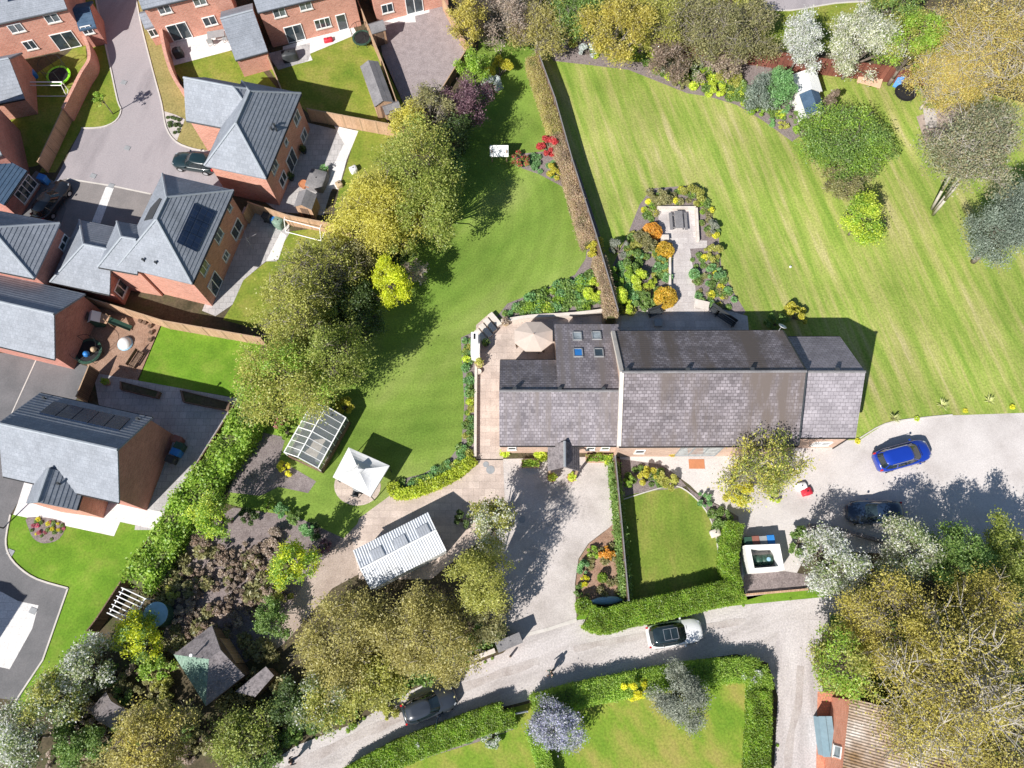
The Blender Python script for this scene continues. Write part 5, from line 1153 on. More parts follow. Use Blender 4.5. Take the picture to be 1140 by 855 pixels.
for (u, v, r, h, lf, lb) in ((735, 218, 14, 1.3, 'olive', 'olive bush, left of two at the head of the picnic area'), (771, 216, 14, 1.3, 'palegreen', 'pale bush, right of two at the head of the picnic area'),
    (793, 252, 9, 1.2, 'greydark', 'grey-green bush on the right edge of the picnic border'), (795, 280, 12, 1.2, 'palegreen', 'pale green bush at the outer bend of the path border'), (797, 303, 11, .9, 'fern', 'blue-green mound in the path border'),
    (702, 290, 15, 1.8, 'mid', 'leafy green shrub at the left of the path bed'), (715, 272, 16, 1.9, 'olive', 'brown-green shrub above the path bed'), (692, 302, 15, 1.9, 'bright', 'bright shrub next to the brown beech hedge'),
    (716, 312, 15, 1.7, 'lime', 'yellow-green shrub in the middle of the path bed'), (692, 336, 17, 1.9, 'lime', 'lime shrub at the barn end of the path bed'), (737, 292, 9, 1, 'fern', 'fern green mound beside the azaleas'),
    (690, 275, 13, 1.8, 'greydark', 'grey-green shrub by the shadow of the long fence'), (715, 335, 13, 1.4, 'mid', 'green shrub beside the largest azalea'),
    (887, 350, 15, 1.8, 'gold', 'golden-tipped bush behind the barn roof'), (866, 358, 13, 1.6, 'mid', 'dark bush behind the barn roof'),
    (700, 536, 8, 1.4, 'bright', 'bright green bush in the top left of the front lawn bed'), (722, 531, 13, 1.5, 'gold', 'yellowish bush above the front lawn'), (744, 534, 13, 1.4, 'palegreen', 'pale bush above the front lawn'),
    (784, 556, 9, 1, 'fern', 'fern green bush at the right corner of the front lawn'), (805, 577, 13, 1.1, 'mid', 'leafy bush beside the right front hedge'), (677, 617, 10, .9, 'azalea', 'russet low shrub in the bark bed'),
    (649, 632, 9, 1, 'fern', 'blue-green mound at the edge of the courtyard'), (651, 647, 7, .8, 'forsythia', 'orange mound at the edge of the courtyard'), (660, 560 + 55, 8, .9, 'bright', 'green mound at the top of the bark bed'),
    (646, 657, 8, .9, 'mid', 'green mound beside the orange one'), (514, 578, 11, 1.6, 'dark', 'dark shrub between workshop and cream blossom tree'), (862, 553, 8, .8, 'lime', 'lime mound under the tree before the barn'),
    (655, 55, 11, 1.4, 'bluewhite', 'blue-white shrub in the top border'), (738, 68, 13, 1.5, 'blossom', 'whitish flowering shrub in the top border'), (770, 75, 14, 1.5, 'blossomgreen', 'cream flowering shrub in the top border'),
    (757, 88, 12, 1, 'olive', 'olive shrub at the lawn edge of the top border'), (812, 85, 15, 1.4, 'palegreen', 'pale shrub in the middle of the top border'), (798, 98, 12, 1, 'lime', 'lime shrub at the front of the top border'), (828, 105, 12, 1.1, 'mid', 'green shrub at the right end of the top border'),
    (885, 118 + 12, 9, .8, 'mid', 'small shrub below the blue roofed shed'), (872, 140, 7, .6, 'palegreen', 'low pale shrub in the bare bed corner by the sheds'), (858, 136, 6, .5, 'fern', 'low blue-green shrub in the bare bed corner by the sheds'), (896, 145, 14, 2, 'bright', 'bright shrub linking shed and wide bush'), (845, 122, 12, 1, 'bright', 'bright shrub below the silver conifer'),
    (345, 590, 12, 1.5, 'fern', 'blue-green shrub near the gravel path'), (298, 562, 9, 1.2, 'bright', 'bright shrub at the edge of the lower lawn'), (312, 568, 9, 1.2, 'fern', 'fern shrub at the edge of the lower lawn'), (326, 575, 10, 1.2, 'mid', 'green shrub at the edge of the lower lawn'), (361, 607, 8, 1.2, 'purple', 'purple shrub beside the gravel path'), (352, 590, 11, 1.4, 'dark', 'dark shrub in front of the lower lawn'),
    (205, 645, 14, 1.6, 'olive', 'olive shrub at the left of the dark shrubbery'), (290, 620, 14, 1.3, 'twig', 'twiggy brown shrub in the shrubbery'), (315, 660, 12, 1.6, 'palegreen', 'pale shrub beside the bend of the path'), (275, 575, 11, 1.5, 'dark', 'dark shrub above the copper tree'),
    (308, 600, 15, 1.1, 'twig', 'straw-coloured clump above the small path tree'), (190, 660, 10, 1.2, 'palegreen', 'pale clump beside the water tank'), (225, 600, 16, 1.6, 'copper', 'copper shrub below the yellow-green tree'), (175, 775, 20, 1.2, 'palegreen', 'low pale clump beside the mossy shed'),
    (125, 742 + 10, 13, 1, 'mid', 'green clump in the shade behind the coop'), (140, 760, 12, .8, 'olive', 'olive clump beside the coop'), (70, 810, 14, 1.2, 'dark', 'dark clump between the hawthorns'), (120, 820, 16, 1.1, 'mid', 'green clump below the coop'), (318, 822, 11, .7, 'mid', 'green verge clump beside the walker'), (385, 800, 16, .9, 'bright', 'bright verge clump along the lane'), (500, 758, 14, 1.2, 'olive', 'olive verge clump above the grey car'), (430, 790, 14, 1, 'palegreen', 'pale verge clump behind the grey car')):
    shrub('shrub', lb, 'shrub', (u, v), r, h, lf, k=9)
# low plants in the beds
BP = 'low plants in the garden beds'
patio_bed = [(515, 378), (526, 374), (525, 505), (505, 526), (470, 542), (442, 544), (440, 536), (470, 530), (504, 513), (517, 490), (520, 450), (518, 410)]
for lf, n_, lb, sd_ in (('fern', 30, 'blue-green low plant in the bed left of the patio walkway', 1), ('mid', 34, 'green low plant in the bed left of the patio walkway', 2), ('lime', 9, 'yellow-green low plant in the bed left of the patio walkway', 3), ('palegreen', 12, 'pale low plant in the bed left of the patio walkway', 4)):
    tufts('bed_plant', lb, 'plant', BP, inside(patio_bed, n_, sd_, 5), lf, (.25, .5), sd_)
top_bed = [(558, 352), (575, 338), (612, 322), (642, 308), (655, 300), (676, 340), (640, 345), (600, 349)]
for lf, n_, lb, sd_ in (('mid', 34, 'green leafy plant in the bed above the patio wall', 5), ('bright', 22, 'bright leafy plant in the bed above the patio wall', 6), ('lime', 7, 'yellowish plant in the bed above the patio wall', 7), ('fern', 14, 'blue-green plant in the bed above the patio wall', 17)):
    tufts('bed_plant', lb, 'plant', BP, inside(top_bed, n_, sd_, 5), lf, (.35, .7), sd_)
path_bed = [(770, 280), (800, 290), (806, 315), (828, 345), (800, 342), (778, 333), (772, 310)]
for lf, n_, lb, sd_ in (('mid', 24, 'green plant in the border right of the garden path', 8), ('olive', 14, 'brownish plant in the border right of the garden path', 38), ('yellow', 7, 'yellow flower clump in the border right of the garden path', 9), ('fern', 8, 'grey-green plant in the border right of the garden path', 10)):
    tufts('bed_plant', lb, 'plant', BP, inside(path_bed, n_, sd_, 5), lf, (.25, .5), sd_)
pic_bed = [(714, 238), (722, 214), (775, 208), (790, 225), (798, 262), (783, 264), (778, 228), (732, 226), (728, 246)]
for lf, n_, lb, sd_ in (('yellow', 9, 'yellow flower clump round the picnic area', 11), ('bright', 12, 'green plant round the picnic area', 12), ('olive', 20, 'brownish plant round the picnic area', 39), ('mid', 14, 'dark green plant round the picnic area', 40)):
    tufts('bed_plant', lb, 'plant', BP, inside(pic_bed, n_, sd_, 5), lf, (.3, .5), sd_)
tufts('border_plant', 'green plant in the soil of the long top border', 'plant', 'plants in the top border', inside([(655, 62), (700, 68), (735, 82), (760, 96), (850, 125), (880, 148), (870, 125), (830, 95), (740, 60), (670, 50)], 46, 13, 6), 'lime', (.3, .65), 13)
tufts('border_plant', 'darker green plant in the soil of the long top border', 'plant', 'plants in the top border', inside([(655, 62), (700, 68), (735, 82), (760, 96), (850, 125), (880, 148), (870, 125), (830, 95), (740, 60), (670, 50)], 46, 33, 6), 'mid', (.3, .7), 33)
for lf, n_, lb, sd_ in (('mid', 24, 'green plant in the big bed left of the garden path', 34), ('palegreen', 16, 'pale plant in the big bed left of the garden path', 35), ('fern', 14, 'blue-green plant in the big bed left of the garden path', 36)):
    tufts('border_plant', lb, 'plant', 'plants left of the garden path', inside([(690, 350), (684, 302), (700, 264), (716, 245), (732, 270), (744, 290), (746, 335), (715, 345)], n_, sd_, 5), lf, (.35, .75), sd_)
tufts('bed_plant', 'green plant in the curved bed under the crimson maple', 'plant', BP, inside([(578, 180), (600, 190), (632, 207), (650, 240), (655, 270), (645, 225), (625, 180), (600, 172)], 18, 14, 5), 'fern', (.3, .5), 14)
tufts('bed_plant', 'green plant in the bark bed by the courtyard', 'plant', BP, inside([(686, 600), (694, 665), (655, 668), (646, 650), (650, 622), (672, 600)], 14, 15, 6), 'olive', (.25, .5), 15)
tufts('bed_plant', 'green plant in the beds of the front lawn', 'plant', BP, inside([(790, 562), (818, 578), (820, 640), (806, 645), (802, 610)], 14, 16, 6)+inside([(692, 516), (735, 521), (755, 536), (700, 544)], 10, 18, 6), 'mid', (.25, .5), 16)
tufts('bed_plant', 'leafy plant in the bed behind the lane hedge', 'plant', BP, inside([(450, 838), (500, 820), (540, 806), (545, 815), (500, 830), (460, 845)], 16, 19, 5), 'fern', (.3, .5), 19)
for lf, n_, lb, sd_ in (('pink', 6, 'pink flower in the round bed before the panelled house', 20), ('yellow', 6, 'yellow flower in the round bed before the panelled house', 21), ('mid', 12, 'green plant in the round bed before the panelled house', 22)):
    tufts('flower_plant', lb, 'plant', 'flowers in the round bed', inside([(33, 577), (62, 580), (72, 586), (62, 600), (45, 602), (35, 592)], n_, sd_, 4), lf, (.13, .24), sd_)
sheet('flower_bed', [(31, 576), (62, 578), (73, 585), (66, 600), (50, 605), (38, 600), (32, 588)], 6, M['soil'], 3)
tufts('bed_plant', 'dark plant in the white gravel bed on the verge', 'plant', BP, inside([(186, 128), (202, 134), (198, 154), (188, 146)], 12, 23, 3), 'dark', (.15, .3), 23)
tufts('climber', 'yellow-green climbing plant on the front wall of the barn', 'plant', 'climbers on the barn front', [(562, 504), (598, 506), (604, 508), (585, 517), (668, 505), (676, 512), (590, 515)], 'lime', (.35, .6), 24)
tufts('scrub_plant', 'weedy plant on the floor of the lower left garden', 'plant', 'weeds in the lower left garden', inside([(130, 690), (200, 600), (330, 590), (300, 700), (340, 800), (270, 850), (60, 850), (60, 800)], 70, 25, 11), 'olive', (.5, 1.1), 25)
tufts('scrub_plant', 'green weedy plant along the lane verge under the oaks', 'plant', 'weeds along the lane', inside([(320, 820), (450, 765), (560, 715), (555, 690), (430, 740), (330, 790)], 45, 26, 9), 'mid', (.5, 1.0), 26)
tufts('scrub_plant', 'weedy plant under the row of trees at the top edge', 'plant', 'weeds under the top trees', inside([(540, -5), (850, -5), (850, 55), (740, 60), (600, 50)], 60, 27, 13), 'palegreen', (.6, 1.2), 27)
tufts('scrub_plant', 'weedy plant under the oaks at the lower right', 'plant', 'weeds under the right oaks', inside([(940, 660), (1140, 640), (1140, 855), (960, 770), (925, 700)], 60, 28, 13), 'mid', (.6, 1.2), 28)
edge_w = [(330, 829), (352, 822), (378, 812), (405, 800), (520, 745), (540, 737), (548, 733), (660, 697), (700, 692), (740, 687), (780, 681), (828, 674), (880, 667), (905, 663), (915, 730), (917, 760), (920, 800), (862, 800), (866, 830), (640, 690), (643, 655), (585, 712), (598, 706)]
tufts('edge_weed', 'small weed at the edge of the lane', 'plant', 'weeds at the lane edge', [(u, v) for u, v in edge_w if not (575 < u < 650 or 900 < u)], 'bright', (.10, .2), 61)
tufts('scrub_plant', 'shady weed under the willow and its neighbours', 'plant', 'weeds under the willow', inside([(460, 140), (520, 130), (500, 240), (420, 340), (390, 420), (330, 470), (290, 420), (380, 300)], 55, 29, 11), 'dark', (.5, 1.1), 29)
for i, (u, v, lb) in enumerate(((994, 466, 'spiky yucca at the drive edge nearest the barn'), (1048, 452, 'spiky yucca in the middle of the drive edge'), (1100, 447, 'spiky yucca furthest along the drive edge'))):
    p = G(u, v); t = thing('yucca', lb, 'yucca', tuple(p), 0, 'yuccas along the drive'); rng = np.random.default_rng(i); mb = MB()
    for j in range(34):
        a = rng.uniform(0, 6.28); e = rng.uniform(.15, 1.3); L = rng.uniform(.45, .75); d = Vector((math.cos(a)*math.cos(e), math.sin(a)*math.cos(e), math.sin(e))); sd_ = Vector((-math.sin(a), math.cos(a), 0))*.03
        mb.add([Vector((0, 0, .1))-sd_, Vector((0, 0, .1))+sd_, d*L*.6+sd_+Vector((0, 0, .12)), d*L+Vector((0, 0, .05)), d*L*.6-sd_+Vector((0, 0, .12))], [[0, 1, 2, 3, 4]])
    mb.build('leaves', M['leaf_yucca'], t, local=True); mb = MB(); mb.tube((0, 0, 0), (0, 0, .2), .08); mb.build('stem', M['trunk'], t, local=True)
for u, v, lb in ((1021, 466, 'small pale tuft between the first two yuccas'), (1075, 457, 'small yellow tuft between the last two yuccas'), (1127, 453, 'small yellow tuft at the far end of the drive edge'), (955, 491, 'orange-yellow tuft at the barn corner')): tufts('edge_plant', lb, 'plant', None, [(u, v)], 'yellow' if 'yellow' in lb else 'lime', (.25, .3), int(u))
# ============================================================ CARS
def carpaint(name, col): return m_plain(name, col, .28, .5, .0, coat=1, var=.03, vs=1)
CP = {'blue': carpaint('blue_paint', (.008, .04, .34)), 'navy': carpaint('navy_paint', (.015, .03, .065)), 'white': carpaint('white_car_paint', (.80, .80, .80)), 'grey': carpaint('grey_paint', (.028, .034, .045)), 'green': carpaint('dark_teal_paint', (.010, .026, .03)), 'black': carpaint('black_paint', (.012, .013, .016))}
M['car_glass'] = m_glass('car_glass', (.015, .025, .03), .05); M['tyre'] = m_plain('tyre', (.02, .02, .02), .9); M['lamp_red'] = m_plain('tail_lamp', (.5, .02, .02), .25); M['lamp_clear'] = m_plain('head_lamp', (.32, .34, .36), .12, .8)
def car(label, uv, ang, L, W, H, paint, kind='hatch', pano=False, rails=False, door=None, group='cars parked on the drives and lanes', name='parked_car'):
    c = G(*uv, .7); t = thing(name, label, 'car', (c.x, c.y, 0), ang, group); P = CP[paint]; hb = H*.60
    def ww(x):      # half width in plan, x from -1 (rear) to 1 (front)
        e = abs(x); k = 1-(.40 if x > 0 else .26)*max(0, (e-.55)/.45)**2.4; return W/2*k
    xs = [-1, -.985, -.94, -.8, -.62, -.4, -.15, .1, .3, .42, .6, .78, .92, .98, 1]
    def top(x):     # bonnet falls from the scuttle, boot is short
        if x > .3: return hb*(1.0-.17*((x-.3)/.7)**1.6)
        return hb*1.03 if kind != 'saloon' or x > -.6 else hb*1.02
    V = []; F = []; m = 11
    for x in xs:
        e = 1 if abs(x) < .97 else (.86 if abs(x) < .99 else .72); w_ = ww(x)*(.985 if abs(x) < .97 else .93 if abs(x) < .99 else .86); zt = top(x)*(1 if abs(x) < .97 else .95 if abs(x) < .99 else .84); zb = .24 if abs(x) < .93 else .32
        prof = [(-w_*.9, zb), (-w_, zb+.12), (-w_*1.0, zb+.32), (-w_*.975, zt*.86), (-w_*.90, zt*.965), (0, zt*1.015), (w_*.90, zt*.965), (w_*.975, zt*.86), (w_, zb+.32), (w_, zb+.12), (w_*.9, zb)]
        V += [(x*L/2, y, z) for y, z in prof]
    for i in range(len(xs)-1):
        for j in range(m):
            a = i*m+j; b = i*m+(j+1) % m; F.append([b, a, a+m, b+m])
    F += [list(range(m)), list(range((len(xs)-1)*m, len(xs)*m))[::-1]]
    body = MB().add(V, F).build('body', P, t, smooth=True, local=True)
    x0 = -.94 if kind in ('hatch', 'estate') else -.72; x1, r0, r1 = .36, (-.84 if kind in ('hatch', 'estate') else -.45), .06
    if kind == 'mpv': x0, x1, r0, r1 = -.95, .54, -.84, .2
    zb = hb*.985; zr = H; wb, wr = W/2*.895, W/2*.70; X = L/2; N = 40
    def roofz(q): return zr-.06
    def ring(xa, xb, w_, z, nx=3.2, bow=.0):
        out = []; cx, a_ = (xa+xb)/2*X, (xb-xa)/2*X
        for i in range(N):
            t_ = 2*math.pi*i/N; c_, s_ = math.cos(t_), math.sin(t_)
            out.append((cx+a_*math.copysign(abs(c_)**(2/nx), c_), w_*math.copysign(abs(s_)**(2/4.5), s_)*(1-.06*max(0, c_)), z))
        return out
    B_, T_ = ring(x0, x1+.04, wb, zb-.02), ring(r0, r1, wr, zr-.07)
    seg = {'windscreen': [], 'side_window': [], 'rear_window': [], 'side_window2': []}
    for i in range(N):
        d_ = (360*(i+.5)/N) % 360; k_ = 'windscreen' if d_ < 47 or d_ > 313 else 'rear_window' if 137 < d_ < 223 else 'side_window' if d_ < 180 else 'side_window2'
        seg[k_].append(i)
    for k_, ids in seg.items():
        g_ = MB()
        for i in ids: j = (i+1) % N; g_.add([B_[i], B_[j], T_[j], T_[i]], [[0, 1, 2, 3]])
        g_.build(k_.rstrip('2'), M['car_glass'], t, local=True)
    V = list(T_)+ring(r0*.985, r1*.96, wr*.97, zr-.025)+ring(r0*.7, r1*.5 if r1 > 0 else r1, wr*.6, zr)+[((r0+r1)/2*X, 0, zr+.01)]; F = []
    for q in range(2): F += [[q*N+i, q*N+(i+1) % N, (q+1)*N+(i+1) % N, (q+1)*N+i] for i in range(N)]
    F += [[2*N+i, 2*N+(i+1) % N, 3*N] for i in range(N)]
    MB().add(V, F).build('roof', M['car_glass'] if pano else P, t, smooth=True, local=True)
    for i in (int(N*47/360), int(N*137/360)+1, N-int(N*47/360), N-int(N*137/360)-1, N//4+1, N-N//4-1):
        pl = MB(); pl.tube(B_[i % N], T_[i % N], .045, n=5); pl.build('pillar', M['car_glass'] if pano else P, t, local=True)
    if pano:
        pn = MB(); a, b, y = r0*X*.55, r1*X*.6, wr*.6; z = zr+.02
        for p, q in (((a, -y), (b, -y)), ((b, -y), (b, y)), ((b, y), (a, y)), ((a, y), (a, -y)), (((a+b)/2, -y), ((a+b)/2, y))): pn.tube((*p, z), (*q, z), .015, n=4)
        pn.build('sunroof_frame', M['metal'], t, local=True)
    if rails or pano:
        for sg in (1, -1): mb = MB(); mb.tube((r0*X*.8, sg*wr*.93, zr+.0), ((r1-.12)*X, sg*wr*.93, zr+.0), .025, n=5); mb.build('roof_rail', M['anth' if pano else 'metal'], t, local=True)
    wr_ = .33
    for x in (.60, -.60):
        for sg in (1, -1):
            mb = MB(); y = sg*(W/2-.11); mb.tube((x*X, y-.105, wr_), (x*X, y+.105, wr_), wr_, n=18); wh = mb.build('wheel', M['tyre'], t, local=True)
            mb = MB(); mb.tube((x*X, y+sg*.1, wr_), (x*X, y+sg*.115, wr_), .21, n=12); mb.build('rim', M['metal'], wh, local=True)
            mb = MB(); 
    for sg in (1, -1):
        mb = MB(); mb.box((.895*X, sg*W*.315, hb*.80), (.22, .10, .10), sg*-.55); mb.build('headlight', M['lamp_clear'], t, local=True)
        mb = MB(); mb.box((-.955*X, sg*W*.375, hb*.88), (.14, .13, .24)); mb.build('tail_light', M['lamp_red'], t, local=True)
        mb = MB(); mb.box((x1*X*.72, sg*(W/2+.06), zb+.06), (.12, .14, .11)); mb.build('wing_mirror', P, t, local=True)
    for x, nm in ((1.005, 'number_plate'), (-1.005, 'number_plate')): mb = MB(); mb.box((x*X*.99, 0, .5), (.02, .5, .11)); mb.build(nm, M['white'], t, local=True)
    mb = MB(); mb.box((x1*X+.16, 0, zb+.0), (.03, W*.45, .02)); mb.build('wiper', M['black'], t, local=True)
    if door:
        sg = door; a = rad(62)*sg; mb = MB(); hx, hy = .2*X, sg*W/2; d = Vector((-math.cos(a), abs(math.sin(a))*sg, 0)); p = Vector((hx, hy, 0)); e = p+d*1.05; mb.tube((p.x, p.y, .75), (e.x, e.y, .75), .05, n=4)
        cdr = (p+e)/2; mb.box((cdr.x, cdr.y, .68), (1.05, .10, .62), math.atan2(d.y, d.x)); dr = mb.build('door', P, t, local=True)
        g = MB(); g.box((cdr.x, cdr.y, 1.18), (.8, .04, .36), math.atan2(d.y, d.x)); g.build('door_window', M['car_glass'], dr, local=True)
    return t
car('bright blue people carrier standing on the pale drive', (1005, 507), heading(974, 516, 1036, 499), 4.75, 1.95, 1.6, 'blue', 'mpv', rails=True)
car('navy car half in tree shade below the blue one', (974, 570), math.pi+rad(1), 4.5, 1.86, 1.5, 'navy', 'estate')
car('white car with black panoramic roof driving on the lane', (751, 705), heading(721, 709, 781, 699), 4.3, 1.88, 1.6, 'white', 'hatch', pano=True)
car('grey car with its door open at the edge of the lane', (478, 785), heading(450, 795, 504, 774), 4.1, 1.8, 1.5, 'grey', 'hatch', door=-1)
car('very dark green car at the corner of a house by the estate road', (216, 180), rad(170), 4.2, 1.8, 1.5, 'green', 'hatch')
car('black car in the shade at the left parking bay', (57, 222), rad(66), 4.4, 1.8, 1.5, 'black', 'estate')

# ============================================================ PEOPLE
M['skin'] = m_plain('skin', (.55, .34, .25), .6); M['hair'] = m_plain('dark_hair', (.03, .022, .018), .7); M['dark_cloth'] = m_plain('dark_cloth', (.03, .032, .04), .9); M['jeans'] = m_plain('blue_jeans', (.05, .075, .14), .9); M['pale_cloth'] = m_plain('green_cloth', (.06, .09, .075), .9)
def skinmesh(name, V, E, R, mat, parent, root=0, lev=1):
    me = bpy.data.meshes.new(name); me.from_pydata(V, E, []); me.materials.append(mat); o = bpy.data.objects.new(name, me); COL.objects.link(o); adopt(o, parent)
    o.modifiers.new('skin', 'SKIN'); me.skin_vertices.new() if not me.skin_vertices else None
    for i, r in enumerate(R): me.skin_vertices[0].data[i].radius = (r, r) if not isinstance(r, tuple) else r; me.skin_vertices[0].data[i].use_root = (i == root)
    s = o.modifiers.new('sub', 'SUBSURF'); s.levels = lev; s.render_levels = lev; return o
def person(label, uv, ang, top, legs):
    p = G(*uv); t = thing('person', label, 'person', tuple(p), ang)
    # x forward; joints of a walking figure 1.75 m tall
    V = [(0, 0, .93), (0, 0, 1.15), (0, 0, 1.40), (0, 0, 1.50), (.02, 0, 1.60), (.03, 0, 1.72),
         (0, .10, .90), (.16, .11, .50), (.22, .11, .09), (.34, .12, .05), (0, -.10, .90), (-.06, -.11, .50), (-.30, -.11, .14), (-.19, -.12, .05),
         (0, .19, 1.40), (-.08, .25, 1.14), (.04, .27, .90), (.09, .265, .80), (0, -.19, 1.40), (.06, -.25, 1.14), (.24, -.26, .98), (.32, -.255, .93)]
    E = [(0, 1), (1, 2), (2, 3), (3, 4), (4, 5), (0, 6), (6, 7), (7, 8), (8, 9), (0, 10), (10, 11), (11, 12), (12, 13), (2, 14), (14, 15), (15, 16), (16, 17), (2, 18), (18, 19), (19, 20), (20, 21)]
    R = [(.12, .14), (.11, .13), (.12, .15), .055, (.085, .075), (.075, .065), .085, .06, .04, .035, .085, .06, .04, .035, .06, .045, .032, .035, .06, .045, .032, .035]
    skinmesh('body', V, E, R, M['skin'], t)
    k = [0, 1, 2, 14, 15, 16, 18, 19, 20]; ix = {a: i for i, a in enumerate(k)}
    skinmesh('jacket', [V[i] for i in k], [(ix[a], ix[b]) for a, b in E if a in ix and b in ix], [(.15, .17), (.14, .16), (.145, .175), .08, .062, .045, .08, .062, .045], M[top], t)
    k = [0, 6, 7, 8, 10, 11, 12]; ix = {a: i for i, a in enumerate(k)}
    skinmesh('trousers', [V[i] for i in k], [(ix[a], ix[b]) for a, b in E if a in ix and b in ix], [(.135, .155), .10, .075, .06, .10, .075, .06], M[legs], t)
    for a, b in ((8, 9), (12, 13)): q, r = Vector(V[a]), Vector(V[b]); d = r-q; mb = MB(); mb.tube(q-d*.25-Vector((0, 0, .05)), r+d*.3, .06, .05, 8); mb.build('shoe', M['black'], t, local=True, smooth=True)
    mb = MB(); mb.lathe((.015, 0, 1.58), [(.085, 0), (.102, .07), (.098, .14), (.07, .195), (.02, .215)], 12); mb.build('hair', M['hair'], t, local=True, smooth=True)
    mb = MB()
    for sg in (1, -1): mb.box((.115, sg*.032, 1.655), (.012, .022, .012))
    mb.build('eyes', M['black'], t, local=True)
    return t
person('person in dark clothes walking on the lane at the bottom edge', (329, 845), rad(20), 'dark_cloth', 'jeans')
person('person in dark green top walking on the lane before the hedge gap', (613, 749), rad(200), 'pale_cloth', 'dark_cloth')

# ============================================================ GARDEN STRUCTURES
# greenhouse
GH = Blk((354, 521), (385, 465), (348, 448), 1.75, 2.75, oh=.02); gh = house('greenhouse', 'glass greenhouse with white frame beside the vegetable plot', 'greenhouse', GH)
M['clear'] = m_clear('greenhouse_glass')
def face_glass(pts, nm): MB().poly(pts).build(nm, M['clear'], gh)
b = GH; L, W_ = b.L, b.W
face_glass([b.P(0, 0, b.he), b.P(L, 0, b.he), b.P(L, W_/2, b.hr), b.P(0, W_/2, b.hr)], 'roof_glass'); face_glass([b.P(L, W_, b.he), b.P(0, W_, b.he), b.P(0, W_/2, b.hr), b.P(L, W_/2, b.hr)], 'roof_glass')
for y in (0, W_): face_glass([b.P(0, y, .7), b.P(L, y, .7), b.P(L, y, b.he), b.P(0, y, b.he)], 'side_glass')
for x in (0, L): face_glass([b.P(x, 0, .7), b.P(x, W_, .7), b.P(x, W_, b.he), b.P(x, W_/2, b.hr), b.P(x, 0, b.he)], 'gable_glass')
fm = MB(); nb = 8
for i in range(nb+1):
    x = L*i/nb; r = .055 if i in (0, nb, nb//2) else .035
    fm.tube(b.P(x, 0, b.he), b.P(x, W_/2, b.hr), r, n=4).tube(b.P(x, W_, b.he), b.P(x, W_/2, b.hr), r, n=4)
    for y in (0, W_): fm.tube(b.P(x, y, .6), b.P(x, y, b.he), r*.8, n=4)
for y, z in ((0, b.he), (W_, b.he), (W_/2, b.hr)): fm.tube(b.P(0, y, z), b.P(L, y, z), .06, n=4)
fm.build('frame', M['white'], gh)
mb = MB()
for (x0, y0, x1, y1) in ((0, 0, L, 0), (0, W_, L, W_), (0, 0, 0, W_), (L, 0, L, W_)): p, q = b.P(x0, y0, .35), b.P(x1, y1, .35); c = (p+q)/2; mb.box(c, ((q-p).length+.1, .1, .7), math.atan2((q-p).y, (q-p).x))
mb.build('plinth', M['wood_dark'], gh)
for y, lb in ((.18, 'staging bench with pots inside the greenhouse, lawn side'), (.82, 'staging bench with pots inside the greenhouse, plot side')):
    p, q = b.P(.5, W_*y, 0), b.P(L-.5, W_*y, 0); c = (p+q)/2; t = thing('staging_bench', lb, 'bench', tuple(c), math.atan2((q-p).y, (q-p).x)); ll = (q-p).length; mb = MB(); mb.box((0, 0, .75), (ll, .6, .05)); mb.build('bench_top', M['felt'], t, local=True)
    for x in (-.45, .45):
        for yy in (-.25, .25): mb = MB(); mb.box((x*ll, yy, .37), (.06, .06, .72)); mb.build('leg', M['post'], t, local=True)
MB().prism([tuple(b.P(x, y, 0))[:2] for x, y in ((.1, .1), (L-.1, .1), (L-.1, W_-.1), (.1, W_-.1))], .01, .035).build('greenhouse_floor', M['slab'])['kind'] = 'structure'
for i in range(22):
    c = GH.P(GH.L*(.08+.84*((i*37) % 22)/21), GH.W*(.2 if i % 2 else .8), .78 if i % 3 else .05); o = bpy.data.objects.new('greenhouse_plant', tuft('mid' if i % 3 else 'bright', i % 2)); COL.objects.link(o); o.location = c; o.scale = (.28, .28, .4); tag(o, 'leafy plant growing inside the greenhouse', 'plant', 'plants in the greenhouse')
# gazebo
cs = [G(388, 498, 2.15), G(433.7, 518.4, 2.15), G(412.6, 553, 2.15), G(370.5, 531, 2.15)]; cc = sum(cs, Vector())/4; gz = thing('gazebo', 'white canvas gazebo on round paving at the lawn edge', 'gazebo', (cc.x, cc.y, 0))
ap = Vector((cc.x, cc.y, 3.05)); V = []; F = []
for i in range(4):   # each side of the canvas sags a little
    a, b2 = cs[i], cs[(i+1) % 4]; n0 = len(V); k = 6
    for r in range(k+1):
        for s_ in range(k+1):
            e = a.lerp(b2, s_/k); p = e.lerp(ap, r/k); p.z -= .22*math.sin(math.pi*r/k)*(.6+.4*math.sin(math.pi*s_/k)); V.append(p)
    for r in range(k):
        for s_ in range(k): q = n0+r*(k+1)+s_; F.append([q+1, q, q+k+1, q+k+2])
mb = MB().add(V, F)
for i in range(4):
    a, b2 = cs[i], cs[(i+1) % 4]; d = Vector((0, 0, .22)); mb.poly([a, a-d, b2-d, b2])
mb.build('canopy', M['canvas'], gz)
for c in cs: q = cc+(c-cc)*.94; mb = MB(); mb.tube((q.x, q.y, 0), (q.x, q.y, 2.15), .04); mb.build('leg', M['anth'], gz)
v = MB(); v.lathe(ap, [(.45, -.12), (.30, .02), (.02, .16)], 4); v.build('vent_cap', M['canvas'], gz)
def chair(name, label, uv, ang, mat, grp=None, h=.45):
    p = G(*uv); t = thing(name, label, 'chair', tuple(p), ang, grp); mb = MB(); mb.box((0, 0, h), (.5, .52, .06)); mb.build('seat', M[mat], t, local=True)
    mb = MB(); mb.box((-.24, 0, h+.3), (.05, .52, .55)); mb.build('backrest', M[mat], t, local=True)
    for x in (-.2, .2):
        for y in (-.22, .22): mb = MB(); mb.box((x, y, h/2-.02), (.04, .04, h-.02)); mb.build('leg', M[mat], t, local=True)
    return t
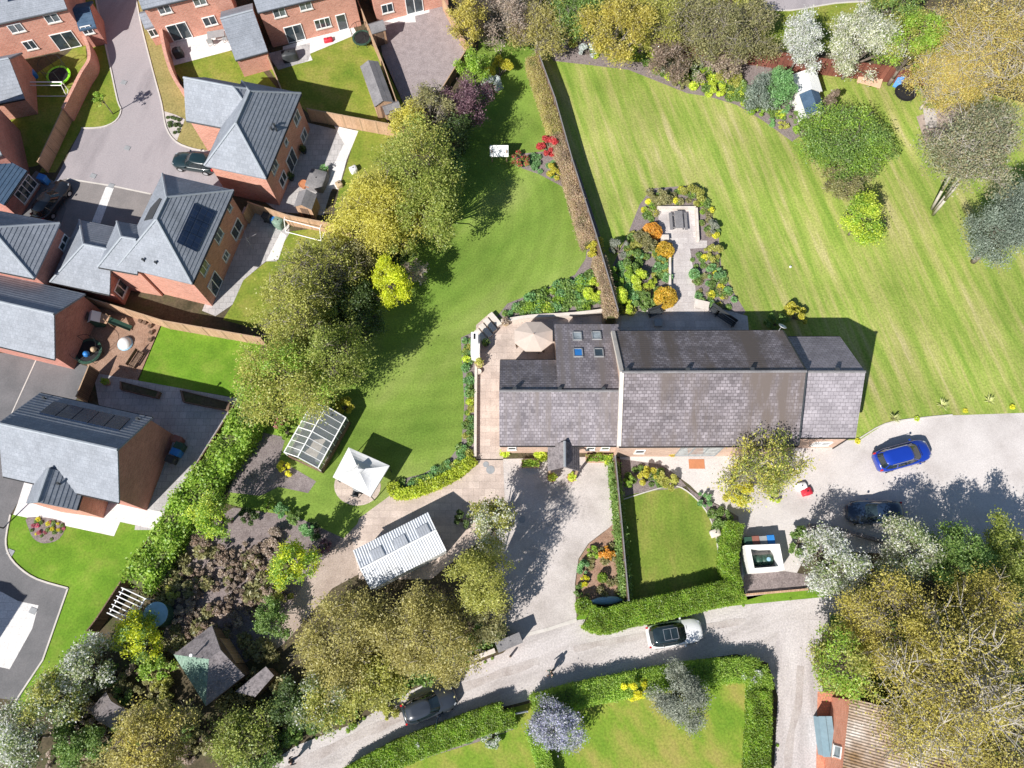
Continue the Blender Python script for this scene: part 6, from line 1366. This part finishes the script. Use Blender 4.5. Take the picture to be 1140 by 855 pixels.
def table(name, label, uv, ang, w, d, mat, h=.74, cat='table', round_=False):
    p = G(*uv); t = thing(name, label, cat, tuple(p), ang); mb = MB()
    if round_: mb.lathe((0, 0, h-.04), [(w/2-.02, 0), (w/2, .02), (w/2-.01, .05)], 20)
    else: mb.box((0, 0, h), (w, d, .05))
    mb.build('table_top', M[mat], t, local=True)
    for x in (-.4, .4):
        for y in (-.38, .38): f = .75 if round_ else 1; mb = MB(); mb.box((x*w*f, y*d*f, h/2-.02), (.05, .05, h-.02)); mb.build('leg', M[mat], t, local=True)
    return t
table('garden_table', 'round table under the white gazebo', (402, 541), 0, 1.3, 1.3, 'metal', round_=True)
chair('garden_chair', 'dark chair at the round table under the gazebo', (397, 551), rad(80), 'anth'); chair('garden_chair', 'dark chair on the lawn side under the gazebo', (410, 528), rad(-110), 'anth')
# parasol with table below
pc_ = G(594, 374, 2.3); pb = thing('parasol', 'beige octagonal parasol opened over the patio', 'parasol', (pc_.x, pc_.y, 0)); V = [Vector((0, 0, 2.75))]; n = 8
ring = [Vector((1.75*math.cos(i*math.pi/4+.39), 1.45*math.sin(i*math.pi/4+.39), 2.2)) for i in range(8)]
V += ring+[p*1 for p in [Vector((r.x, r.y, 2.05)) for r in ring]]; F = [[0, 1+i, 1+(i+1) % 8] for i in range(8)]+[[1+i, 9+i, 9+(i+1) % 8, 1+(i+1) % 8] for i in range(8)]
MB().add(V, F).build('canopy', M['beige'], pb, local=True); mb = MB(); mb.tube((0, 0, 0), (0, 0, 2.85), .03); mb.build('pole', M['post'], pb, local=True); mb = MB(); mb.lathe((0, 0, 0), [(.35, 0), (.35, .08), (.05, .12)], 16); mb.build('base', M['anth'], pb, local=True)
for i in range(8): mb = MB(); mb.tube((0, 0, 2.68), ring[i]+Vector((0, 0, -.02)), .012, n=4); mb.build('rib', M['post'], pb, local=True)
table('patio_table', 'round garden table under the beige parasol', (594, 381), 0, 1.2, 1.2, 'beige', round_=True)
for uv, a, lb in (((602, 391), 100, 'garden chair below the parasol, nearest the barn'), ((577, 385), 10, 'garden chair left of the parasol table')): chair('garden_chair', lb, uv, rad(a), 'wood_dark')
def pot(label, uv, r, h, mat, leaf=None, name='plant_pot', grp=None):
    p = G(*uv); t = thing(name, label, 'plant pot', tuple(p), 0, grp); mb = MB(); mb.lathe((0, 0, 0), [(r*.65, 0), (r, h*.8), (r*1.08, h*.85), (r*1.08, h), (r*.9, h), (r*.88, h-.04)], 14); mb.build('pot', M[mat], t, local=True)
    if leaf:
        rng = np.random.default_rng(int(uv[0])); d = rng.normal(size=(160, 3)); d /= np.linalg.norm(d, axis=1)[:, None]; leafobj('foliage', d*r*1.25*rng.uniform(.3, 1, 160)[:, None]+np.array([0, 0, h+r*.7]), .09, leaf, t, rng=rng)
    return t
pot('pale stone pot at the top corner of the patio', (563, 361), .34, .5, 'pot', 'twig'); pot('stone pot with plant right below the white fireplace', (534, 407), .36, .5, 'pot', 'palegreen'); pot('small pot at the end of the narrow patio wall', (533, 415), .24, .35, 'stone'); pot('dark planted pot on the right of the fireplace', (541, 384), .3, .45, 'anth', 'mid')
pot('planted pot left of the barn porch', (614, 533), .34, .5, 'terracotta', 'lime'); pot('planted pot right of the barn porch', (636, 533), .34, .5, 'terracotta', 'lime'); pot('planted pot by the glazed barn entrance, left side', (747, 506), .28, .4, 'terracotta', 'gold')
# planting box and paving by the porch
for (a, b_, lb) in (((581, 514), (600, 520), 'timber trough of plants left of the porch'), ((652, 508), (682, 514), 'timber trough of plants right of the porch')):
    p, q = G(*a), G(*b_); c = (p+q)/2; t = thing('plant_trough', lb, 'planter', (c.x, c.y, 0)); wx, wy = abs(q.x-p.x), abs(q.y-p.y)+.15; mb = MB(); mb.box((0, wy/2, .2), (wx, .05, .4)).box((0, -wy/2, .2), (wx, .05, .4)).box((wx/2, 0, .2), (.05, wy, .4)).box((-wx/2, 0, .2), (.05, wy, .4)); mb.build('trough', M['wood'], t, local=True)
    mb = MB(); mb.box((0, 0, .16), (wx-.06, wy-.06, .3)); mb.build('compost', M['bark'], t, local=True); rng = np.random.default_rng(3); leafobj('foliage', np.stack([rng.uniform(-wx/2, wx/2, 260), rng.uniform(-wy/2, wy/2, 260), rng.uniform(.32, .6, 260)], 1), .1, 'bright', t, rng=rng)
for u, v, r, lb in ((541, 517, .25, 'small round cover in the paving by the barn'), (546, 523, .36, 'larger round cover in the paving by the barn'), (581, 578, .3, 'round cover in the shaded courtyard gravel')):
    p = G(u, v); t = MB(); t.lathe((0, 0, 0), [(r, .03), (r*.98, .045), (.01, .046)], 18); o = t.build('manhole_cover', M['grey']); o.location = p; tag(o, lb, 'manhole cover', 'covers in the paving')
# picnic table
p = G(754, 249); t = thing('picnic_table', 'weathered picnic table with two benches in the sunken stone area', 'picnic table', tuple(p), rad(90))
mb = MB(); mb.box((0, 0, .74), (1.8, .72, .05)); mb.build('table_top', M['felt'], t, local=True)
for y in (-.68, .68):
    mb = MB(); mb.box((0, y, .45), (1.8, .28, .05)); mb.build('bench', M['felt'], t, local=True)
for x in (-.65, .65):
    mb = MB(); mb.box((x, 0, .42), (.06, 1.5, .08)); mb.tube((x, -.25, .72), (x, -.5, 0), .04, n=4).tube((x, .25, .72), (x, .5, 0), .04, n=4); mb.build('leg_frame', M['felt'], t, local=True)
def bench(label, uv, ang, L=1.5, mat='wood_dark', grp=None):
    p = G(*uv); t = thing('garden_bench', label, 'bench', tuple(p), ang, grp); mb = MB()
    for i in range(3): mb.box((0, -.18+.18*i, .45), (L, .15, .04))
    mb.build('seat', M[mat], t, local=True); mb = MB(); mb.box((0, .3, .72), (L, .05, .42)); mb.build('backrest', M[mat], t, local=True)
    for x in (-.42, .42): mb = MB(); mb.box((x*L, .05, .24), (.07, .5, .46)); mb.build('leg', M[mat], t, local=True)
    return t
bench('dark sofa bench left on the shaded terrace behind the barn', (729, 350), rad(20), 1.3, 'anth'); bench('dark sofa on the shaded terrace, right of the path foot', (806, 357), rad(-38), 2.0, 'anth'); bench('dark sofa seat at the path foot on the shaded terrace', (794, 348), rad(-38), .9, 'anth')
table('low_table', 'low square table on the shaded terrace behind the barn', (732, 361), 0, .7, .7, 'grey', .4)
table('stone_plinth', 'pale stone block on the left of the picnic area', (739, 267), 0, .75, .5, 'stone', .5, 'block'); table('stone_plinth', 'pale stone block at the foot of the garden path', (780, 341), rad(-15), 1.3, .8, 'stone', .4, 'block')
# white board on two posts
p0, p1 = G(548, 180), G(564, 180); t = thing('white_board', 'white board on two timber posts at the top of the lawn', 'board', tuple((p0+p1)/2)); dx = (p1-p0).length/2
for sg in (-1, 1): mb = MB(); mb.box((sg*dx, 0, .85), (.1, .1, 1.7)); mb.build('post', M['post'], t, local=True)
mb = MB(); mb.box((0, .12, 1.5), (dx*2+.35, .08, 1.05), tilt=rad(-42)); mb.build('board', M['white'], t, local=True)
p = G(880, 297, .11); mb = MB(); mb.lathe((0, 0, 0), [(.11*math.sin(math.pi*i/8)+.001, -.11*math.cos(math.pi*i/8)) for i in range(9)], 12); o = mb.build('football', M['white'], smooth=True); o.location = p; tag(o, 'white football lying on the striped lawn', 'ball')
# bin enclosure, tank, bins
be = [(829, 607), (868, 605.5), (873.5, 634.5), (835, 637.5)]; P4 = [G(u, v, 1.5) for u, v in be]; c = sum(P4, Vector())/4; t = thing('bin_enclosure', 'white walled square enclosure at the edge of the drive', 'enclosure', (c.x, c.y, 0))
inn = [c+(p-c)*.70 for p in P4]
for i in range(4):
    j = (i+1) % 4; mb = MB(); pts = [P4[i], P4[j], inn[j], inn[i]]; mb.prism([(q.x, q.y) for q in pts], 0, 1.5); mb.build('wall', M['render'], t)
p = G(849, 623, .9); tk = thing('oil_tank', 'green ribbed oil tank inside the white enclosure', 'tank', (p.x, p.y, .0), rad(3))
V = []; F = []; n = 14
xs = [-.85, -.8, -.5, -.46, -.42, -.05, -.02, .02, .05, .42, .46, .5, .8, .85]
for i, x in enumerate(xs):
    r = .35 if abs(abs(x)-.46) < .02 or abs(x) <= .02 else .40
    if abs(x) > .82: r = .25
    for j in range(n): a = 2*math.pi*j/n; V.append((x, r*1.05*math.cos(a), .52+r*1.15*math.sin(a)))
for i in range(len(xs)-1):
    for j in range(n): F.append([i*n+j, i*n+(j+1) % n, (i+1)*n+(j+1) % n, (i+1)*n+j])
F += [list(range(n)), list(range((len(xs)-1)*n, len(xs)*n))]
MB().add(V, F).build('tank_body', M['green_p'], tk, smooth=True, local=True); mb = MB(); mb.lathe((.45, 0, .95), [(.16, 0), (.16, .07), (.02, .09)], 12); mb.build('filler_cap', M['ltblue'], tk, local=True); mb = MB(); mb.box((0, 0, .05), (1.5, .6, .1)); mb.build('plinth', M['stone'], tk, local=True)
def bin_(label, uv, ang, mat, grp='wheelie bins'):
    p = G(*uv, 1.0); t = thing('wheelie_bin', label, 'bin', (p.x, p.y, 0), ang, grp); V = [(-.24, -.27, .08), (.24, -.27, .08), (.24, .25, .08), (-.24, .25, .08), (-.29, -.36, 1.0), (.29, -.36, 1.0), (.29, .32, 1.0), (-.29, .32, 1.0)]
    MB().add(V, [[3, 2, 1, 0], [4, 5, 6, 7], [0, 1, 5, 4], [1, 2, 6, 5], [2, 3, 7, 6], [3, 0, 4, 7]]).build('bin_body', M[mat], t, local=True)
    mb = MB(); mb.add([(-.31, -.39, 1.01), (.31, -.39, 1.01), (.31, .36, 1.01), (-.31, .36, 1.01), (-.27, -.34, 1.08), (.27, -.34, 1.08), (.27, .36, 1.09), (-.27, .36, 1.09)], [[3, 2, 1, 0], [4, 5, 6, 7], [0, 1, 5, 4], [1, 2, 6, 5], [2, 3, 7, 6], [3, 0, 4, 7]]); mb.build('lid', M[mat], t, local=True)
    for sg in (-1, 1): mb = MB(); mb.tube((sg*.2, .3, .1), (sg*.27, .3, .1), .1, n=10); mb.build('wheel', M['black'], t, local=True)
    mb = MB(); mb.tube((-.25, .40, .98), (.25, .40, .98), .02, n=5); mb.build('handle', M[mat], t, local=True)
for uv, m_, lb in (((833.5, 603), 'green_p', 'dark green wheelie bin, first of four by the white enclosure'), ((841.3, 602), 'brown_p', 'brown wheelie bin by the white enclosure'), ((850, 602), 'grey', 'pale grey wheelie bin by the white enclosure'), ((858.3, 601), 'blue_p', 'bright blue wheelie bin by the white enclosure')): bin_(lb, uv, rad(4), m_)
for uv, m_, lb in (((197, 489), 'brown_p', 'brownish bin, topmost in the row against the gable'), ((199, 496), 'green_p', 'green bin in the row against the gable'), ((195, 503), 'blue_p', 'blue bin in the row against the gable'), ((189, 511), 'anth', 'black bin nearest the front, against the gable'), ((46, 197), 'blue_p', 'blue bin in shade beside the parked black car'), ((296, 240), 'anth', 'black bin on the paved yard below the board fence')): bin_(lb, uv, rad(70), m_)
# washing and rotary lines
for uv, lb in (((281, 276), 'rotary washing line in the shaded paved yard'),):
    p = G(*uv); t = thing('washing_line', lb, 'washing line', tuple(p)); mb = MB(); mb.tube((0, 0, 0), (0, 0, 1.9), .03); mb.build('pole', M['metal'], t, local=True)
    for a in range(4): mb = MB(); e = (1.0*math.cos(a*1.57+.3), 1.0*math.sin(a*1.57+.3), 2.0); mb.tube((0, 0, 1.6), e, .015, n=4); mb.build('arm', M['metal'], t, local=True)
def goal(label, a, b_, h, depth, name='football_goal', cat='goal'):
    p, q = G(*a), G(*b_); d = q-p; L = d.length; t = thing(name, label, cat, tuple(p), math.atan2(d.y, d.x)); 
    for x in (0, L): mb = MB(); mb.tube((x, 0, 0), (x, 0, h), .05).tube((x, 0, h), (x, -depth*.5, h), .04).tube((x, -depth*.5, h), (x, -depth, 0), .04).tube((x, 0, 0), (x, -depth, 0), .04); mb.build('side_frame', M['white'], t, local=True)
    mb = MB(); mb.tube((0, 0, h), (L, 0, h), .06); mb.build('crossbar', M['white'], t, local=True); mb = MB(); mb.tube((0, -depth, .04), (L, -depth, .04), .04).tube((0, -depth*.5, h), (L, -depth*.5, h), .04); mb.build('back_bar', M['white'], t, local=True); return t
goal('white goal frame on the grass below the sunny board fence', (323, 247), (362, 257), 1.3, 1.1)
goal('white goal frame on the shaded lawn of the walled garden', (38, 100), (76, 100), 1.1, .8)
# white pergola
P0, P1 = G(121, 683, 2.1), G(137, 655, 2.1); t = thing('pergola', 'white slatted pergola frame by the pale blue water tank', 'pergola', (P0.x, P0.y, 0)); d = (P1-P0); nrm = Vector((d.y, -d.x, 0)).normalized(); Wd = 1.9
for i in range(7):
    c0 = P0+d*(i/6); c1 = c0+nrm*Wd; mb = MB(); mb.tube(c0-nrm*.15, c1+nrm*.15, .05, n=4); mb.build('slat', M['white'], t)
for c0 in (P0, P0+nrm*Wd): mb = MB(); mb.tube(c0-Vector((0, 0, .1)), c0+d-Vector((0, 0, .1)), .05, n=4); mb.build('beam', M['white'], t)
for c0 in (P0, P0+nrm*Wd, P1, P1+nrm*Wd): mb = MB(); mb.tube((c0.x, c0.y, 0), (c0.x, c0.y, 2.05), .05, n=4); mb.build('post', M['white'], t)
p = G(173, 684, 1.7); t = thing('water_tank', 'pale blue round water tank with flat lid in the shrubbery', 'tank', (p.x, p.y, 0)); mb = MB(); mb.lathe((0, 0, 0), [(.85, 0), (.9, .2), (.9, 1.55), (.86, 1.65)], 24); mb.build('tank_body', M['green_p'], t, smooth=False, local=True); mb = MB(); mb.lathe((0, 0, 1.65), [(.93, 0), (.93, .06), (.5, .12), (.02, .14)], 24); mb.build('lid', M['ltblue'], t, local=True)
# trampolines
def trampoline(label, uv, r, rim, h=.75, net=1.7, mat='net'):
    p = G(*uv, h); t = thing('trampoline', label, 'trampoline', (p.x, p.y, 0)); V = []; mb = MB(); mb.lathe((0, 0, h-.02), [(r*.9, 0), (.02, .01)], 24); mb.build('jump_mat', M[mat], t, local=True)
    mb = MB(); n = 24; A = [(r*f*math.cos(2*math.pi*i/n), r*f*math.sin(2*math.pi*i/n), h+.03) for f in (.84, 1.04) for i in range(n)]; mb.add(A+[(x, y, z-.06) for x, y, z in A], [[i, (i+1) % n, n+(i+1) % n, n+i][::-1] for i in range(n)]+[[n+i, n+(i+1) % n, 3*n+(i+1) % n, 3*n+i][::-1] for i in range(n)]); mb.build('rim_pad', M[rim], t, local=True)
    for i in range(6):
        a = i*math.pi/3; c, s_ = math.cos(a)*r, math.sin(a)*r; mb = MB(); mb.tube((c, s_, 0), (c, s_, h+net), .025, n=5); mb.build('pole', M['anth'], t, local=True)
    if net:
        mb = MB(); mb2 = [(r*math.cos(2*math.pi*i/n), r*math.sin(2*math.pi*i/n), h+net) for i in range(n)]
        for i in range(n): mb.tube(mb2[i], mb2[(i+1) % n], .02, n=4, caps=False).tube(mb2[i], (mb2[i][0], mb2[i][1], h), .006, n=3, caps=False)
        mb.build('safety_net', M['black'], t, local=True)
    return t
trampoline('trampoline with lime green rim in the walled corner garden', (65, 84), 1.15, 'lime_p', .5, 1.6)
trampoline('trampoline with teal rim at the corner of the dry lawn', (403, 42), .95, 'green_p', .5, 1.2)
trampoline('trampoline with dark green rim beside the garage gable', (98, 391), 1.15, 'green_p', .5, 1.0)
trampoline('black trampoline under the oak at the stained fence', (1008, 103), 1.0, 'black', .4, 0)
for uv, r, m_, lb in (((96, 394), .28, 'blue_p', 'blue ball on the trampoline by the garage'), ((104, 389), .25, 'pot', 'tan ball on the trampoline by the garage')):
    p = G(*uv, .8); mb = MB(); mb.lathe((0, 0, 0), [(r*math.sin(math.pi*i/8)+.001, -r*math.cos(math.pi*i/8)) for i in range(9)], 14); o = mb.build('play_ball', M[m_], smooth=True); o.location = p; tag(o, lb, 'ball')
p = G(137.5, 381, .4); t = thing('play_dome', 'white and pale blue dome on the bark play area', 'play dome', (p.x, p.y, 0)); mb = MB(); mb.lathe((0, 0, 0), [(.58, 0), (.6, .15), (.5, .4), (.3, .55), (.02, .6)], 18); mb.build('dome', M['white'], t, smooth=True, local=True); mb = MB(); mb.lathe((0, 0, 0), [(.66, 0), (.68, .1), (.6, .18)], 18); mb.build('base_ring', M['ltblue'], t, local=True)
# slide
a, b_ = G(121, 356, 1.2), G(146, 366, .15); t = thing('slide', 'dark green slide on the bark play area', 'slide', (a.x, a.y, 0)); d = b_-a; s_ = Vector((-d.y, d.x, 0)).normalized()*.25; mb = MB(); mb.poly([a+s_, a-s_, b_-s_, b_+s_][::-1]).poly([a+s_, b_+s_, b_+s_+Vector((0, 0, .15)), a+s_+Vector((0, 0, .15))]).poly([a-s_, a-s_+Vector((0, 0, .15)), b_-s_+Vector((0, 0, .15)), b_-s_]); mb.build('chute', M['green_p'], t)
for sg in (1, -1): q = a+s_*sg; mb = MB(); mb.tube((q.x, q.y, 0), (q.x, q.y, 1.9), .04); mb.build('post', M['post'], t)
mb = MB(); mb.box((a.x-.4, a.y+.1, 1.2), (.8, .8, .06), math.atan2(d.y, d.x)); mb.build('platform', M['wood'], t)
for u, v, lb in ((157, 358, 'wooden stepping log nearest the slide'), (162, 360, 'stepping log second from the slide'), (168, 364, 'stepping log at the lawn edge'), (169, 371, 'lower stepping log on the bark'), (168, 379, 'lowest stepping log on the bark')):
    p = G(u, v); mb = MB(); mb.lathe((0, 0, 0), [(.17, 0), (.18, .28), (.02, .29)], 10); o = mb.build('stepping_log', M['wood_dark']); o.location = p; tag(o, lb, 'log', 'stepping logs')
bench('narrow wooden bench on the bark near the new lawn', (154, 402), rad(66), 1.6, 'wood_dark')
for (a, lb) in ((((133, 424), (178, 436), (175, 443), (133, 433)), 'long dark raised planter beside the new lawn'), (((200, 434), (256, 448), (254, 457), (203, 447)), 'second dark raised planter, closer to the long fence')):
    P4 = [G(u, v, .45) for u, v in a]; c = sum(P4, Vector())/4; t = thing('raised_planter', lb, 'planter', (c.x, c.y, 0), 0, 'raised planters'); inn = [c+(p-c)*.9 for p in P4]; mb = MB()
    for i in range(4): j = (i+1) % 4; mb.prism([(q.x, q.y) for q in (P4[i], P4[j], inn[j], inn[i])], 0, .45)
    mb.build('planter_box', M['wood_dark'], t); MB().prism([(q.x, q.y) for q in [c+(p-c)*.895 for p in P4]], .05, .36).build('compost', M['earth'], t)
pot('terracotta trough with a leafy plant by the timber fence', (121, 427), .3, .5, 'wood', 'bright')
pot('dark potted shrub on the paved yard by the patio door', (339, 170), .3, .5, 'anth', 'dark'); pot('dark potted shrub beneath the house wall in the paved yard', (325, 200), .3, .5, 'anth', 'dark'); pot('low potted conifer beside the covered furniture', (362, 192), .35, .4, 'pot', 'fern')
# covered furniture, parasol base, barbecue
def covered(label, uv, ang, w, d, h, mat, name='covered_furniture', cat='furniture cover'):
    p = G(*uv, h); t = thing(name, label, cat, (p.x, p.y, 0), ang); V = []; k = 6; rng = random.Random(int(uv[0]))
    for z, s_ in ((0, 1.06), (h*.5, 1.03), (h*.9, 1.0), (h, .9)):
        for i in range(16): a = 2*math.pi*i/16; x, y = math.cos(a), math.sin(a); m_ = max(abs(x), abs(y))**.8; V.append((x/m_*w/2*s_+rng.uniform(-.03, .03), y/m_*d/2*s_+rng.uniform(-.03, .03), z+rng.uniform(-.03, .03)))
    F = [[j*16+i, j*16+(i+1) % 16, (j+1)*16+(i+1) % 16, (j+1)*16+i] for j in range(3) for i in range(16)]; n = len(V); V.append((0, 0, h+.05)); F += [[48+i, 48+(i+1) % 16, n] for i in range(16)]
    MB().add(V, F).build('cover', M[mat], t, smooth=True, local=True); mb = MB(); mb.tube((0, 0, h), (0, 0, h+.12), .05); mb.build('tie', M['black'], t, local=True); return t
covered('grey covered dining set on the shaded paved yard', (352, 198), rad(75), 2.0, 1.7, .8, 'felt'); covered('black covered barbecue beside the patio door of the mottled house', (321, 58), rad(15), 1.5, .8, 1.0, 'anth'); covered('green covered garden furniture below the sunny board fence', (309, 245), rad(-30), .9, .9, .9, 'moss'); covered('blue covered toy crate below the sunny board fence', (302, 242), rad(-20), .7, .6, .7, 'blue_p')
for uv, lb in (((339, 208), 'left of two terracotta pots above the felt shed'), ((346, 208), 'right of two terracotta pots above the felt shed')): pot(lb, uv, .4, .55, 'terracotta')
table('garden_table', 'grey garden table on the sunny patio of the top house', (243, 44), rad(12), 1.7, .9, 'grey')
for u, v, a, lb in ((236, 50, 100, 'grey chair below the patio table'), (252, 46, 190, 'grey chair right of the patio table')): chair('garden_chair', lb, (u, v), rad(a), 'grey')
covered('charcoal covered item in the shade by the patio door', (196, 55), rad(15), .9, .7, .9, 'anth')
covered('blue toy in the shaded walled garden', (33, 81), rad(30), .9, .7, .6, 'blue_p', 'covered_toy', 'toy')
covered('red ride-on toy below the wide patio window', (365, 43), rad(15), .9, .45, .35, 'red_p', 'ride_on_toy', 'toy')
covered('white wrapped bag on the grass by the willow', (393, 187), rad(30), .7, .6, .5, 'white', 'wrapped_bag', 'bag')
covered('pale bundle at the end of the sunny paving', (377, 204), rad(30), .6, .6, .4, 'pot', 'wrapped_bundle', 'bundle')
# plywood board, blue slide, slabs
a = [G(u, v, .35) for u, v in ((957, 80), (984.5, 83), (980, 98), (954, 91))]; c = sum(a, Vector())/4; t = thing('timber_platform', 'pale pinkish timber platform against the stained fence', 'platform', (c.x, c.y, 0)); MB().prism([(p.x, p.y) for p in a], .29, .36).build('deck', M['ply'], t); 
for p in a: q = c+(p-c)*.85; mb = MB(); mb.box((q.x, q.y, .145), (.1, .1, .29)); mb.build('leg', M['post'], t)
a, b_ = G(1006, 82, 1.2), G(997, 97, .1); t = thing('slide', 'blue plastic slide beside the black trampoline', 'slide', (a.x, a.y, 0)); d = b_-a; s_ = Vector((-d.y, d.x, 0)).normalized()*.3; MB().add([a+s_, a-s_, b_-s_, b_+s_]+[q-Vector((0, 0, .1)) for q in (a+s_, a-s_, b_-s_, b_+s_)], [[3, 2, 1, 0], [4, 5, 6, 7], [0, 1, 5, 4], [1, 2, 6, 5], [2, 3, 7, 6], [3, 0, 4, 7]]).build('chute', M['blue_p'], t)
for sg in (1, -1): q = a+s_*sg; mb = MB(); mb.tube((q.x, q.y, 0), (q.x, q.y, 1.5), .05); mb.build('post', M['red_p'], t)
# lamp post, drains, small things
p = G(4, 588); t = thing('lamp_post', 'slim dark lamp post at the road corner on the left', 'lamp post', tuple(p)); mb = MB(); mb.tube((0, 0, 0), (0, 0, 4.0), .06, .045, 8); mb.build('post', M['anth'], t, local=True); mb = MB(); mb.tube((0, 0, 4.0), (.4, .1, 4.1), .04, n=6); mb.build('arm', M['anth'], t, local=True); mb = MB(); mb.box((.45, .11, 4.1), (.5, .2, .1)); mb.build('lamp_head', M['grey'], t, local=True)
for u, v, lb in ((12, 615, 'square grey cover in the grass at the road bend'), (37, 680, 'square cover at the tip of the pale drive'), (124, 207, 'small drain cover where road meets bays'), (142, 165, 'drain cover in the middle of the estate turning head'), (104, 196, 'drain cover at the left edge of the turning head'), (138, 92, 'drain cover at the kerb beside the young street tree')):
    p = G(u, v); mb = MB(); mb.box((0, 0, .03), (.55, .45, .05), rad(-20)); o = mb.build('drain_cover', M['grey']); o.location = p; tag(o, lb, 'drain cover')
p = G(568, 731); t = thing('bollard', 'short dark post on the verge by the wooden gate', 'bollard', tuple(p)); mb = MB(); mb.lathe((0, 0, 0), [(.09, 0), (.08, .7), (.05, .78), (.01, .8)], 10); mb.build('post', M['wood_dark'], t, local=True); mb = MB(); mb.lathe((0, 0, 0), [(.085, .55), (.087, .56), (.086, .62)], 10); mb.build('band', M['white'], t, local=True)
p = G(678, 668, .9); t = thing('kayak', 'pale blue upturned kayak in the shade behind the bright hedge', 'kayak', (p.x-.1, p.y, 0), rad(4)); V = []; F = []; n = 10; xs = [i/10*2-1 for i in range(11)]
for x in xs:
    w_ = .32*max(0.02, 1-abs(x)**2.4); 
    for j in range(n): a = 2*math.pi*j/n; V.append((x*1.4, w_*math.cos(a), .3+.6*w_*math.sin(a)))
for i in range(10):
    for j in range(n): F.append([i*n+j, i*n+(j+1) % n, (i+1)*n+(j+1) % n, (i+1)*n+j])
MB().add(V, F).build('hull', M['ltblue'], t, smooth=True, local=True); mb = MB(); mb.box((.5, 0, .06), (.1, .5, .12)).box((-.5, 0, .06), (.1, .5, .12)); mb.build('chock', M['post'], t, local=True)
for u, v, m_, lb in ((893, 541, 'white', 'white sack among the plants beside the drive tree'), (899, 547, 'red_p', 'red sack among the plants beside the drive tree'), (797, 593, 'stone', 'pale stone slab in the bed of the front lawn')):
    covered(lb, (u, v), .3, .8, .6, .35, m_, 'garden_sack' if 'sack' in lb else 'stone_block', 'sack' if 'sack' in lb else 'block')
# the fallen, pale trunk by the dark undergrowth tree
a, b_ = G(392, 306, .5), G(420, 334, .5); t = thing('fallen_trunk', 'pale leaning trunk lying between grey tree and acacia', 'log', (a.x, a.y, 0)); mb = MB(); mb.tube(a, b_, .22, .34, 8); mb.build('log', M['trunk_grey'], t); mb = MB(); m_ = a.lerp(b_, .3); mb.tube(m_, m_+Vector((.9, .8, .9)), .1, .04, 6).tube(a, a+Vector((-.8, .9, .7)), .12, .04, 6); mb.build('branch', M['trunk_grey'], t)
# rows of slatted timber by the pergola
a, b_ = G(170, 660), G(187, 640); t = thing('trellis', 'low slatted timber trellis on the grass by the hedge', 'trellis', (a.x, a.y, 0)); d = b_-a; nn = Vector((-d.y, d.x, 0)).normalized()
for i in range(7): q = a+d*(i/6); mb = MB(); mb.tube(q+nn*.9+Vector((0, 0, .5)), q-nn*.9+Vector((0, 0, .5)), .04, n=4); mb.build('slat', M['post'], t)
for sg in (1, -1): mb = MB(); mb.tube(a+nn*.9*sg+Vector((0, 0, .5)), b_+nn*.9*sg+Vector((0, 0, .5)), .04, n=4); mb.build('rail', M['post'], t)
for q in (a+nn*.9, a-nn*.9, b_+nn*.9, b_-nn*.9): mb = MB(); mb.tube(q, q+Vector((0, 0, .5)), .04, n=4); mb.build('leg', M['post'], t)
